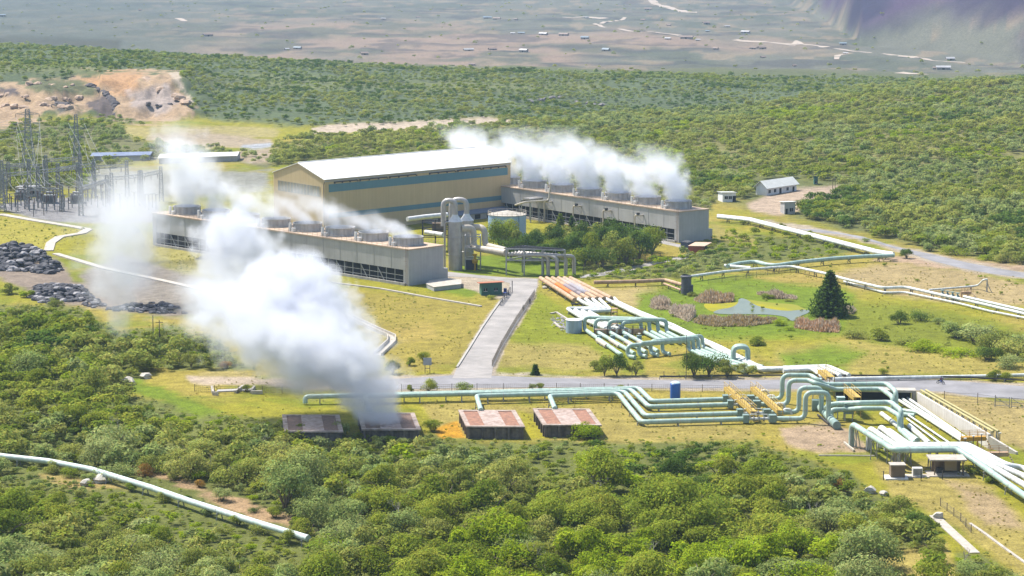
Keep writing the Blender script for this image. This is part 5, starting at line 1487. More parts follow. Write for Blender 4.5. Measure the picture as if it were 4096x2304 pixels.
# ------------------------------------------------------------------ scrubber vessels and pipe rack
vd = []
for i, (x, row_b, sh, tp) in enumerate([(448, 1100, 388, 305), (612, 1055, 372, 292)]):
    g = W(c4(x, row_b), 0)
    if i: g = g + Vector((0, 3.5, 0))
    hs_, ht = hgt(g, c4(0, sh)[1]), hgt(g, c4(0, tp)[1])
    t = thing("separator_vessel", ["tall beige separator vessel with a hooped pipe, the front one", "tall beige separator vessel with a hooped pipe, the rear one"][i], "vessel", g)
    r = 2.05
    MB().lathe(g, [(r, 0), (r, hs_ * 0.30), (r + 0.08, hs_ * 0.305), (r + 0.08, hs_ * 0.32), (r, hs_ * 0.325), (r, hs_ * 0.66), (r + 0.08, hs_ * 0.665), (r + 0.08, hs_ * 0.68), (r, hs_ * 0.685), (r, hs_)], 28).build("barrel", ALU, t, smooth=True)
    MB().lathe(g, [(r + 0.1, hs_ + 0.002), (r * 0.8, hs_ + 0.6), (r * 0.45, ht), (0.72, ht + 0.6)], 28).build("cone", WHITE, t, smooth=True)
    a = g + Z * (ht + 0.3)
    top = hgt(g, c4(0, (85, 70)[i])[1])
    left = W(c4((340, 470)[i], 300), top)
    dxy = Vector((left.x - g.x, 1.0, 0))
    dn = Vector((g.x + (-3.5, -4.6)[i], g.y + 0.6, 0))
    MB().tube(fillet([a, g + Z * top, dn + Z * top, dn + Z * (hs_ * 0.9)], 2.2, 8), 0.8, 14).build("hoop_pipe", ALU, t, smooth=True)
    # inlet bend on the right side
    st_ = g + Vector((r * 0.8, -0.4, hs_ * 0.86))
    ex_ = W(c4((712, 880)[i], 780), 6.3) if i == 0 else W(c4(880, 730), 6.6)
    MB().tube(fillet([st_, Vector((ex_.x, ex_.y, st_.z)), Vector((ex_.x, ex_.y, 6.4)), W(c4((1190, 1190)[i], (850, 815)[i]), 6.4)], 2.0, 8), (1.0, 0.95)[i], 16).build("inlet_pipe", CREAM, t, smooth=True)
    if i == 0:
        p = g + Vector((-r - 0.2, 0, 0))
        MB().tube(fillet([g + Vector((-r * 0.6, -0.2, hs_ - 0.4)), p + Vector((-0.9, 0, hs_ - 0.1)), p + Vector((-0.9, 0, 0))], 0.7), 0.3, 8).build("drain_pipe", ALU, t, smooth=True)
    vd.append((g, hs_))
g = vd[0][0]
sf = thing("vessel_frame", "dark steel frame and stairs standing right of the separator vessels", "steel frame", g + Vector((4.5, 1, 0)))
mb = MB()
P4 = [g + Vector((x, y, 0)) for x, y in ((2.9, -0.6), (7.4, -0.6), (7.4, 4.2), (2.9, 4.2))]
for p in P4: mb.bar(p, p + Z * 10.2, 0.3)
for zz in (3.2, 6.6, 10.0):
    for a, b_ in zip(P4, P4[1:] + P4[:1]): mb.bar(a + Z * zz, b_ + Z * zz, 0.28)
mb.bar(P4[0] + Z * 6.6, P4[1] + Z * 10, 0.2)
mb.bar(P4[1] + Z * 3.2, P4[0] + Z * 6.6, 0.2)
mb.build("frame", GALV, sf)
MB().obox(P4[0] + Z * 0 + Vector((0.3, 0.2, 0)), Vector((3.8, 0, 0)), Vector((0, 4, 0)), 6.62, 6.74).build("platform", DKST, sf)
MB().obox(P4[0] + Vector((0.2, 0.6, 0)), Vector((3.4, 0, 0)), Vector((0, 2.5, 0)), 0, 3.0).build("base_box", mat("blue black panel", (0.05, 0.055, 0.09), (0.03, 0.03, 0.05), 0.5, 0.6), sf)
yv = thing("valve", "yellow valve standing between the vessels and the pipe rack", "valve", W(c4(735, 1110), 0))
q_ = W(c4(735, 1110), 0)
MB().lathe(q_, [(0.25, 0), (0.25, 2.0), (0.8, 2.2), (0.9, 3.0), (0.6, 3.4), (0.35, 3.6), (0.35, 4.4), (0.7, 4.5), (0.7, 4.9), (0.1, 5.0)], 14).build("body", mat("yellow valve paint", (0.55, 0.34, 0.02), (0.42, 0.25, 0.02), 1, 0.5), yv, smooth=True)
# the rack
A0, B0 = W(c4(1195, 1182), 0), W(c4(1722, 1188), 0)
ht = 7.7
A1, B1 = W(c4(1432, 757), ht), W(c4(2060, 815), ht)
rk = thing("pipe_rack", "galvanised pipe rack carrying lagged pipes past the gatehouse", "pipe rack", A0)
mb = MB()
A1, B1 = flat(A1), flat(B1)
for a, b_ in ((A0, A1), (A0.lerp(B0, 0.5), A1.lerp(B1, 0.5)), (B0, B1)):
    for p in (a, b_): mb.bar(p - Z * 0.1, p + Z * ht, 0.42)
    for zz in (4.6, ht): mb.bar(a + Z * zz, b_ + Z * zz, 0.35)
for a, b_ in ((A0, B0), (A1, B1)):
    for zz in (4.5, ht + 0.1): mb.bar(a + Z * zz, b_ + Z * zz, 0.38)
    for k in range(8):
        p, r_ = a.lerp(b_, k / 8), a.lerp(b_, (k + 1) / 8)
        mb.bar(p + Z * 4.5, r_ + Z * ht, 0.12) if k % 2 else mb.bar(p + Z * ht, r_ + Z * 4.5, 0.12)
mb.build("frame", GALV, rk)
mb = MB()
for k in range(12):
    p = A0.lerp(B0, (k + 0.5) / 12)
    r_ = A1.lerp(B1, (k + 0.5) / 12)
    mb.bar(p + Z * (ht + 0.3), r_ + Z * (ht + 0.3), 0.16)
for k in range(5): mb.bar(A0.lerp(A1, (k + 0.5) / 5) + Z * (ht + 0.5), B0.lerp(B1, (k + 0.5) / 5) + Z * (ht + 0.5), 0.14)
mb.build("cable_tray", DKST, rk)
for i, (x, row) in enumerate([(1812, 1175), (1940, 1185), (2070, 1165), (2192, 1160)]):
    f = 0.12 + 0.22 * i
    s0 = A0.lerp(A1, f) + Z * 6.1
    g = W(c4(x, row), 0.3)
    e0 = B0.lerp(B1, f)
    top = hgt(g, c4(0, (935, 925, 935, 900)[i])[1])
    pipe([s0, Vector((e0.x, e0.y, 6.1)), Vector((g.x, g.y, min(max(top, 5.2), 6.2))), Vector((g.x, g.y, 0.2))], 0.55, ALU, f"lagged pipe leaving the rack and bending down to the ground, {RORD[i]} from the left", R=1.6, joint=4, group="lagged pipes on the rack")
for i in range(2):
    p = flat(W(c4(1190, 850 - 35 * i), 6.4))
# big white duct from the hall to the vessels
pipe([W(c4(-260, 355), 9.0), W(c4(0, 320), 9.2), W(c4(330, 290), 9.5)], 0.75, WHITE, "big white steam duct running from the tan hall towards the vessels", R=2, joint=8)
pipe([W(c4(10, 545), 6.4), W(c4(270, 585), 6.4)], 0.7, WHITE, "short white duct behind the near tower left of the vessels", joint=3)
fd = thing("equipment_frame", "cluttered brown equipment frame between the near tower and the vessels", "steel frame", flat(W(c4(150, 690), 3)))
b0_ = flat(W(c4(150, 690), 3))
mb = MB()
for x in (-4, 0, 4):
    for y in (0, 4): mb.bar(b0_ + Vector((x, y, 0)), b0_ + Vector((x, y, 9.5)), 0.3)
for zz in (4.5, 7, 9.3):
    for y in (0, 4): mb.bar(b0_ + Vector((-4.2, y, zz)), b0_ + Vector((4.2, y, zz)), 0.3)
mb.build("frame", DKST, fd)
MB().obox(b0_ + Vector((-1, 0.6, 0)), Vector((4.5, 0, 0)), Vector((0, 3, 0)), 5, 8.8).build("housing", mat("brown housing", (0.30, 0.22, 0.14), (0.18, 0.13, 0.09), 0.9, 0.8, streak=0.3), fd)

# water tank -----------------------------------------------------------
g = flat(W(c4(1208, 625), 0))
wt = thing("water_tank", "light blue water tank with a pale roof and railing by the far tower", "tank", g)
BLUET = mat("light blue tank paint", (0.34, 0.50, 0.72), (0.30, 0.45, 0.66), 0.3, 0.45, streak=0.08)
MB().lathe(g, [(6.2, 0), (6.2, 7.6)], 48).build("shell", BLUET, wt, smooth=True)
MB().lathe(g, [(6.35, 7.6), (6.35, 7.75), (0.3, 8.9), (0.01, 8.95)], 48).build("roof", PALE, wt, smooth=True)
mb = MB()
for k in range(24):
    a = 2 * math.pi * k / 24
    p = g + Vector((math.cos(a) * 6.25, math.sin(a) * 6.25, 7.7))
    a2 = 2 * math.pi * (k + 1) / 24
    r_ = g + Vector((math.cos(a2) * 6.25, math.sin(a2) * 6.25, 7.7))
    mb.bar(p, p + Z * 1.1, 0.1)
    for zz in (0.55, 1.1): mb.bar(p + Z * zz, r_ + Z * zz, 0.08)
mb.build("railing", PALE, wt)
p = g + Vector((3.6, -5.1, 0))
mb = MB()
for s_ in (-0.25, 0.25): mb.bar(p + X1 * s_, p + X1 * s_ + Z * 8.2, 0.1)
for k in range(16): mb.bar(p - X1 * 0.25 + Z * (0.4 + 0.5 * k), p + X1 * 0.25 + Z * (0.4 + 0.5 * k), 0.06)
mb.build("ladder", mat("blue steel", (0.06, 0.11, 0.25)), wt)
g = flat(W(cA(420, 385), 0))
g = W(c1(535, 990), 0)
hh = hgt(g, c1(0, 805)[1])
t = thing("small_tank", "small pale blue round tank at the left end of the rear hoops", "tank", g)
SBT = mat("pale blue tank", (0.42, 0.52, 0.62), (0.36, 0.45, 0.55), 0.5, 0.5, streak=0.12)
MB().lathe(g, [(2.05, 0), (2.05, hh)], 32).build("shell", SBT, t, smooth=True)
MB().lathe(g, [(2.12, hh), (2.12, hh + 0.08), (0.02, hh + 0.35)], 32).build("roof", WHITE, t, smooth=True)
g = W(c7(1130, 962), 0)
hh = hgt(g, c7(0, 750)[1])
t = thing("blue_tank", "bright blue upright tank with a pale cap beside the road", "tank", g)
BB = mat("bright blue plastic", (0.02, 0.14, 0.55), (0.02, 0.12, 0.48), 0.5, 0.35)
MB().lathe(g, [(1.1, 0), (1.12, 0.1), (1.12, hh - 0.1), (1.0, hh)], 24).build("shell", BB, t, smooth=True)
MB().lathe(g, [(1.02, hh), (1.02, hh + 0.15), (0.6, hh + 0.4), (0.02, hh + 0.42)], 24).build("cap", mat("pale blue cap", (0.55, 0.70, 0.80)), t, smooth=True)

# houses, gatehouse and small buildings ---------------------------------
ORR = mat("orange red roof", (0.48, 0.17, 0.08), (0.38, 0.13, 0.06), 1.0, 0.75, streak=0.15)
GRNW = mat("dark green wall", (0.06, 0.17, 0.13), (0.04, 0.13, 0.10), 0.8, 0.7)
PWALL = mat("white wall", (0.95, 0.94, 0.92), (0.86, 0.85, 0.83), 0.6, 0.8, streak=0.12)
PROOF = mat("pale sheet roof", (0.74, 0.75, 0.70), (0.64, 0.65, 0.60), 0.5, 0.6, streak=0.1)
def house(name, label, cat, o, a, b, h, rise, wm, rm, openings, over=0.4, mono=False):
    """o front-left corner; a along the front, b into the depth; openings: (kind, start fraction, width m, sill, top) on the front"""
    t = thing(name, label, cat, o)
    an, bn = a.normalized(), b.normalized()
    c = [o, o + a, o + a + b, o + b]
    mb = MB()
    if mono: mb.add(c + [c[0] + Z * (h + rise), c[1] + Z * (h + rise), c[2] + Z * h, c[3] + Z * h], [(0, 1, 5, 4), (1, 2, 6, 5), (2, 3, 7, 6), (3, 0, 4, 7), (4, 5, 6, 7)])
    else:
        m0, m1 = o + b / 2 + Z * (h + rise), o + a + b / 2 + Z * (h + rise)
        mb.add(c + [v + Z * h for v in c] + [m0, m1], [(0, 1, 5, 4), (2, 3, 7, 6), (1, 2, 6, 9, 5), (3, 0, 4, 8, 7)])
    mb.build("wall", wm, t)
    mb = MB()
    def sl(p): mb.hexa(p, [v + Z * 0.14 for v in p])
    k = rise / (b.length if mono else b.length / 2) * over
    if mono: sl([c[0] - an * over - bn * over + Z * (h + rise + 0.02 + k), c[1] + an * over - bn * over + Z * (h + rise + 0.02 + k), c[2] + an * over + bn * over + Z * (h + 0.02 - k), c[3] - an * over + bn * over + Z * (h + 0.02 - k)])
    else:
        sl([c[0] - an * over - bn * over + Z * (h + 0.02 - k), c[1] + an * over - bn * over + Z * (h + 0.02 - k), m1 + an * over + Z * 0.03, m0 - an * over + Z * 0.03])
        sl([m0 - an * over + Z * 0.03, m1 + an * over + Z * 0.03, c[2] + an * over + bn * over + Z * (h + 0.02 - k), c[3] - an * over + bn * over + Z * (h + 0.02 - k)])
    mb.build("roof", rm, t)
    for kd, f, w, z0, z1 in openings:
        p = o + a * f - bn * 0.05
        w_ = MB().obox(p, an * w, bn * 0.045, z0, z1).build(kd, BLACK, t)
        if kd == "window":
            BASE[w_.name] = BASE[t.name]
            mb = MB().obox(p - bn * 0.04 - an * 0.06, an * (w + 0.12), bn * 0.035, z0 - 0.1, z0)
            mb.obox(p - bn * 0.04 + an * (w / 2 - 0.03), an * 0.06, bn * 0.03, z0 + 0.002, z1)
            mb.build("frame", WHITE, w_)
    return t
fr0, fr1 = flat(W(cDD(345, 283), 0)), flat(W(cDD(592, 246), 0))
bk = flat(W(cDD(255, 272), 0)) - fr0
house("white_house", "long white house with a pale double pitch roof and veranda on the hillside", "house", fr0, fr1 - fr0, bk, 3.6, 2.0, PWALL, PROOF,
      [("window", 0.06, 1.4, 1.2, 2.4), ("window", 0.24, 1.4, 1.2, 2.4), ("door", 0.42, 1.4, 0, 2.5), ("window", 0.66, 1.4, 1.2, 2.4), ("door", 0.86, 1.3, 0, 2.4)], over=0.9)
a, b_ = flat(W(cDD(-20, 330), 0)), flat(W(cDD(90, 330), 0))
house("small_house", "small white flat roofed cabin left of the long white house", "house", a, b_ - a, Vector((-1.2, 6, 0)), 3.2, 0.4, PWALL, PROOF, [("window", 0.15, 1.2, 1.2, 2.3), ("window", 0.45, 1.2, 1.2, 2.3), ("door", 0.75, 1.2, 0, 2.4)], mono=True)
a, b_ = flat(W(cDD(492, 435), 0)), flat(W(cDD(580, 432), 0))
house("hut", "little pale hut with a flat roof at the edge of the hillside scrub", "hut", a, b_ - a, Vector((-0.8, 6, 0)), 4.0, 0.5, GREYW, PROOF, [("door", 0.1, 0.8, 0, 2.2), ("window", 0.5, 1.2, 1.1, 2.4)], mono=True)
a, b_ = flat(W(cDD(738, 200), 0)), flat(W(cDD(768, 198), 0))
house("sentry_box", "tiny dark green sentry box behind the long white house", "hut", a, b_ - a, Vector((0, 2.5, 0)), 3.4, 0.4, GRNW, GRNW, [("window", 0.3, 0.9, 1.2, 2.2)], mono=True)
a, b_ = flat(W(c4(835, 1435), 0)), flat(W(c4(1135, 1420), 0))
a = W(D(1211, 744), 0)
b_ = W(D(1263, 741), 0)
gh = house("gatehouse", "small green gatehouse with an orange red roof beside the access road", "gatehouse", a, b_ - a, Vector((-0.6, 5.0, 0)), 2.9, 0.5, GRNW, ORR, [("window", 0.12, 1.0, 1.2, 2.0), ("window", 0.62, 1.0, 1.2, 2.0)], over=0.7, mono=True)
bs = thing("bin", "blue bin standing at the right corner of the green gatehouse", "bin", W(D(1271, 737), 0))
MB().box(W(D(1271, 737), 0), (0.9, 0.9, 1.3)).build("body", mat("dark blue plastic", (0.03, 0.06, 0.30)), bs)
MB().box(W(D(1271, 737), 1.3), (1.0, 1.0, 0.12)).build("lid", mat("dark blue plastic", (0.03, 0.06, 0.30)), bs)
gt = thing("gate", "grey lattice gate frames standing beside the gatehouse on the road edge", "gate", W(D(1268, 762), 0))
mb = MB()
p, r_ = W(D(1258, 770), 0), W(D(1284, 735), 0)
for k in range(6): mb.bar(p.lerp(r_, k / 5), p.lerp(r_, k / 5) + Z * 1.5, 0.12)
for zz in (0.3, 0.9, 1.5): mb.bar(p + Z * zz, r_ + Z * zz, 0.1)
for k in range(5): mb.bar(p.lerp(r_, k / 5) + Z * 0.3, p.lerp(r_, (k + 1) / 5) + Z * 1.5, 0.07)
mb.build("frame", DKST, gt)
MB().bar(r_ + Vector((0.5, 0.3, 0)), r_ + Vector((0.5, 0.3, 3.2)), 0.22).build("post", DKST, gt)
# concrete slab chamber in the lawn below the tower end
sb = thing("concrete_chamber", "low concrete chamber with a pale top on the lawn by the near tower end", "chamber", W(D(1118, 730), 0))
pp = [W(D(*p), 0) for p in ((1072, 724), (1092, 733), (1160, 725), (1160, 714), (1120, 710), (1080, 716))]
MB().prism(pp, -0.1, 1.1).build("wall", GREYW, sb)
cc = sum(pp, Vector()) / len(pp)
MB().prism([cc + (p - cc) * 1.02 for p in pp], 1.1, 1.25).build("top", PALE, sb)
# bins by the far tower end
RED = mat("red container", (0.48, 0.12, 0.05), (0.36, 0.09, 0.04), 1.0, 0.7, streak=0.2)
c_ = thing("skip", "red waste skip with a pale sheet below the far tower end", "skip", W(cE(1890, 990), 0))
p = W(cE(1832, 1000), 0)
MB().obox(p, W(cE(1945, 1003), 0) - p, Vector((1.5, 5, 0)), 0, 2.4).build("body", RED, c_)
MB().obox(p - Vector((0.2, 0.2, 0)), W(cE(1965, 1003), 0) - p + Vector((0.4, 0, 0)), Vector((3.0, 9.0, 0)), 2.45, 2.6).build("sheet", mat("peach sheet", (0.62, 0.45, 0.32), (0.5, 0.35, 0.25), 0.8, 0.8), c_)
c_ = thing("skip", "dark blue skip beside the red one below the far tower end", "skip", W(cE(1800, 965), 0))
p = W(cE(1765, 965), 0)
MB().obox(p, W(cE(1830, 975), 0) - p, Vector((2.0, 4, 0)), 0, 2.5).build("body", mat("dark blue steel", (0.025, 0.045, 0.11)), c_)
MB().obox(p + Vector((0.2, 0.2, 0)), W(cE(1830, 975), 0) - p - Vector((0.4, 0, 0)), Vector((1.8, 3.4, 0)), 2.5, 2.65).build("lid", DKST, c_)
strip("low_wall", [(1408, 580), (1480, 588), (1520, 592)], 0.6, OCHRE, "ochre yellow low wall under the far cooling tower", "wall", 2.2, "thing")
# kiosks at the lower right
KW = mat("brown kiosk wall", (0.26, 0.19, 0.12), (0.20, 0.14, 0.09), 1, 0.8, streak=0.2)
k1 = thing("kiosk", "brown box kiosk with a pale roof on a white plinth", "kiosk", W(cI(1470, 462), 0))
p = W(cI(1470, 458), 0)
MB().box(p, (4.2, 3.2, 0.3)).build("plinth", WHITE, k1)
MB().box(p + Vector((0.3, 0.3, 0.3)), (2.6, 2.2, 2.2)).build("cabinet", KW, k1)
MB().box(p + Vector((0.3, 0.3, 2.5)), (2.9, 2.5, 0.2)).build("roof", PALE, k1)
k2 = thing("generator", "small white louvred unit on a white slab", "generator", W(cI(1655, 455), 0))
p = W(cI(1655, 445), 0)
MB().box(p, (4.2, 2.4, 0.22)).build("slab", PALE, k2)
MB().box(p + Z * 0.22, (1.8, 1.2, 1.5)).build("cabinet", WHITE, k2)
mb = MB()
for k in range(7): mb.box(p + Vector((-0.66 + 0.22 * k, -0.62, 0.45)), (0.1, 0.05, 1.1))
mb.build("grille", DKST, k2)
k3 = thing("shed", "open fronted brown shed with a pale flat roof on a slab", "shed", W(cI(1915, 440), 0))
p = W(cI(1915, 425), 0)
MB().box(p, (7.6, 4.6, 0.2)).build("slab", PALE, k3)
for x in (-2.6, 2.6):
    for y in (-1.3, 1.6): MB().bar(p + Vector((x, y, 0.2)), p + Vector((x, y, 3.0)), 0.2).build("post", KW, k3)
MB().obox(p + Vector((-2.6, 1.6, 0)), Vector((5.2, 0, 0)), Vector((0, 0.15, 0)), 0.2, 3.0).build("rear_wall", KW, k3)
MB().obox(p + Vector((-0.4, 0.4, 0)), Vector((2.2, 0, 0)), Vector((0, 1.0, 0)), 0.6, 2.5).build("panel", mat("tan board", (0.42, 0.32, 0.18)), k3)
MB().obox(p + Vector((-1.9, 0.2, 0)), Vector((1.1, 0, 0)), Vector((0, 0.9, 0)), 0.2, 1.1).build("engine", DKST, k3)
MB().box(p + Vector((-0.2, 0.1, 3.0)), (6.8, 4.6, 0.25)).build("roof", PALE, k3)
for k, (x, y) in enumerate([(1365, 475), (1690, 475), (1872, 470), (2055, 445)]):
    g = W(cI(x, y), 0)
    tag(MB().bar(g - Z * 0.1, g + Z * 1.7, 0.16).build("bollard", DKST), f"thin dark marker post near the kiosks, {RORD[k]} from the left", "post", "marker posts by the kiosks")
# sign board and poles
sg = thing("sign_board", "small blank grey sign board on two posts in the grass by the junction", "sign", W(cC(1143, 150), 0))
g = W(cC(1143, 148), 0)
hh = hgt(g, cC(0, 50)[1])
for s_ in (-0.55, 0.55): MB().bar(g + X1 * s_ - Z * 0.1, g + X1 * s_ + Z * hh * 0.98, 0.14).build("post", DKST, sg)
MB().obox(g + Vector((-0.95, -0.16, 0)), Vector((1.9, 0, 0)), Vector((0.0, 0.08, 0)), hh * 0.52, hh).build("panel", mat("grey sign", (0.42, 0.45, 0.48), (0.34, 0.37, 0.40), 1.5, 0.5), sg)
MB().bar(g + Vector((-0.6, 0, hh * 0.3)), g + Vector((0.6, 0, hh * 0.3)), 0.1).build("brace", DKST, sg)
def pole(g, row, lab, w=0.22, cross=True, group=None, name="utility_pole"):
    h = hgt(g, row)
    t = thing(name, lab, "pole", g, group)
    MB().tube([g - Z * 0.2, g + Z * h], [w * 0.6, w * 0.4], 8).build("shaft", mat("weathered pole", (0.16, 0.13, 0.10), (0.10, 0.085, 0.07), 2, 0.9), t)
    if cross:
        MB().bar(g + Vector((-0.9, 0, h - 0.5)), g + Vector((0.9, 0, h - 0.5)), 0.15).build("crossarm", DKST, t)
    return t
pole(W(cH(1113, 925), 0), cH(0, 655)[1], "tall dark pole left of a pair in the trees by the steam", cross=False)
pole(W(cH(1158, 880), 0), cH(0, 690)[1], "shorter dark pole right of a pair in the trees by the steam")
pole(W(cDD(890, 280), 0), cDD(0, 105)[1], "left wooden pole of a pair on the bare yard by the white house")
pole(W(cDD(910, 290), 0), cDD(0, 120)[1], "right wooden pole of a pair on the bare yard by the white house")
pole(W(cDD(1088, 258), 0), cDD(0, 170)[1], "left pole of a pair at the scrub edge right of the yard")
pole(W(cDD(1108, 262), 0), cDD(0, 165)[1], "right pole of a pair at the scrub edge right of the yard")
pole(W(c7(1270, 690), 0), c7(0, 125)[1], "thin dark pole standing in front of the front hoops", 0.14, False)
pole(W(c2(1668, 300), 0), c2(0, 40)[1], "thin pole behind the yellow platform at the road edge", 0.1, False)

# fences ----------------------------------------------------------------
WIRE = mat("rusty wire", (0.22, 0.18, 0.14), (0.15, 0.12, 0.09), 2, 0.8)
STONE = mat("brown grey mesh fence", (0.34, 0.30, 0.24), (0.22, 0.19, 0.15), 2.5, 0.9)
def fence(pts, label, h=1.5, gap=3.5, wires=4, solid=None, w=0.12, post=None, net=False):
    t = thing("fence", label, "fence", pts[0])
    wb = MB()
    for a, b_ in zip(pts, pts[1:]):
        n_ = max(1, int((b_ - a).length / gap))
        for k in range(n_ + 1):
            p = a.lerp(b_, k / n_)
            if k < n_ or b_ is pts[-1]: MB().bar(p - Z * 0.1, p + Z * (h + 0.1), w).build("post", post or WIRE, t)
        d = (b_ - a).normalized()
        if solid:
            nrm = Vector((-d.y, d.x, 0)) * 0.08
            wb.obox(a + d * 0.06, b_ - a - d * 0.12, nrm, -0.05, h * 0.92)
        else:
            for k in range(wires): wb.bar(a + Z * (h * (k + 0.6) / wires), b_ + Z * (h * (k + 0.6) / wires), 0.04)
            if net:
                m_ = int((b_ - a).length / 0.45)
                for k in range(m_): wb.bar(a.lerp(b_, k / m_) + Z * 0.05, a.lerp(b_, k / m_) + Z * h * 0.95, 0.02)
    wb.build("panel" if solid else "wire", solid or WIRE, t)
    return t
fence([W(D(*p)) for p in ((1238, 922), (1262, 872), (1300, 808), (1322, 776), (1345, 742))], "brown grey mesh fence along the right edge of the access road", 1.5, 2.6, 7, net=True, post=STONE)
fence([W(D(*p)) for p in ((1010, 985), (1200, 983), (1400, 982), (1700, 985), (1900, 988))], "wire fence on thin posts along the near edge of the road", 1.6, 5, net=True)
fence([W(D(*p)) for p in ((490, 985), (540, 988), (660, 990), (760, 992))], "rusty wire fence left of the steam above the yellow grass", 1.6, 4, net=True)
fence([W(D(*p)) for p in ((1590, 950), (1750, 952), (1840, 950))], "thin wire fence in the grass behind the road by the trees", 1.5, 5)
fence([W(cDD(*p)) for p in ((-140, 1005), (90, 975), (260, 945), (540, 905), (700, 925))], "low wire fence under the pale pipelines above the pond", 1.4, 4, net=True)
fence([W(cE(*p)) for p in ((930, 1170), (1060, 1150), (1220, 1120), (1360, 1100), (1460, 1080), (1590, 1058))], "fence of tall dark posts along the loop road below the trees", 2.4, 5.5, 4, w=0.2, post=DKST)
fence([W(c3(*p)) for p in ((1400, 400), (1890, 430), (2150, 465))], "thin wire fence on the dry grass right of the retaining wall", 2.4, 6)
fence([W(c5(*p)) for p in ((0, 1245), (180, 1250), (375, 1300), (490, 1290))], "tall thin post fence in front of the substation yard", 5.0, 10, 2, w=0.2, post=DKST)
fence([W(cI(*p)) for p in ((1855, 700), (2030, 830), (2120, 930))], "leaning wire fence beside the pale path at the lower right", 1.4, 3)
g0, g1 = W(c3(2145, 465), 0), W(c3(2600, 500), 0)
gt = thing("field_gate", "grey double tube gate on the dry grass at the right edge", "gate", g0)
mb = MB()
for a, b_ in ((g0, g0.lerp(g1, 0.47)), (g0.lerp(g1, 0.53), g1)):
    for zz in (0.3, 1.2, 2.1): mb.bar(a + Z * zz, b_ + Z * zz, 0.1)
    for f in (0, 1): mb.bar(a.lerp(b_, f), a.lerp(b_, f) + Z * 2.3, 0.14)
    mb.bar(a + Z * 2.1, b_ + Z * 0.3, 0.08)
    for k in range(10): mb.bar(a.lerp(b_, k / 10) + Z * 0.3, a.lerp(b_, k / 10) + Z * 2.1, 0.03)
mb.build("frame", GALV, gt)
# drain with pale sides in the middle field, and other concrete bits
dn = thing("drain_outlet", "pale concrete drain outlet bending through the yellow grass beside the steam", "drain", W(D(960, 880), 0))
pts = [W(D(*p)) for p in ((880, 800), (935, 826), (985, 848), (985, 862), (950, 895))]
for a, b_ in zip(pts, pts[1:]):
    d = (b_ - a).normalized()
    nrm = Vector((-d.y, d.x, 0))
    MB().obox(a - nrm * 1.1, b_ - a, nrm * 0.3, -0.1, 0.9 + rnd.uniform(0, 0.02)).build("side_wall", PALE, dn)
    MB().obox(a + nrm * 0.8, b_ - a, nrm * 0.3, -0.1, 0.7 + rnd.uniform(0, 0.02)).build("side_wall", PALE, dn)
    MB().obox(a - nrm * 0.79, b_ - a, nrm * 1.58, -0.1, 0.1 + rnd.uniform(0, 0.02)).build("channel_floor", PALE, dn)
dn = thing("drain_outlet", "white winged culvert mouth in the grass left of the steam", "drain", W(D(615, 988), 0))
for a, b_ in (((592, 990), (612, 978)), ((640, 978), (632, 990)), ((632, 991), (660, 992)), ((536, 992), (533, 980)), ((536, 994), (548, 996))):
    a, b_ = W(D(*a)), W(D(*b_))
    MB().bar(a + Z * 0.3, b_ + Z * 0.5, 0.5, 0.8).build("wing_wall", PALE, dn)
MB().obox(W(D(545, 987)), W(D(632, 984)) - W(D(545, 987)), Vector((0, 2, 0)), -0.1, 0.25).build("apron", GREYW, dn)

# rocks and heaps -------------------------------------------------------
def rock_mesh(r, seed, mb, c, mi=0, sq=(1, 1, 0.7)):
    rr = random.Random(seed)
    n, k = 7, 4
    vs = [c + Vector((0, 0, r * sq[2]))]
    for i in range(1, k):
        for j in range(n):
            a, e = 2 * math.pi * (j + 0.5 * (i % 2)) / n, math.pi / 2 - math.pi * i / k * 0.85
            q_ = r * rr.uniform(0.72, 1.2)
            vs.append(c + Vector((math.cos(a) * math.cos(e) * q_ * sq[0], math.sin(a) * math.cos(e) * q_ * sq[1], math.sin(e) * q_ * sq[2])))
    fs = [(0, 1 + j, 1 + (j + 1) % n) for j in range(n)]
    for i in range(k - 2):
        fs += [(1 + i * n + j, 1 + (i + 1) * n + j, 1 + (i + 1) * n + (j + 1) % n, 1 + i * n + (j + 1) % n) for j in range(n)]
    mb.add(vs, fs, mi)
SCR = mat("dark scrap rock", (0.085, 0.085, 0.10), (0.04, 0.04, 0.05), 0.8, 0.8, bump=0.6)
SCL = mat("pale scrap rock", (0.42, 0.40, 0.40), (0.26, 0.25, 0.26), 0.8, 0.8, bump=0.6)
def heap(poly, n, label, r0, r1, peak, seed):
    rr = random.Random(seed)
    mb = MB()
    xs, ys = [p[0] for p in poly], [p[1] for p in poly]
    cx, cy_ = sum(xs) / len(xs), sum(ys) / len(ys)
    k = 0
    while k < n:
        x, y = rr.uniform(min(xs), max(xs)), rr.uniform(min(ys), max(ys))
        s_ = float(sdist(np.array([x]), np.array([y]), poly)[0])
        if s_ < 0: continue
        p = W(D(x, y))
        z = peak * min(1, s_ / 16) * rr.uniform(0.3, 1)
        rock_mesh(rr.uniform(r0, r1), rr.random(), mb, p + Z * z, 1 if rr.random() < 0.16 else 0, (1.3, 0.9, 0.7))
        k += 1
    o = mb.build("scrap_heap", [SCR, SCL])
    return tag(o, label, "scrap heap", kind="stuff")
heap([(-20, 640), (20, 632), (70, 632), (120, 655), (155, 680), (130, 690), (60, 684), (-20, 680)], 330, "heap of dark broken slabs at the left edge", 0.6, 1.5, 4.5, 3)
heap([(75, 745), (90, 722), (130, 715), (200, 722), (225, 740), (215, 755), (130, 765), (90, 760)], 260, "second heap of dark rubble lower left below the drain path", 0.5, 1.2, 2.0, 4)
heap([(250, 780), (330, 765), (420, 760), (470, 790), (400, 790)], 110, "scattered dark rubble half veiled by steam", 0.4, 1.0, 0.8, 5)
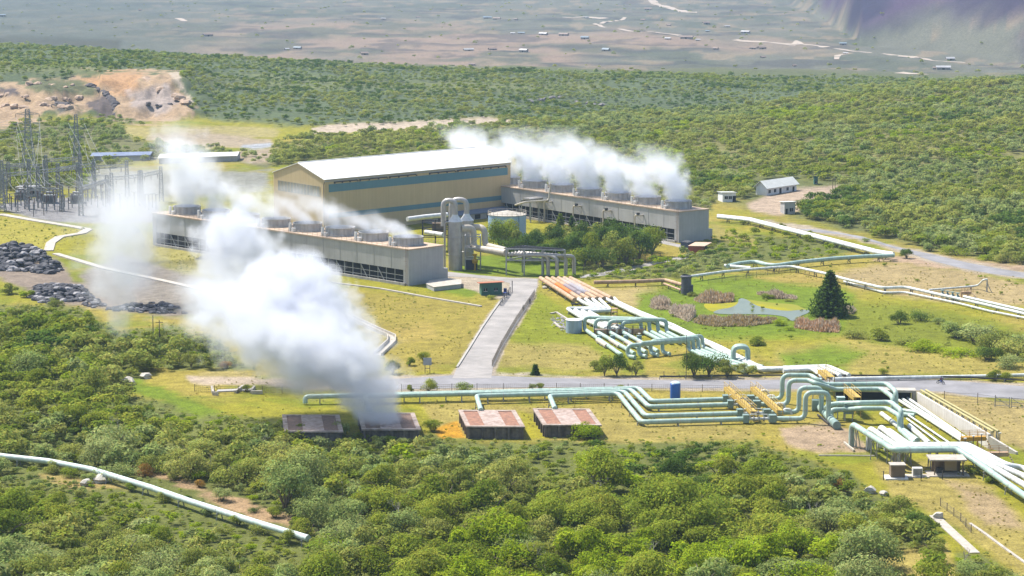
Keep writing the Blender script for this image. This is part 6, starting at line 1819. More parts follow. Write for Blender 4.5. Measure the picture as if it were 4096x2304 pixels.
heap([(165, 728), (240, 748), (270, 775), (230, 775), (190, 755)], 90, "low scattered rubble beside the second dark heap", 0.4, 0.9, 0.6, 6)
def boulders(items, m):
    for i, (c, x, y, r, lab) in enumerate(items):
        mb = MB()
        rock_mesh(r, 40 + i, mb, T(c(x, y)) + Z * r * 0.3)
        tag(mb.build("boulder", m), lab, "boulder")
LIME = mat("pale rock", (0.62, 0.58, 0.50), (0.45, 0.41, 0.35), 1.5, 0.9, bump=0.6)
boulders([(cI, 1250, 585, 1.3, "big pale boulder among the bushes below the kiosks"), (cI, 1370, 605, 0.9, "smaller pale boulder right of the big one below the kiosks"), (cI, 1835, 805, 1.2, "pale boulder at the top of the pale path"),
          (cJ, 600, 500, 1.3, "grey boulder under the lower left pipe"), (cJ, 700, 480, 1.6, "rounded boulder right of the other under the lower left pipe"), (cH, 930, 1155, 1.9, "pale rock on the rim of the grassy knoll, the left one"),
          (cH, 1055, 1110, 1.3, "pale rock on the rim of the grassy knoll, the right one"), (c4, 1760, 1375, 0.8, "dark rock beside the first rusty pipe")], LIME)
rb = MB()
rr_ = random.Random(8)
poly = [(200, 770), (380, 760), (420, 970), (330, 970), (210, 890)]
for k in range(120):
    x, y = rr_.uniform(200, 420), rr_.uniform(760, 970)
    if float(sdist(np.array([x]), np.array([y]), poly)[0]) > 0: rock_mesh(rr_.uniform(0.15, 0.4), rr_.random(), rb, W(c1(x, y)))
tag(rb.build("rubble_bed", SCL), "bed of grey rubble left of the small pale blue tank", "rubble", kind="stuff")
strip("kerb", [(1385, 790), (1400, 787), (1440, 812)], 0.5, PALE, "pale kerb round the grey rubble bed by the small tank", "kerb", 0.3)
strip("kerb", [(1394, 812), (1410, 826), (1440, 828)], 0.5, PALE, "lower pale kerb of the grey rubble bed by the small tank", "kerb", 0.3)
# quarry ledges: broken faces on the bare hillside, some coloured as shade
QM = mat("quarry rock", (0.52, 0.38, 0.27), (0.34, 0.24, 0.17), 0.25, 0.95, bump=1.0)
QSHADE = mat("shade painted quarry rock", (0.12, 0.10, 0.10), (0.06, 0.055, 0.06), 0.3, 0.95, bump=1.0)  # shade put into the rock colour of the darkest ledges
def ledge(pts, lab, h, m, seed):
    mb = MB()
    rr = random.Random(seed)
    P = [T(D(*p)) for p in pts]
    for a, b_ in zip(P, P[1:]):
        n_ = max(2, int((b_ - a).length / 7))
        for k in range(n_):
            p = a.lerp(b_, (k + rr.random()) / n_)
            rock_mesh(rr.uniform(0.6, 1.3) * h, rr.random(), mb, p + Z * h * rr.uniform(-0.3, 0.35), 0, (1.2, 1.6, 0.8))
    return tag(mb.build("quarry_ledge", m), lab, "quarry face", kind="structure")
ledge([(225, 215), (265, 232), (290, 262), (292, 290)], "gully rim painted dark as shade between the two quarry cuts", 2.0, QSHADE, 1)
ledge([(360, 195), (395, 225), (440, 240), (470, 265)], "pinkish broken quarry face under the haul road", 2.2, QM, 2)
ledge([(370, 262), (400, 268), (430, 262)], "fallen blocks painted dark as shade in the middle of the quarry", 1.6, QSHADE, 3)
ledge([(0, 238), (60, 245), (130, 252), (200, 248)], "brown broken ledge at the left of the quarry", 2.2, QM, 4)
ledge([(60, 215), (100, 212), (150, 220), (190, 215)], "upper broken ledge at the left of the quarry", 1.8, QM, 5)
ledge([(0, 268), (60, 272), (110, 265), (180, 275)], "lower spoil bank at the left of the quarry", 2, QM, 6)
ledge([(130, 265), (150, 260), (175, 270)], "blocks painted dark as shade below the left quarry ledge", 2, QSHADE, 7)
ledge([(1330, 258), (1400, 245), (1480, 262), (1530, 268)], "bare grey rock outcrop on the far ridge above the hall", 1.6, mat("grey ridge rock", (0.26, 0.23, 0.22), (0.15, 0.14, 0.14), 0.25, 0.95, bump=1.0), 8)

# pond and reeds --------------------------------------------------------
PW = [c6(x, y) for x, y in ((860, 905), (1100, 930), (1500, 910), (1900, 960), (2060, 965), (2110, 1035), (2150, 960), (2330, 905), (2320, 880), (2230, 850), (2150, 800), (1800, 780), (1500, 740), (1350, 720), (1300, 770), (940, 790), (760, 790))]
m, n, l = nodes_of("pond water")
b = n["Principled BSDF"]
b.inputs["Roughness"].default_value = 0.12
b.inputs["Specular IOR Level"].default_value = 0.05
g_ = n.new("ShaderNodeNewGeometry")
nz = n.new("ShaderNodeTexNoise")
nz.inputs["Scale"].default_value = 0.07
nz.inputs["Detail"].default_value = 5
l.new(g_.outputs["Position"], nz.inputs["Vector"])
cr = n.new("ShaderNodeValToRGB")
cr.color_ramp.elements[0].position, cr.color_ramp.elements[1].position = 0.47, 0.55
cr.color_ramp.elements[0].color, cr.color_ramp.elements[1].color = (0.26, 0.235, 0.02, 1), (0.20, 0.20, 0.03, 1)
l.new(nz.outputs["Fac"], cr.inputs[0])
l.new(cr.outputs[0], b.inputs["Base Color"])
r2 = n.new("ShaderNodeMapRange")
r2.inputs[1].default_value, r2.inputs[2].default_value, r2.inputs[3].default_value, r2.inputs[4].default_value = 0.47, 0.55, 1.0, 0.9
l.new(nz.outputs["Fac"], r2.inputs[0])
l.new(r2.outputs[0], b.inputs["Roughness"])
def chaikin(P, n_=3):
    for _ in range(n_): P = [tuple(a[i] * (1 - f) + b_[i] * f for i in (0, 1)) for a, b_ in zip(P, P[1:] + P[:1]) for f in (0.25, 0.75)]
    return P
o = MB().sheet([W(p) for p in chaikin(PW)], 0.05).build("pond_water", m)
tag(o, "shallow pond with yellow green algae among the reeds", "pond", kind="structure")
chan = [c6(x, y) for x, y in ((1300, 715), (1400, 715), (1560, 825), (1760, 870), (2000, 905), (2200, 885), (2350, 880), (2340, 930), (2200, 975), (2130, 1050), (2060, 1040), (2000, 985), (1800, 955), (1500, 945), (1100, 950), (900, 930), (1000, 880), (1200, 850), (1300, 790))]
ow = MB().sheet([W(p) for p in chaikin(chan)], 0.09).build("water", mat("open pond water", (0.17, 0.19, 0.11), (0.12, 0.14, 0.07), 0.25, 0.3, spec=1.0))
tag(ow, "open bluish water winding through the algae of the pond", "water", kind="structure")
RE1 = leaf_mat("pale reed", (0.52, 0.42, 0.31), (0.58, 0.48, 0.37), (0.44, 0.38, 0.26))
RE2 = leaf_mat("russet reed", (0.50, 0.29, 0.15), (0.52, 0.34, 0.19), (0.40, 0.30, 0.12))
def reeds(poly, n_, h, mats_, label, seed, h0_=0.0):
    r = np.random.RandomState(seed)
    xs, ys = [p[0] for p in poly], [p[1] for p in poly]
    n_ = int(n_ * 1.5)
    X = r.uniform(min(xs), max(xs), n_ * 3)
    Y = r.uniform(min(ys), max(ys), n_ * 3)
    k = sdist(X, Y, poly) > 0
    vs, fs, mi = [], [], []
    tones = []
    for x, y in list(zip(X[k], Y[k]))[:n_]:
        p = W(c6(x, y))
        ed = min(1.0, 0.35 + float(sdist(np.array([x]), np.array([y]), poly)[0]) / 45)
        hh = h * 0.95 * r.uniform(0.5, 1.15) * ed * (0.6 + 0.8 * mnoise.noise(Vector((p.x / 3.5, p.y / 6, seed))) + 0.25)
        w = r.uniform(0.06, 0.15)
        a = r.uniform(0, math.pi)
        dx, dy = math.cos(a) * w, math.sin(a) * w
        lx, ly = r.normal(0, 0.28), r.normal(0, 0.28)
        o = len(vs)
        vs += [(p.x - dx, p.y - dy, 0), (p.x + dx, p.y + dy, 0), (p.x + dx * 0.8 + lx, p.y + dy * 0.8 + ly, hh * 0.85), (p.x + lx, p.y + ly, hh), (p.x - dx * 0.9 + lx, p.y - dy * 0.9 + ly, hh * 0.8)]
        fs.append((o, o + 1, o + 2, o + 3, o + 4))
        mi.append(int(r.uniform() < 0.5))
        tones.append(r.uniform(0.6, 1.3))
    mb = MB()
    mb.v, mb.f, mb.m = vs, fs, mi
    o = mb.build("reed_bed", mats_)
    at = o.data.color_attributes.new("tone", 'FLOAT_COLOR', 'CORNER')
    c = np.ones((len(fs) * 5, 4))
    c[:, :3] = np.repeat(np.array(tones), 5)[:, None]
    at.data.foreach_set("color", c.ravel())
    return tag(o, label, "reeds", "reed beds round the pond", "stuff")
reeds([(640, 1070), (700, 1010), (1100, 1030), (1560, 1010), (1880, 1040), (1880, 1070), (1450, 1125), (950, 1130), (750, 1100)], 3800, 2.1, [RE1, RE2], "long russet and pale reed bed in front of the pond", 1)
reeds([(290, 960), (320, 880), (640, 880), (660, 990), (560, 1060), (470, 1020)], 1500, 2.9, [RE1, RE1], "pale grey reed clump at the left end of the pond", 2)
reeds([(640, 740), (720, 700), (1220, 700), (1230, 770), (940, 795), (740, 780)], 1700, 2.9, [RE1, RE2], "brown reed bed behind the pond beside the vent stack", 3)
reeds([(1560, 650), (1900, 640), (2150, 700), (2150, 730), (1800, 720)], 1200, 2.2, [RE1, RE1], "pale pinkish reed bed behind the right part of the pond", 4)
reeds([(2120, 1150), (2160, 1060), (2360, 1100), (2500, 1100), (2780, 1120), (2760, 1220), (2500, 1210), (2300, 1180)], 1700, 2.6, [RE2, RE1], "russet reed bed at the foot of the conifer", 5)
reeds([(0, 850), (20, 760), (290, 770), (290, 880), (100, 880)], 900, 2.6, [RE1, RE1], "pale reed clump between the vent stack and the manifold", 6)
reeds([(2780, 900), (2900, 850), (3020, 900), (2990, 950), (2820, 930)], 600, 2.6, [RE1, RE1], "small pale reed clump right of the conifer", 7)

# single trees ----------------------------------------------------------
def conifer(g, h, label, r=3.4, kind="dark", name="conifer", tiers=17, seed=5, group=None):
    t = thing(name, label, "tree", g, group)
    MB().tube([g - Z * 0.2, g + Z * h * 0.97], [h * 0.022, 0.04], 8).build("trunk", BARK, t)
    rr = np.random.RandomState(seed)
    vs, fs, tn = [], [], []
    for i in range(tiers):
        f = 0.07 + 0.90 * i / tiers
        z = h * f
        L = r * (1 - f) ** 0.8 * rr.uniform(0.8, 1.15) + 0.12
        nb = max(6, int((11 + tiers * 0.35) * (1 - f)) + 5)
        for j in range(nb):
            a = 2 * math.pi * (j + rr.uniform()) / nb
            d = np.array([math.cos(a), math.sin(a), 0])
            Lb = L * rr.uniform(0.7, 1.15)
            for s_ in range(9):
                u = (s_ + rr.uniform()) / 9
                p = np.array([g.x, g.y, z]) + d * Lb * u + np.array([0, 0, -0.30 * Lb * u + 0.22 * Lb * u * u])
                for q_ in range(3):
                    nrm = rr.normal(size=3) * 0.5 + np.array([0, 0, 1.0])
                    nrm /= np.linalg.norm(nrm)
                    tt = np.cross(nrm, d + rr.normal(size=3) * 0.4)
                    tt /= np.linalg.norm(tt)
                    bb = np.cross(nrm, tt)
                    w, e = (0.22 + 0.03 * r) * rr.uniform(0.6, 1.3), 0.09 + 0.02 * r
                    c = p + rr.normal(size=3) * 0.16
                    o = len(vs)
                    vs += [tuple(c - tt * w), tuple(c + bb * e), tuple(c + tt * w), tuple(c - bb * e)]
                    fs.append((o, o + 1, o + 2, o + 3))
                    tn.append(rr.uniform(0.6, 1.35))
    mb = MB()
    mb.v, mb.f, mb.m = vs, fs, [0] * len(fs)
    o = mb.build("crown", LEAF[kind], t)
    at = o.data.color_attributes.new("tone", 'FLOAT_COLOR', 'CORNER')
    c = np.ones((len(fs) * 4, 4))
    c[:, :3] = np.repeat(np.array(tn), 4)[:, None]
    at.data.foreach_set("color", c.ravel())
    return t
g = W(cDD(865, 1270), 0)
conifer(g, hgt(g, cDD(0, 880)[1]), "tall dark conifer with drooping tiers standing beside the pond", 6.6, tiers=26)
g = W(c4(1990, 540), 0)
conifer(g, hgt(g, c4(0, 262)[1]), "pointed dark cypress before the far tower, the taller left one", 2.2, "green", "cypress", 14, 6)
g = W(c4(2160, 545), 0)
conifer(g, hgt(g, c4(0, 300)[1]), "pointed dark cypress before the far tower, the slimmer right one", 1.6, "dark", "cypress", 14, 7)
g = W(cC(1838, 160), 0)
conifer(g, hgt(g, cC(0, 92)[1]), "small narrow cypress in the grass above the road", 1.0, "dark", "cypress", 10, 8)
NT = [0]
def tree_at(p, size, kind, label, hs=0.9, group=None, cat="tree", name="tree"):
    NT[0] += 1
    g = W(p)
    g = g - Z * size * (0.17 if cat == "bush" else 0.08)
    o = plant(kind, NT[0], g, size, hs, label, group, cat, name)
    return o
rows = [(1262, 640, 9.0), (1285, 655, 8.0), (1308, 640, 8.0), (1335, 655, 7.5), (1362, 640, 8.0), (1385, 655, 8), (1405, 668, 7), (1430, 640, 9), (1450, 664, 8.5), (1478, 645, 9), (1500, 668, 9.0), (1530, 650, 9.5), (1555, 664, 9.0), (1585, 646, 9.5), (1610, 656, 9.0), (1640, 644, 8.5), (1470, 672, 7), (1420, 650, 8), (1545, 640, 9), (1600, 634, 9), (1275, 628, 8), (1320, 662, 7), (1348, 628, 7), (1375, 672, 7), (1400, 648, 8.5), (1440, 678, 7), (1465, 656, 9), (1490, 632, 9), (1515, 676, 7.5), (1562, 640, 9.5), (1575, 670, 7.5), (1628, 634, 8.5)]
for i, (x, y, s_) in enumerate(rows):
    lb = "tree behind the pipe rack, left part of the dark grove" if x < 1400 else ("tree in the middle of the dark grove before the far tower" if x < 1540 else "tree at the right end of the dark grove by the loop road")
    k = ("green", "dark", "olive", "dark", "dark")[i % 5]
    lb = {"green": "green ", "dark": "dark ", "olive": "olive "}[k] + lb
    tree_at(D(x, y), s_ * 1.25, k, lb, 1.3, group=lb.replace("tree", "trees", 1))
singles = [
    (D(1520, 946), 5.0, "green", "slim tree left of three at the road behind the green hoops", 1.25), (D(1552, 946), 5.8, "dark", "middle tree of three at the road behind the green hoops", 1.15), (D(1600, 945), 5.8, "olive", "round tree right of three at the road behind the green hoops", 1.0), (D(1500, 930), 5.5, "olive", "olive bush left behind the three trees at the road", 0.9),
    (D(1745, 950), 7.0, "dark", "dark tree left in the clump hiding the end hoop", 1.1), (D(1785, 948), 9.5, "dark", "broad dark tree in the middle of the clump hiding the end hoop", 1.0), (D(1830, 950), 7.0, "olive", "olive tree right in the clump hiding the end hoop", 1.0), (D(1880, 945), 5.5, "olive", "small olive tree right of the clump by the road edge", 0.9),
    (D(1078, 985), 4.4, "green", "round bush on the road verge, the left of two by the fence", 1.0), (D(1168, 984), 4.8, "green", "round bush on the road verge, the right of two by the fence", 0.9), (D(1034, 985), 2.6, "green", "small bush on the road verge left of the two round ones", 1.0), (D(1360, 981), 2.6, "green", "little bush by the fence below the access road", 1.1), (D(1340, 981), 2.0, "grey", "tiny grey bush by the fence below the access road", 1.1), (D(1560, 978), 2.2, "green", "little bush at the fence above the pipe bends", 0.9),
    (D(1030, 920), 3.6, "green", "small bush left of the sign board", 1.0), (D(1068, 912), 4.2, "green", "taller bush just left of the sign board", 1.1), (D(988, 940), 4.0, "dark", "dark bush at the right rim of the great plume", 1.2),
    (D(1238, 752), 3.2, "green", "green bush in front of the gatehouse", 0.9), (D(1912, 868), 7.0, "green", "broad round bush alone on the lush grass below the pond", 0.62), (D(2252, 865), 0.1, "green", None, 1),
    (D(2262, 815), 5.6, "dark", "dark round shrub right of the pond, the left one", 0.95), (D(2318, 806), 6.6, "dark", "dark round shrub right of the pond, the right one", 0.9), (D(2360, 815), 3.6, "grey", "grey shrub right of the two dark shrubs", 1.0),
    (D(2405, 850), 10.0, "grey", "grey green bushy tree below the pipelines at the right", 0.85), (D(2455, 862), 12.5, "grey", "wide grey bushy tree below the pipelines at the right", 0.8), (D(2505, 880), 10.5, "olive", "olive bushy tree right of the wide grey one", 0.85), (D(2552, 900), 12.0, "olive", "olive bushy tree at the right edge below the pipelines", 0.9), (D(2580, 880), 11.0, "grey", "grey bushy tree at the right edge below the pipelines", 0.9), (D(2485, 905), 8.0, "dark", "dark bushy tree in front of the wide grey one", 0.8), (D(2540, 925), 7.5, "grey", "low grey bushy tree in front of the right edge pair", 0.7),
    (D(2150, 850), 7.0, "olive", "olive shrub below the russet reeds", 0.8), (D(2215, 855), 7.0, "green", "green shrub right of the russet reeds", 0.8), (D(2340, 880), 11.0, "bright", "low bright bush on the lush grass at the right", 0.5), (D(2415, 895), 11.0, "bright", "low bright bush nearer the right edge on the lush grass", 0.5), (D(2285, 866), 8.5, "olive", "low olive bush on the lush grass right of the pond", 0.6),
    (D(2502, 958), 4.6, "green", "green bush at the road edge near the right side, the left one", 0.95), (D(2528, 958), 4.2, "green", "green bush at the road edge near the right side, the right one", 0.9), (D(2222, 942), 2.6, "green", "small bush in the grass above the road culvert", 0.9),
    (D(2408, 642), 9.5, "green", "dense round bush right of the upper road", 0.75), (D(2340, 632), 6.5, "grey", "grey shrub left of the dense round one at the upper road", 0.9), (D(2280, 650), 5.0, "dark", "dark shrub between the upper road and the pipe tip", 1.1), (D(2530, 660), 8.0, "olive", "olive shrub at the right end of the upper road", 0.8), (D(2480, 655), 6.0, "bright", "bright shrub on the verge of the upper road", 0.7),
    (D(1968, 575), 4.0, "olive", "bush poking up beside the white twin pipeline", 1.0), (D(1870, 565), 4.0, "green", "small bush before the start of the white twin pipeline", 0.9), (D(2035, 590), 3.0, "green", "little bush between pipeline and upper road", 0.8), (D(2180, 608), 3.5, "grey", "grey little bush between pipeline and upper road", 0.8),
    (D(1330, 735), 0.1, "green", None, 1), (D(1475, 1102), 7.4, "bright", "bright yellow green bush in front of the nearest dry silencer box", 0.8), (D(1090, 1085), 5.2, "green", "green bush at the corner of the steaming silencer box", 0.9), (D(2500, 1215), 4.0, "green", "green bush beside the shed below the walkway", 0.6), (D(2440, 1190), 3.5, "green", "green bush at the right side of the shed", 0.9),
    (D(2270, 1020), 0.1, "green", None, 1), (D(1905, 518), 0.1, "green", None, 1), (D(25, 740), 7.0, "olive", "olive bush below the first scrap heap at the left edge", 0.9), (D(70, 748), 5.5, "bright", "yellowish bush left of the second scrap heap", 0.8), (D(140, 770), 4.5, "olive", "olive bush in front of the second scrap heap", 0.9), (D(45, 640), 6.0, "dark", "dark bush behind the first scrap heap", 0.6),
    (D(345, 585), 4.0, "green", "round bush on the grey yard behind the steam", 0.9), (D(480, 925), 5.0, "olive", "small tree at the clearing left of the steam, the taller", 1.2), (D(430, 920), 4.2, "bright", "small bright tree at the clearing left of the steam", 1.2), (D(570, 925), 4.0, "rust", "rusty brown bush at the edge of the left clearing", 0.8), (D(2100, 1235), 6.0, "rust", "rusty brown bush below the kiosks", 0.6),
    (D(2250, 1310), 7.5, "olive", "olive tree left of the top of the pale concrete path", 0.95), (D(2305, 1350), 7.0, "dark", "dark green tree left of the pale concrete path", 0.95), (D(2205, 1335), 6.0, "green", "green tree at the right tip of the woods by the bare patch", 0.9), (D(2345, 1415), 6.5, "olive", "olive tree left of the lower end of the pale concrete path", 0.9), (D(2440, 1460), 7.0, "grey", "grey bush at the lower end of the pale concrete path", 0.9), (D(2500, 1480), 7.0, "olive", "olive bush in the bottom right corner, the left one", 0.9), (D(2562, 1495), 8.0, "grey", "grey bush in the bottom right corner, the right one", 0.9),
    (D(1690, 770), 3.4, "olive", "olive bush among the pale reeds left of the pond", 0.7), (D(1815, 748), 3.6, "green", "green bush at the far left bank of the pond", 0.6), (D(1930, 752), 4.6, "green", "round green bush on the far right bank of the pond", 0.6), (D(1985, 758), 3.6, "olive", "olive bush on the far right bank of the pond", 0.6), (D(1965, 818), 4.4, "bright", "bright green bush on the near right bank of the pond", 0.7), (D(1985, 832), 3.2, "bright", "small bright bush below the near right bank of the pond", 0.8), (D(1740, 745), 3.0, "olive", "olive bush at the foot of the dark vent stack", 0.8),
    (D(690, 1100), 5.5, "olive", "olive bush hiding the left corner of the dark silencer box", 0.9), (D(748, 1102), 5.6, "green", "green bush in front of the dark silencer box", 0.9), (D(805, 1100), 5.0, "olive", "olive bush at the right front of the dark silencer box", 0.9), (D(858, 1098), 5.0, "grey", "grey bush between the dark and the steaming silencer box", 0.95), (D(912, 1106), 4.4, "green", "green bush at the left front of the steaming silencer box", 0.9), (D(975, 1108), 4.2, "olive", "olive bush at the middle front of the steaming silencer box", 0.9),
    (D(620, 985), 2.6, "green", "small bush on the white winged culvert mouth", 1.1), (D(2175, 975), 0.1, "green", None, 1),
]
for p, s_, k, lb, hs in singles:
    if lb: tree_at(p, s_, k, lb, hs, cat="bush" if "bush" in lb or "shrub" in lb else "tree", name="bush" if "bush" in lb or "shrub" in lb else "tree")

CROWD = [(140, 1190, 4.5, "olive"), (185, 1196, 5.0, "green"), (225, 1212, 4.0, "grey"), (330, 1236, 3.4, "green"), (415, 1262, 3.6, "olive"), (470, 1262, 2.2, "dark"), (520, 1296, 3.6, "grey"), (600, 1322, 4.2, "green"), (560, 1260, 4.4, "grey"), (655, 1342, 4.4, "olive"), (720, 1368, 5.0, "green"), (690, 1302, 4.0, "green"), (640, 1290, 2.4, "dark"), (760, 1322, 4.4, "bright"), (365, 1198, 3.6, "rust"), (440, 1205, 3.8, "olive"), (500, 1225, 3.0, "rust"), (270, 1172, 5.0, "olive"), (740, 1330, 3.2, "olive")]
for i, (x, y, s_, kd) in enumerate(CROWD):
    lb = f"{WORDS[kd]} bush crowding the lower left pipe " + ("near the left edge" if x < 250 else ("along its middle" if x < 570 else "near its right end"))
    tree_at(D(x, y), s_, kd, lb, 0.9, lb.replace("bush", "bushes", 1), "bush", "bush")
DEADW = mat("bleached dead wood", (0.42, 0.39, 0.34), (0.28, 0.25, 0.21), 2.5, 0.95)
for i, (x, y, h) in enumerate([(1335, 1452, 6.5), (1640, 1425, 5), (1830, 1440, 5.5), (1960, 1418, 5), (520, 1200, 4), (860, 1255, 5), (1010, 1330, 5.5), (1500, 1260, 5), (1650, 1330, 6), (300, 1100, 5), (660, 1150, 5), (1850, 1250, 5.5), (2050, 1330, 5), (2430, 1440, 4.5)]):
    g = W(D(x, y), 0)
    rr2 = random.Random(900 + i)
    mb = MB()
    def limb(p, d, L, r_, n_):
        e = p + d * L
        mid = p.lerp(e, 0.5) + Vector((rr2.uniform(-.1, .1), rr2.uniform(-.1, .1), rr2.uniform(-.05, .1))) * L
        mb.tube([p, mid, e], [r_, r_ * 0.75, r_ * 0.5], 5)
        if n_ > 0:
            for _ in range(3): limb(mid.lerp(e, rr2.uniform(0.2, 1)), (d + Vector((rr2.uniform(-.9, .9), rr2.uniform(-.9, .9), rr2.uniform(-.1, .6)))).normalized(), L * rr2.uniform(0.5, 0.75), r_ * 0.55, n_ - 1)
    limb(g - Z * 0.1, Vector((rr2.uniform(-.2, .2), rr2.uniform(-.2, .2), 1)).normalized(), h * 0.5, 0.11, 3)
    rg = region(x, y)
    tag(mb.build("dead_tree", DEADW, origin=g), "bare bleached dead tree " + rg, "dead tree", "bare dead trees " + rg)
# people and a motorbike -------------------------------------------------
def skinned(name, joints, edges, m, parent, sub=1):
    """one continuous surface grown over a skeleton; joints: (x, y, z, radius)"""
    me = bpy.data.meshes.new(name)
    me.from_pydata([j[:3] for j in joints], edges, [])
    o = bpy.data.objects.new(name, me)
    S.collection.objects.link(o)
    o.parent = parent
    md = o.modifiers.new("skin", 'SKIN')
    for i, j in enumerate(joints): me.skin_vertices[0].data[i].radius = (j[3], j[3])
    me.skin_vertices[0].data[0].use_root = True
    md.use_smooth_shade = True
    s_ = o.modifiers.new("sub", 'SUBSURF')
    s_.levels = s_.render_levels = sub
    me.materials.append(m)
    return o
SKIN = mat("brown skin", (0.14, 0.075, 0.045))
HAIR = mat("black hair", (0.02, 0.018, 0.016))
def person(g, rz, label, shirt, trousers, pose="stand"):
    t = thing("person", label, "person", g)
    t.rotation_euler = (0, 0, rz)
    if pose == "ride":
        J = [(0, -0.05, 0.86, .15), (0, 0.0, 1.12, .15), (0, 0.06, 1.36, .17), (0, 0.10, 1.50, .065), (0, 0.14, 1.62, .10), (0, 0.13, 1.74, .09),
             (.20, 0.08, 1.40, .06), (.27, 0.30, 1.20, .048), (.28, 0.52, 1.10, .038), (.28, 0.60, 1.09, .04), (-.20, 0.08, 1.40, .06), (-.27, 0.30, 1.20, .048), (-.28, 0.52, 1.10, .038), (-.28, 0.60, 1.09, .04),
             (.12, 0.0, 0.82, .10), (.20, 0.36, 0.72, .075), (.19, 0.18, 0.36, .055), (.19, 0.30, 0.28, .045), (-.12, 0.0, 0.82, .10), (-.20, 0.36, 0.72, .075), (-.19, 0.18, 0.36, .055), (-.19, 0.30, 0.28, .045)]
    else:
        J = [(0, 0, 0.95, .14), (0, 0, 1.15, .13), (0, 0.01, 1.38, .16), (0, 0.01, 1.50, .06), (0, 0.03, 1.61, .095), (0, 0.02, 1.72, .085),
             (.19, 0, 1.41, .06), (.24, 0.02, 1.14, .047), (.25, 0.08, 0.90, .037), (.25, 0.10, 0.80, .04), (-.19, 0, 1.41, .06), (-.24, 0.02, 1.14, .047), (-.25, 0.08, 0.90, .037), (-.25, 0.10, 0.80, .04),
             (.10, 0, 0.88, .10), (.11, 0.06, 0.50, .07), (.11, -0.02, 0.09, .05), (.11, 0.12, 0.04, .045), (-.10, 0, 0.88, .10), (-.11, -0.04, 0.50, .07), (-.11, -0.14, 0.09, .05), (-.11, 0.0, 0.04, .045)]
    E = [(0, 1), (1, 2), (2, 3), (3, 4), (4, 5), (2, 6), (6, 7), (7, 8), (8, 9), (2, 10), (10, 11), (11, 12), (12, 13), (0, 14), (14, 15), (15, 16), (16, 17), (0, 18), (18, 19), (19, 20), (20, 21)]
    skinned("body", J, E, SKIN, t)
    def part(name, ids, m, k):
        mp_ = {v: i for i, v in enumerate(ids)}
        skinned(name, [(*J[i][:3], J[i][3] * k + 0.012) for i in ids], [(mp_[a], mp_[b_]) for a, b_ in E if a in mp_ and b_ in mp_], m, t)
    part("shirt", [0, 1, 2, 6, 7, 10, 11], shirt, 1.1)
    part("trousers", [0, 14, 15, 16, 18, 19, 20], trousers, 1.1)
    h = J[5]
    mb = MB().lathe(Vector((h[0], h[1] - 0.01, h[2] - 0.03)), [(0.098, -0.02), (0.1, 0.03), (0.07, 0.09), (0.01, 0.11)], 12)
    o = mb.build("hair", HAIR, origin=(0, 0, 0), smooth=True)
    o.location = (0, 0, 0)
    o.parent = t
    return t
def cm(n_, c): return mat(n_, c)
g = W(c3(1345, 132), 0)
person(g, -2.2, "motorbike rider in a purple top and blue trousers on the road", cm("purple cloth", (0.16, 0.03, 0.14)), cm("blue cloth", (0.10, 0.16, 0.42)), "ride")
mbk = thing("motorbike", "dark motorbike carrying the rider along the road", "motorbike", g)
mbk.rotation_euler = (0, 0, -2.2)
def local(mb, name, m, smooth=False):
    o = mb.build(name, m, origin=(0, 0, 0), smooth=smooth)
    o.location = (0, 0, 0)
    o.parent = mbk
    return o
for y in (0.72, -0.62):
    mb = MB()
    mb.tube([Vector((0, y + 0.30 * math.cos(2 * math.pi * k / 20), 0.30 + 0.30 * math.sin(2 * math.pi * k / 20))) for k in range(21)], 0.055, 6, caps=False)
    wl_ = local(mb, "wheel", BLACK)
    mb = MB().tube([(-0.06, y, 0.3), (0.06, y, 0.3)], 0.08, 8)
    for k in range(6): mb.bar((0, y, 0.3), (0, y + 0.26 * math.cos(k * 1.05), 0.3 + 0.26 * math.sin(k * 1.05)), 0.02)
    o = mb.build("hub", GALV, origin=(0, 0, 0))
    o.location = (0, 0, 0)
    o.parent = wl_
mb = MB().tube([(0, -0.62, 0.3), (0, -0.1, 0.42), (0, 0.3, 0.62), (0, 0.50, 0.85)], 0.05, 6)
mb.tube([(0.08, 0.72, 0.3), (0.08, 0.48, 0.95)], 0.03, 6).tube([(-0.08, 0.72, 0.3), (-0.08, 0.48, 0.95)], 0.03, 6)
local(mb, "frame", DKST)
mb = MB()
mb.lathe(Vector((0, 0.02, 0.28)), [(0.10, 0), (0.17, 0.08), (0.15, 0.25), (0.08, 0.3)], 10)
local(mb, "engine", GALV, True)
mb = MB().tube([(0, 0.02, 0.72), (0, 0.2, 0.80), (0, 0.42, 0.78)], [0.08, 0.14, 0.09], 10)
local(mb, "fuel_tank", cm("dark red paint", (0.20, 0.03, 0.03)), True)
mb = MB().tube([(0, -0.62, 0.78), (0, -0.3, 0.74), (0, 0.04, 0.74)], [0.09, 0.13, 0.10], 8)
local(mb, "saddle", BLACK, True)
mb = MB().tube([(-0.34, 0.48, 1.06), (-0.1, 0.50, 0.98), (0.1, 0.50, 0.98), (0.34, 0.48, 1.06)], 0.025, 6)
local(mb, "handlebar", DKST)
mb = MB().tube([(0, 0.56, 0.88), (0, 0.66, 0.88)], [0.10, 0.085], 10)
local(mb, "headlight", WHITE, True)
person(W(D(1316, 783), 0), 0.6, "person in a white top walking by the mesh fence on the access road", cm("white cloth", (0.75, 0.74, 0.72)), cm("dark cloth", (0.05, 0.05, 0.06)))
person(W(D(1333, 765), 0), 2.5, "person in dark clothes standing by the mesh fence higher up the access road", cm("brown cloth", (0.16, 0.10, 0.07)), cm("dark cloth", (0.05, 0.05, 0.06)))

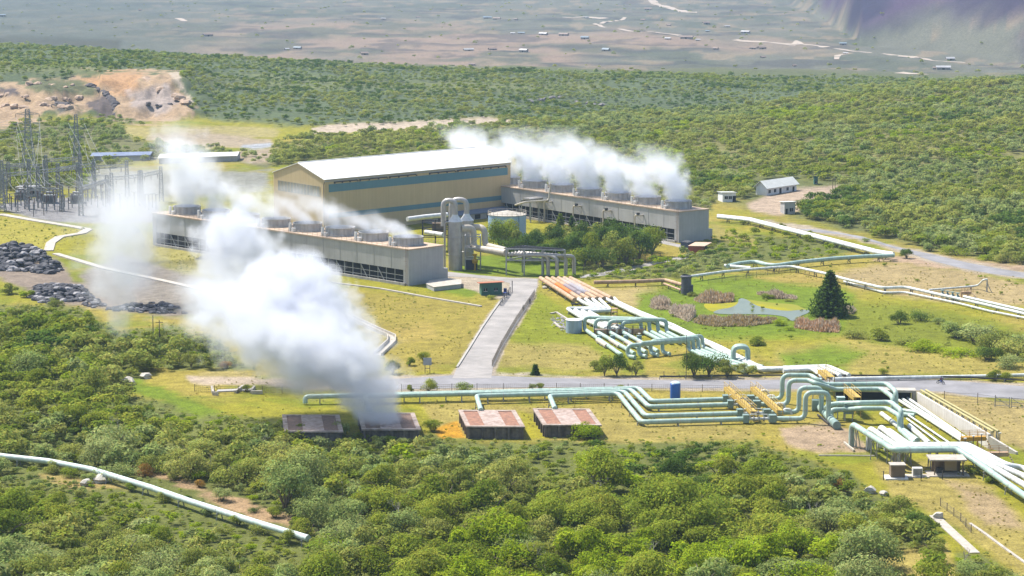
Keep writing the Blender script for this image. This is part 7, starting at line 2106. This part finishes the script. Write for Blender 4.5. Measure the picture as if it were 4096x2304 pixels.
# substation ------------------------------------------------------------
LAT = mat("dull lattice steel", (0.34, 0.35, 0.35), (0.24, 0.25, 0.25), 1.5, 0.6, 0.2)
POR = mat("brown porcelain", (0.20, 0.15, 0.13), (0.14, 0.10, 0.09), 2, 0.4)
def lattice(mb, a, b, w0, w1, n, bw=0.16):
    """square lattice mast or beam from a to b"""
    d = (b - a).normalized()
    x = d.cross(Vector((0, 1, 0)) if abs(d.y) < 0.9 else X1).normalized()
    y = d.cross(x)
    L = []
    for k in range(n + 1):
        c, w = a.lerp(b, k / n), w0 + (w1 - w0) * k / n
        L.append([c + (x * sx + y * sy) * w / 2 for sx, sy in ((-1, -1), (1, -1), (1, 1), (-1, 1))])
    for k in range(n):
        for j in range(4):
            mb.bar(L[k][j], L[k + 1][j], bw)
            mb.bar(L[k][j], L[k + 1][(j + 1) % 4], bw * 0.65)
            mb.bar(L[k + 1][j], L[k + 1][(j + 1) % 4], bw * 0.65)
    return mb
def pylon(g, h, w, label):
    t = thing("pylon", label, "pylon", g)
    lattice(MB(), g, g + Z * h * 0.55, w * 1.5, w * 0.75, 6, 0.24).build("legs", LAT, t)
    lattice(MB(), g + Z * h * 0.55, g + Z * h, w * 0.75, w * 0.4, 6, 0.2).build("mast", LAT, t)
    for f in (0.62, 0.77, 0.92):
        mb = MB()
        for s_ in (-1, 1):
            a = g + Z * h * f
            e = a + Vector((s_ * w * 1.35, 0, 0.0))
            mb.bar(a + Z * 0.9, e, 0.18).bar(a - Z * 0.3, e, 0.18)
            mb.bar(a.lerp(e, 0.5) - Z * 0.15, a.lerp(e, 0.5) + Z * 0.45, 0.12)
        ca = mb.build("crossarm", LAT, t)
        BASE[ca.name] = g
        mb = MB()
        for s_ in (-1, 1):
            e = g + Z * h * f + Vector((s_ * w * 1.35, 0, 0))
            mb.lathe(e - Z * 1.5, [(0.08, 0), (0.16, 0.2), (0.08, 0.4), (0.16, 0.6), (0.08, 0.8), (0.16, 1.0), (0.08, 1.4)], 8)
        mb.build("insulator", POR, ca)
    return t
gp1, gp2 = W(c5(325, 790), 0), W(c5(862, 820), 0)
pylon(gp1, hgt(gp1, c5(0, 100)[1]), 3.6, "wide lattice pylon at the left before the quarry")
pylon(gp2, hgt(gp2, c5(0, 160)[1]), 2.4, "slimmer lattice pylon right of the wide one before the quarry")
gp3 = W(c5(15, 1240), 0)
pylon(gp3, hgt(gp3, c5(0, 780)[1]), 2.0, "lattice tower at the left edge beside the substation yard")
def gantry(a, b, h, label):
    t = thing("gantry", label, "gantry", a)
    for p in (a, b): lattice(MB(), p, p + Z * (h + 2.0), 1.5, 0.9, 8, 0.2).build("column", LAT, t)
    lattice(MB(), a + Z * h, b + Z * h, 1.1, 1.1, max(6, int((b - a).length / 2)), 0.15).build("beam", LAT, t)
    n_ = 3
    for k in range(n_):
        p = a.lerp(b, (k + 0.5) / n_) + Z * (h - 0.6)
        MB().lathe(p - Z * 1.6, [(0.06, 0), (0.2, 0.2), (0.08, 0.4), (0.2, 0.6), (0.08, 0.8), (0.2, 1.0), (0.06, 1.6)], 8).build("insulator", POR, t)
    return t
GN = [((60, 1150), (430, 1120), 10.5, "long gantry at the left of the substation"), ((430, 1130), (880, 1080), 11, "gantry in the middle of the substation"), ((905, 1290), (1200, 1190), 9.5, "front gantry on the grey yard behind the steam"), ((650, 1060), (1050, 1010), 10, "rear gantry behind the middle one of the substation"), ((1250, 1180), (1560, 1150), 10, "gantry veiled by steam before the near tower's far end"), ((1580, 1180), (1800, 1130), 11, "gantry at the right end of the substation by the near tower"), ((100, 1010), (500, 985), 9, "low rear gantry at the left of the substation"), ((300, 1215), (690, 1240), 7.5, "low front gantry of the substation behind the tall posts"), ((520, 1040), (900, 1010), 12.5, "tall rear gantry of the substation right of the slim pylon"), ((30, 1090), (330, 1075), 12, "tall gantry at the left edge of the substation"), ((1050, 1090), (1420, 1075), 11.5, "wide rear gantry of the substation in the steam")]
for a, b_, h, lab in GN: gantry(W(c5(*a), 0), W(c5(*b_), 0), h, lab)
eq = None
lab = "grey insulator post with a cap in the substation yard"
EQ = [(170, 1190), (235, 1180), (300, 1170), (425, 1200), (470, 1210), (540, 1190), (600, 1180), (690, 1240), (765, 1220), (805, 1200), (700, 1130), (770, 1120), (850, 1130), (960, 1180), (1020, 1170), (1090, 1200), (1150, 1180), (1230, 1230), (1620, 1210), (1660, 1230), (1700, 1200), (1740, 1220), (1500, 1200), (1420, 1210), (1340, 1220), (560, 1100), (640, 1090), (130, 1230), (200, 1235), (330, 1240), (385, 1230), (520, 1240), (610, 1225), (720, 1190), (880, 1200), (930, 1130), (480, 1130), (350, 1120), (270, 1130), (980, 1130), (1060, 1130), (1130, 1120), (1200, 1150), (60, 1200), (110, 1180)]
for i, p in enumerate(EQ):
    g = W(c5(*p), 0)
    if eq is None:
        eq = thing("insulator_post", lab, "insulator", g, "insulator posts in the substation yard")
        MB().bar(g, g + Z * 2.6, 0.35).build("stand", LAT, eq)
        prof = [(0.12, 2.6)]
        for k in range(6): prof += [(0.28, 2.7 + 0.32 * k), (0.14, 2.86 + 0.32 * k)]
        prof += [(0.3, 4.6), (0.3, 4.9), (0.05, 5.0)]
        MB().lathe(g, prof, 10).build("insulator", POR, eq)
        MB().bar(g + Vector((-1.0, 0, 5.0)), g + Vector((1.0, 0, 5.0)), 0.16).build("terminal", GALV, eq)
    else: copy_thing(eq, g, rnd.uniform(-0.3, 0.3), rnd.uniform(0.8, 1.25))
for i, (p, lab) in enumerate([((250, 1110), "grey transformer with fins at the left of the substation"), ((560, 1150), "grey transformer with fins in the middle of the substation"), ((860, 1150), "grey transformer beside the front gantry")]):
    g = W(c5(*p), 0)
    t = thing("transformer", lab, "transformer", g)
    MB().box(g + Z * 0.4, (4.6, 2.6, 2.8)).build("tank", GALV, t)
    mb = MB()
    for k in range(8): mb.box(g + Vector((-1.9 + 0.54 * k, -1.75, 0.7)), (0.14, 0.85, 2.2))
    mb.build("radiator", LAT, t)
    MB().tube([g + Vector((-1.6, 0.5, 3.9)), g + Vector((1.6, 0.5, 3.9))], 0.42, 10).build("conservator", GALV, t)
    for k in range(3): MB().lathe(g + Vector((-1.3 + 1.3 * k, -0.3, 3.2)), [(0.12, 0), (0.26, 0.2), (0.12, 0.4), (0.26, 0.6), (0.12, 0.8), (0.08, 1.5)], 8).build("bushing", POR, t)
    MB().box(g, (5.6, 3.6, 0.4)).build("plinth", CONC, t)
sh = [("control_building", (150, 1085), (660, 1085), 6, 3.2, "long low grey control building with a flat roof in the substation")]
a, b_ = W(c5(180, 1085), 0), W(c5(420, 1078), 0)
house("control_building", "low grey control building with a flat roof behind the substation posts", "building", a, b_ - a, Vector((0, 8, 0)), 3.4, 0.3, GREYW, mat("grey sheet", (0.33, 0.32, 0.31)), [("door", 0.1, 1.2, 0, 2.2), ("window", 0.35, 1.6, 1.1, 2.2), ("window", 0.65, 1.6, 1.1, 2.2)], mono=True)
BLR = mat("blue grey long roof", (0.22, 0.27, 0.38), (0.14, 0.18, 0.30), 0.2, 0.6, streak=0.1)
a, b_ = W(D(230, 406), 0), W(D(376, 403), 0)
house("long_shed", "long blue grey roofed shed beyond the substation", "shed", a, b_ - a, Vector((0, 12, 0)), 2.2, 0.9, GREYW, BLR, [], over=0.5, mono=False)
a, b_ = W(D(400, 412), 0), W(D(595, 406), 0)
house("long_shed", "long pale roofed shed beyond the steam left of the tan hall", "shed", a, b_ - a, Vector((0, 14, 0)), 2.4, 1.0, GREYW, PROOF, [], over=0.5)
def wire(a, b, sag, label, r=0.05):
    pts = [a.lerp(b, k / 12) - Z * sag * 4 * (k / 12) * (1 - k / 12) for k in range(13)]
    tag(MB().tube(pts, r, 5).build("power_line", mat("pale wire", (0.36, 0.36, 0.35), (0.3, 0.3, 0.29), 1, 0.5)), label, "wire", "power lines over the substation")
h1, h2 = hgt(gp1, c5(0, 100)[1]), hgt(gp2, c5(0, 160)[1])
for k, f in enumerate((0.62, 0.77, 0.92)):
    for s_ in (-1, 1):
        a = gp2 + Vector((s_ * 3.2, 0, h2 * f - 1.5))
        e = W(c5(1000 + 160 * k + 60 * s_, 980 + 15 * k), 9)
        wire(a, e, 2.0, "pale power line sloping from the slim pylon down to the right")
        a1_ = gp1 + Vector((s_ * 4.8, 0, h1 * f - 1.5))
        wire(a1_, W(c5(-900, 300 - 200 * f), 40), 4, "power line leaving the wide pylon towards the left edge")
        wire(a1_, W(c5(260 + 120 * k, 960), 9.5), 2.5, "power line dropping from the wide pylon to the left gantry")
for k in range(9):
    a, e = W(c5(60 + 95 * k, 850 - 5 * k), 12), W(c5(180 + 120 * k, 1010 - 4 * k), 9)
    wire(a, e, 0.8, "short drooping line between the substation gantries")
for k in range(6):
    a, e = W(c5(100 + 120 * k, 870 - 8 * k), 10), W(c5(330 + 130 * k, 930 - 4 * k), 8)
    wire(a, e, 1.0, "short drooping line between the substation gantries")

# far houses and tracks ---------------------------------------------------
FW = mat("far house wall", (0.40, 0.34, 0.28), (0.30, 0.25, 0.21), 0.2, 0.9)
FRS = [mat("pale tin roof", (0.50, 0.49, 0.48), (0.36, 0.35, 0.35), 0.2, 0.5), mat("brown tin roof", (0.28, 0.20, 0.16), (0.22, 0.16, 0.13), 0.2, 0.7), mat("blue tin roof", (0.20, 0.26, 0.30), (0.16, 0.21, 0.26), 0.2, 0.6)]
FAR = [(cL, *p) for p in ((400, 132), (440, 140), (640, 122), (742, 130), (1115, 128), (1180, 135), (1270, 140), (1310, 135), (1345, 132), (1290, 235), (1350, 232), (1470, 245), (1500, 240), (1610, 232), (1640, 245), (1795, 125), (1905, 90), (2220, 68), (2140, 175), (2185, 142), (2360, 175), (2215, 190), (1785, 268), (1850, 248), (2355, 272), (2480, 265), (940, 345), (985, 350), (1100, 335), (1150, 345), (1365, 355), (300, 355), (270, 375), (290, 395), (1930, 352), (1010, 450))]
FAR += [(cM, *p) for p in ((170, 180), (230, 178), (350, 195), (385, 200), (240, 235), (320, 262), (520, 245), (570, 250), (90, 285), (170, 300), (250, 330), (300, 365), (380, 360), (575, 360), (640, 362), (1100, 345), (1240, 330), (1080, 385), (1260, 398), (650, 428), (1940, 440), (2030, 445), (1960, 470), (1930, 510), (1980, 512), (2110, 515), (880, 490), (1450, 508))]
crops_k = crop(0, 0, 1400 / 2576)
FAR += [(crops_k, *p) for p in ((15, 120), (1030, 75), (1490, 190), (1530, 265), (560, 300), (2110, 368), (2190, 360), (2290, 385))]
REGN = lambda x: "near the left edge of the far plain" if x < 1100 else ("on the far plain above the tan hall" if x < 2000 else ("on the far plain above the far cooling tower" if x < 2900 else "beside the pale track below the purple slope"))
FH = {}
for i, (c, x, y) in enumerate(FAR):
    if i % 5 in (1, 3): continue
    px_, py_ = c(x, y)
    g = T((px_, py_))
    k = (0, 1, 1, 0, 2, 1)[i % 6]
    if k not in FH:
        mb = MB()
        L_, w_, h_ = 11.0, 6.0, 3.0
        c4_ = [Vector((-L_ / 2, -w_ / 2, -1)), Vector((L_ / 2, -w_ / 2, -1)), Vector((L_ / 2, w_ / 2, -1)), Vector((-L_ / 2, w_ / 2, -1))]
        m0, m1 = Vector((-L_ / 2, 0, h_ + 2)), Vector((L_ / 2, 0, h_ + 2))
        up4 = [v + Z * (h_ + 1) for v in c4_]
        mb.add(c4_ + up4 + [m0, m1], [(0, 1, 5, 4), (2, 3, 7, 6), (1, 2, 6, 9, 5), (3, 0, 4, 8, 7)])
        def sl2(p): mb.hexa(p, [v + Z * 0.2 for v in p], 1)
        sl2([up4[0] + Vector((-.5, -.6, -.3)), up4[1] + Vector((.5, -.6, -.3)), m1 + X1 * .5, m0 - X1 * .5])
        sl2([m0 - X1 * .5, m1 + X1 * .5, up4[2] + Vector((.5, .6, -.3)), up4[3] + Vector((-.5, .6, -.3))])
        mb.add([(-1, -3.02, -1), (1, -3.02, -1), (1, -3.02, 2), (-1, -3.02, 2)], [(0, 1, 2, 3)], 2)
        o = mb.build("farmhouse", [FW, FRS[k], BLACK], origin=(0, 0, 0))
        FH[k] = o
    else:
        o = FH[k].copy()
        S.collection.objects.link(o)
    o.location = g
    o.rotation_euler = (0, 0, rnd.uniform(-0.7, 0.7))
    s_ = rnd.uniform(0.4, 0.8)
    o.scale = (s_ * rnd.uniform(0.9, 1.6), s_, s_ * 0.9)
    lb = ["tiny pale roofed farmhouse ", "tiny brown roofed farmhouse ", "tiny grey blue roofed farmhouse "][k] + REGN(px_)
    tag(o, lb, "farmhouse", lb.replace("farmhouse", "farmhouses").replace("tiny ", "tiny "))
TRK = mat("pale dirt track", (0.46, 0.38, 0.31), (0.34, 0.28, 0.22), 0.05, 0.95)
def track(pts, w, label):
    P = [T(p) for p in pts]
    mb = MB()
    vs = []
    dense = []
    for a, b_ in zip(P, P[1:]):
        n_ = max(2, int((b_ - a).length / 18))
        dense += [a.lerp(b_, k / n_) for k in range(n_)]
    dense.append(P[-1])
    for i, p in enumerate(dense):
        d = (dense[min(i + 1, len(dense) - 1)] - dense[max(i - 1, 0)])
        nrm = Vector((-d.y, d.x, 0)).normalized() * w * 0.7 * (0.5 + 0.22 * mnoise.noise(Vector((p.x / 25, p.y / 25, 0))))
        for v in (p - nrm, p + nrm): vs.append((v.x, v.y, on_ground(v.x, v.y) + 0.35))
    mb.add(vs, [(2 * i, 2 * i + 1, 2 * i + 3, 2 * i + 2) for i in range(len(dense) - 1)])
    return tag(mb.build("track", TRK), label, "track", kind="structure")
track([cM(440, 295), cM(640, 310), cM(860, 330), cM(1060, 345), cM(1320, 380), cM(1550, 400), cM(1750, 420), cM(1900, 450), cM(2140, 462)], 13, "long pale dirt track crossing the far plain below the purple slope")
track([cM(860, 340), cM(900, 300), cM(930, 328)], 9, "short pale spur of the long track on the far plain")
track([cL(2245, 0), cL(2330, 45), cL(2450, 75), cL(2530, 88)], 22, "pale track at the top of the far plain above the far cooling tower")
track([cL(1640, 120), cL(1780, 118), cL(1930, 128)], 26, "bright bare strip on the far plain")
track([cL(2060, 120), cL(2010, 140), cL(1850, 165), cL(1900, 185), cL(2030, 200), cL(2250, 220), cL(2440, 245)], 10, "winding pale track on the far plain right of the bright strip")
track([crops_k(1310, 135), crops_k(1360, 158)], 14, "short pale track near the top left of the far plain")
track([cM(1650, 535), cM(1760, 545), cM(1850, 552)], 16, "short pale track at the foot of the far plain by the right hill")
track([cM(1190, 440), cM(1200, 410), cM(1290, 398)], 9, "small pale lane under the long track")
track([D(0, 405), D(60, 402)], 4, "faint track at the left edge before the quarry")
# ------------------------------------------------------------------ steam
def steam_mat(name, dens, r, b, L, seed, scale, amp, fade, sharp=0.3, white=0.83):
    m, n, l = nodes_of(name)
    for x in list(n):
        if x.type != 'OUTPUT_MATERIAL': n.remove(x)
    out = [x for x in n if x.type == 'OUTPUT_MATERIAL'][0]
    def val(x): return x
    def math_(op, a, b_=None, c=None):
        k = n.new("ShaderNodeMath")
        k.operation = op
        for i, v in enumerate((a, b_, c)):
            if v is None: continue
            if isinstance(v, (int, float)): k.inputs[i].default_value = v
            else: l.new(v, k.inputs[i])
        return k.outputs[0]
    tc = n.new("ShaderNodeTexCoord")
    sx = n.new("ShaderNodeSeparateXYZ")
    l.new(tc.outputs["Object"], sx.inputs[0])
    x, y, z = sx.outputs
    z2 = math_('MULTIPLY', z, z)
    cx = math_('ADD', math_('MULTIPLY', z, b[0]), math_('MULTIPLY', z2, b[1]))
    cyy = math_('ADD', math_('MULTIPLY', z, b[2]), math_('MULTIPLY', z2, b[3]))
    rr = math_('MAXIMUM', math_('ADD', math_('ADD', math_('MULTIPLY', z, r[1]), r[0]), math_('MULTIPLY', z2, r[2])), 0.3)
    dx, dy = math_('SUBTRACT', x, cx), math_('SUBTRACT', y, cyy)
    d = math_('DIVIDE', math_('SQRT', math_('ADD', math_('MULTIPLY', dx, dx), math_('MULTIPLY', dy, dy))), rr)
    mp = n.new("ShaderNodeMapping")
    mp.inputs["Location"].default_value = (seed * 13.7, seed * 5.1, seed * 7.3)
    l.new(tc.outputs["Object"], mp.inputs[0])
    n1 = n.new("ShaderNodeTexNoise")
    n1.inputs["Scale"].default_value = scale
    n1.inputs["Detail"].default_value = 8
    n1.inputs["Roughness"].default_value = 0.62
    l.new(mp.outputs[0], n1.inputs["Vector"])
    vo = n.new("ShaderNodeTexVoronoi")
    vo.feature = 'F1'
    vo.inputs["Scale"].default_value = scale * 1.5
    l.new(mp.outputs[0], vo.inputs["Vector"])
    e = math_('ADD', math_('ADD', d, math_('MULTIPLY', math_('SUBTRACT', n1.outputs["Fac"], 0.5), amp)), math_('MULTIPLY', math_('SUBTRACT', vo.outputs["Distance"], 0.45), 0.55))
    mr = n.new("ShaderNodeMapRange")
    mr.interpolation_type = 'SMOOTHSTEP'
    mr.inputs[1].default_value, mr.inputs[2].default_value = 1.0, sharp
    mr.inputs[3].default_value, mr.inputs[4].default_value = 0.0, 1.0
    l.new(e, mr.inputs[0])
    t = math_('DIVIDE', z, L)
    mf = n.new("ShaderNodeMapRange")
    mf.interpolation_type = 'SMOOTHSTEP'
    mf.inputs[1].default_value, mf.inputs[2].default_value = fade[0], fade[1]
    mf.inputs[3].default_value, mf.inputs[4].default_value = 1.0, 0.0
    l.new(math_('ADD', t, math_('MULTIPLY', math_('SUBTRACT', n1.outputs["Fac"], 0.5), 0.5)), mf.inputs[0])
    mg = n.new("ShaderNodeMapRange")
    mg.inputs[1].default_value, mg.inputs[2].default_value = 0.0, max(fade[2], 0.001)
    l.new(t, mg.inputs[0])
    dd = math_('MULTIPLY', math_('MULTIPLY', mr.outputs[0], mf.outputs[0]), math_('MULTIPLY', mg.outputs[0], dens))
    pv = n.new("ShaderNodeVolumePrincipled")
    pv.inputs["Color"].default_value = (white, white * 1.02, white * 1.05 + 0.02, 1)
    pv.inputs["Anisotropy"].default_value = 0.2
    l.new(dd, pv.inputs["Density"])
    l.new(pv.outputs[0], out.inputs["Volume"])
    return m
def plume(at_, L, r, b, dens, label, seed, scale=0.16, amp=1.2, fade=(0.45, 1.0, 0.0), group=None, sharp=0.3, white=0.83):
    """rising steam: radius r0+r1 z+r2 z^2 about an axis bent by b, both in metres"""
    mb = MB()
    n, k = 18, 12
    pts, rr = [], []
    for i in range(k + 1):
        z = L * i / k
        pts.append(Vector((b[0] * z + b[1] * z * z, b[2] * z + b[3] * z * z, z)))
        rr.append(max(r[0] + r[1] * z + r[2] * z * z, 0.4) * (1.0 + 0.27 * amp))
    vs = [p + Vector((math.cos(2 * math.pi * j / n), math.sin(2 * math.pi * j / n), 0)) * q_ for p, q_ in zip(pts, rr) for j in range(n)]
    fs = [(i * n + j, i * n + (j + 1) % n, (i + 1) * n + (j + 1) % n, (i + 1) * n + j) for i in range(k) for j in range(n)]
    fs += [tuple(range(n - 1, -1, -1)), tuple(range(k * n, (k + 1) * n))]
    mb.add(vs, fs)
    o = mb.build("steam_plume", steam_mat("steam " + str(seed), dens, r, b, L, seed, scale, amp, fade, sharp, white), origin=(0, 0, 0))
    o.location = at_
    return tag(o, label, "steam", group, "stuff")
def steam_at(base_xy, top_xy, h0_, **kw):
    """a plume whose foot shows at base_xy and whose head at top_xy, standing up in the plane facing the viewer"""
    p = W(D(*base_xy), h0_)
    h = hgt(p, top_xy[1] * K)
    q_ = p + Z * (h - p.z)
    dx = (top_xy[0] - base_xy[0]) * K / (FPX / q_.y)
    return p, h - p.z, dx
def stack_plume(t, u_, v_, c, k, pitch, width, H, L, lean, r, dens, label, seed, **kw):
    m0 = c - u_ * (pitch * (k + 0.5) + 0.2) + v_ * width * 0.5 + Z * (H + 1.7)
    return plume(m0, L, r, (lean[0], lean[1], lean[2], 0), dens, label, seed, **kw)
ORD = ["nearest", "second", "third", "fourth", "fifth", "sixth", "seventh", "eighth"]
for k in range(8):
    stack_plume(tower2, tu2, tv2, tc2, k, 15.4, 12.6, 10.3, (20, 15, 18, 22, 16, 20, 15, 19)[k], ((-0.20, -0.018, 0.1), (-0.35, -0.010, 0.1), (-0.10, -0.022, 0.1))[k % 3], ((5.0, 0.26, 0.0), (4.9, 0.36, 0.0))[k % 2],
                (0.40, 0.32, 0.44, 0.36)[k % 4], f"white steam plume rising from the {ORD[k]} fan of the far cooling tower", 10 + k, scale=0.17, amp=1.6, fade=(0.15, 1.0, 0.0), sharp=0.3, white=0.915)
near = [(9, (-1.3, -0.05, 0.1), (4.6, 0.32, 0), 0.26), (11, (-1.2, -0.05, 0.1), (4.6, 0.32, 0), 0.24), (15, (-0.7, -0.04, 0.1), (4.6, 0.32, 0), 0.22), (14, (-0.9, -0.04, 0.1), (4.6, 0.3, 0), 0.22),
        (12, (-0.9, -0.04, 0.1), (4.6, 0.32, 0), 0.24), (15, (-0.5, -0.03, 0.1), (4.6, 0.35, 0), 0.26), (25, (-0.30, -0.004, 0.1), (4.8, 0.26, 0), 0.26), (31, (-0.05, -0.004, 0.1), (5.2, 0.26, 0), 0.30)]
for k, (L, lean, r, dn) in enumerate(near):
    stack_plume(tower1, tu1, tv1, tc1, k, 15.0, 13.4, 10.6, L, lean, r, dn, f"pale steam plume drifting from the {ORD[k]} fan of the near cooling tower", 30 + k, scale=0.17, amp=1.9, fade=(0.1, 0.95, 0.0), sharp=0.1, white=0.9)
# the great plume of the silencer box, in several billows
p = W(D(962, 1062), 2.4)
plume(p, 22, (5.0, 0.66, 0.0), (-0.50, -0.024, 0.12, 0), 0.26, "great white steam plume billowing from the third silencer box", 50, scale=0.17, amp=2.2, fade=(0.70, 1.1, 0.0), sharp=0.4)
p = W(D(805, 1010), 5.0)
plume(p, 25, (6.0, 1.65, -0.052), (-0.35, -0.014, 0.3, 0), 0.15, "broad middle of the great steam plume drifting over the yellow grass", 58, scale=0.15, amp=2.2, fade=(0.72, 1.05, 0.2), sharp=0.4)
p = W(D(755, 905), 12.0)
plume(p, 23, (6.0, 1.4, -0.064), (-0.12, 0, 0.3, 0), 0.30, "dense white head of the great steam plume against the near cooling tower", 51, scale=0.17, amp=2.1, fade=(0.75, 1.05, 0.2), sharp=0.5)
p = W(D(680, 915), 5.0)
plume(p, 24, (6.0, 1.1, -0.036), (-0.3, -0.004, 0.3, 0), 0.07, "ragged grey left fringe of the great steam plume", 59, scale=0.15, amp=2.2, fade=(0.65, 1.05, 0.25), sharp=0.0)
p = W(D(610, 740), 6.0)
plume(p, 23, (4.5, 1.25, -0.05), (-0.15, 0.0, 0.2, 0), 0.22, "round white puff of steam hanging before the near cooling tower", 52, scale=0.16, amp=2.0, fade=(0.72, 1.05, 0.2), sharp=0.5)
p = W(D(312, 862), 1.0)
plume(p, 42, (2.6, 0.52, -0.005), (-0.30, 0.008, 0.2, 0), 0.10, "thin grey steam rising from the woods left of the great plume", 53, scale=0.14, amp=2.0, fade=(0.55, 1.0, 0.1), sharp=0.05)
p = W(D(350, 760), 1.0)
plume(p, 38, (5.0, 0.6, -0.009), (-0.15, 0.004, 0.2, 0), 0.085, "soft steam cloud drifting over the drain path at the left", 54, scale=0.14, amp=2.1, fade=(0.5, 1.0, 0.15), sharp=0.05)
p = W(D(300, 650), 1.0)
plume(p, 32, (6.0, 0.5, -0.008), (0.45, -0.008, 0.2, 0), 0.045, "faint steam veil in front of the substation", 55, scale=0.11, amp=2.2, fade=(0.5, 1.0, 0.15), sharp=0.0)
p = W(D(490, 800), 0.5)
plume(p, 15, (5.0, 0.8, -0.03), (0.2, 0.0, 0.2, 0), 0.09, "low steam patch over the bare ground left of the great plume", 56, scale=0.14, amp=2.1, fade=(0.5, 1.0, 0.15), sharp=0.05)
p = W(D(1490, 745), 0.6)
plume(p, 5, (1.6, 0.3, -0.03), (-1.6, 0.0, 0.6, 0), 0.45, "small steam puff leaking over the rusty pipes", 57, scale=0.35, amp=1.4, fade=(0.5, 1.0, 0.0))
# ------------------------------------------------------------------ haze over the whole valley
m, n, l = nodes_of("valley haze")
for x in list(n):
    if x.type != 'OUTPUT_MATERIAL': n.remove(x)
out = [x for x in n if x.type == 'OUTPUT_MATERIAL'][0]
pv = n.new("ShaderNodeVolumePrincipled")
pv.inputs["Color"].default_value = (0.52, 0.72, 1.0, 1)
pv.inputs["Density"].default_value = 0.00006
pv.inputs["Anisotropy"].default_value = 0.0
l.new(pv.outputs[0], out.inputs["Volume"])
mb = MB()
mb.hexa([(-3600, -120, -110), (3600, -120, -110), (3600, 7000, -110), (-3600, 7000, -110)], [(-3600, -120, 1000), (3600, -120, 1000), (3600, 7000, 1000), (-3600, 7000, 1000)])
hz = mb.build("haze", m)
tag(hz, "thin blue haze filling the valley air", "haze", kind="stuff")
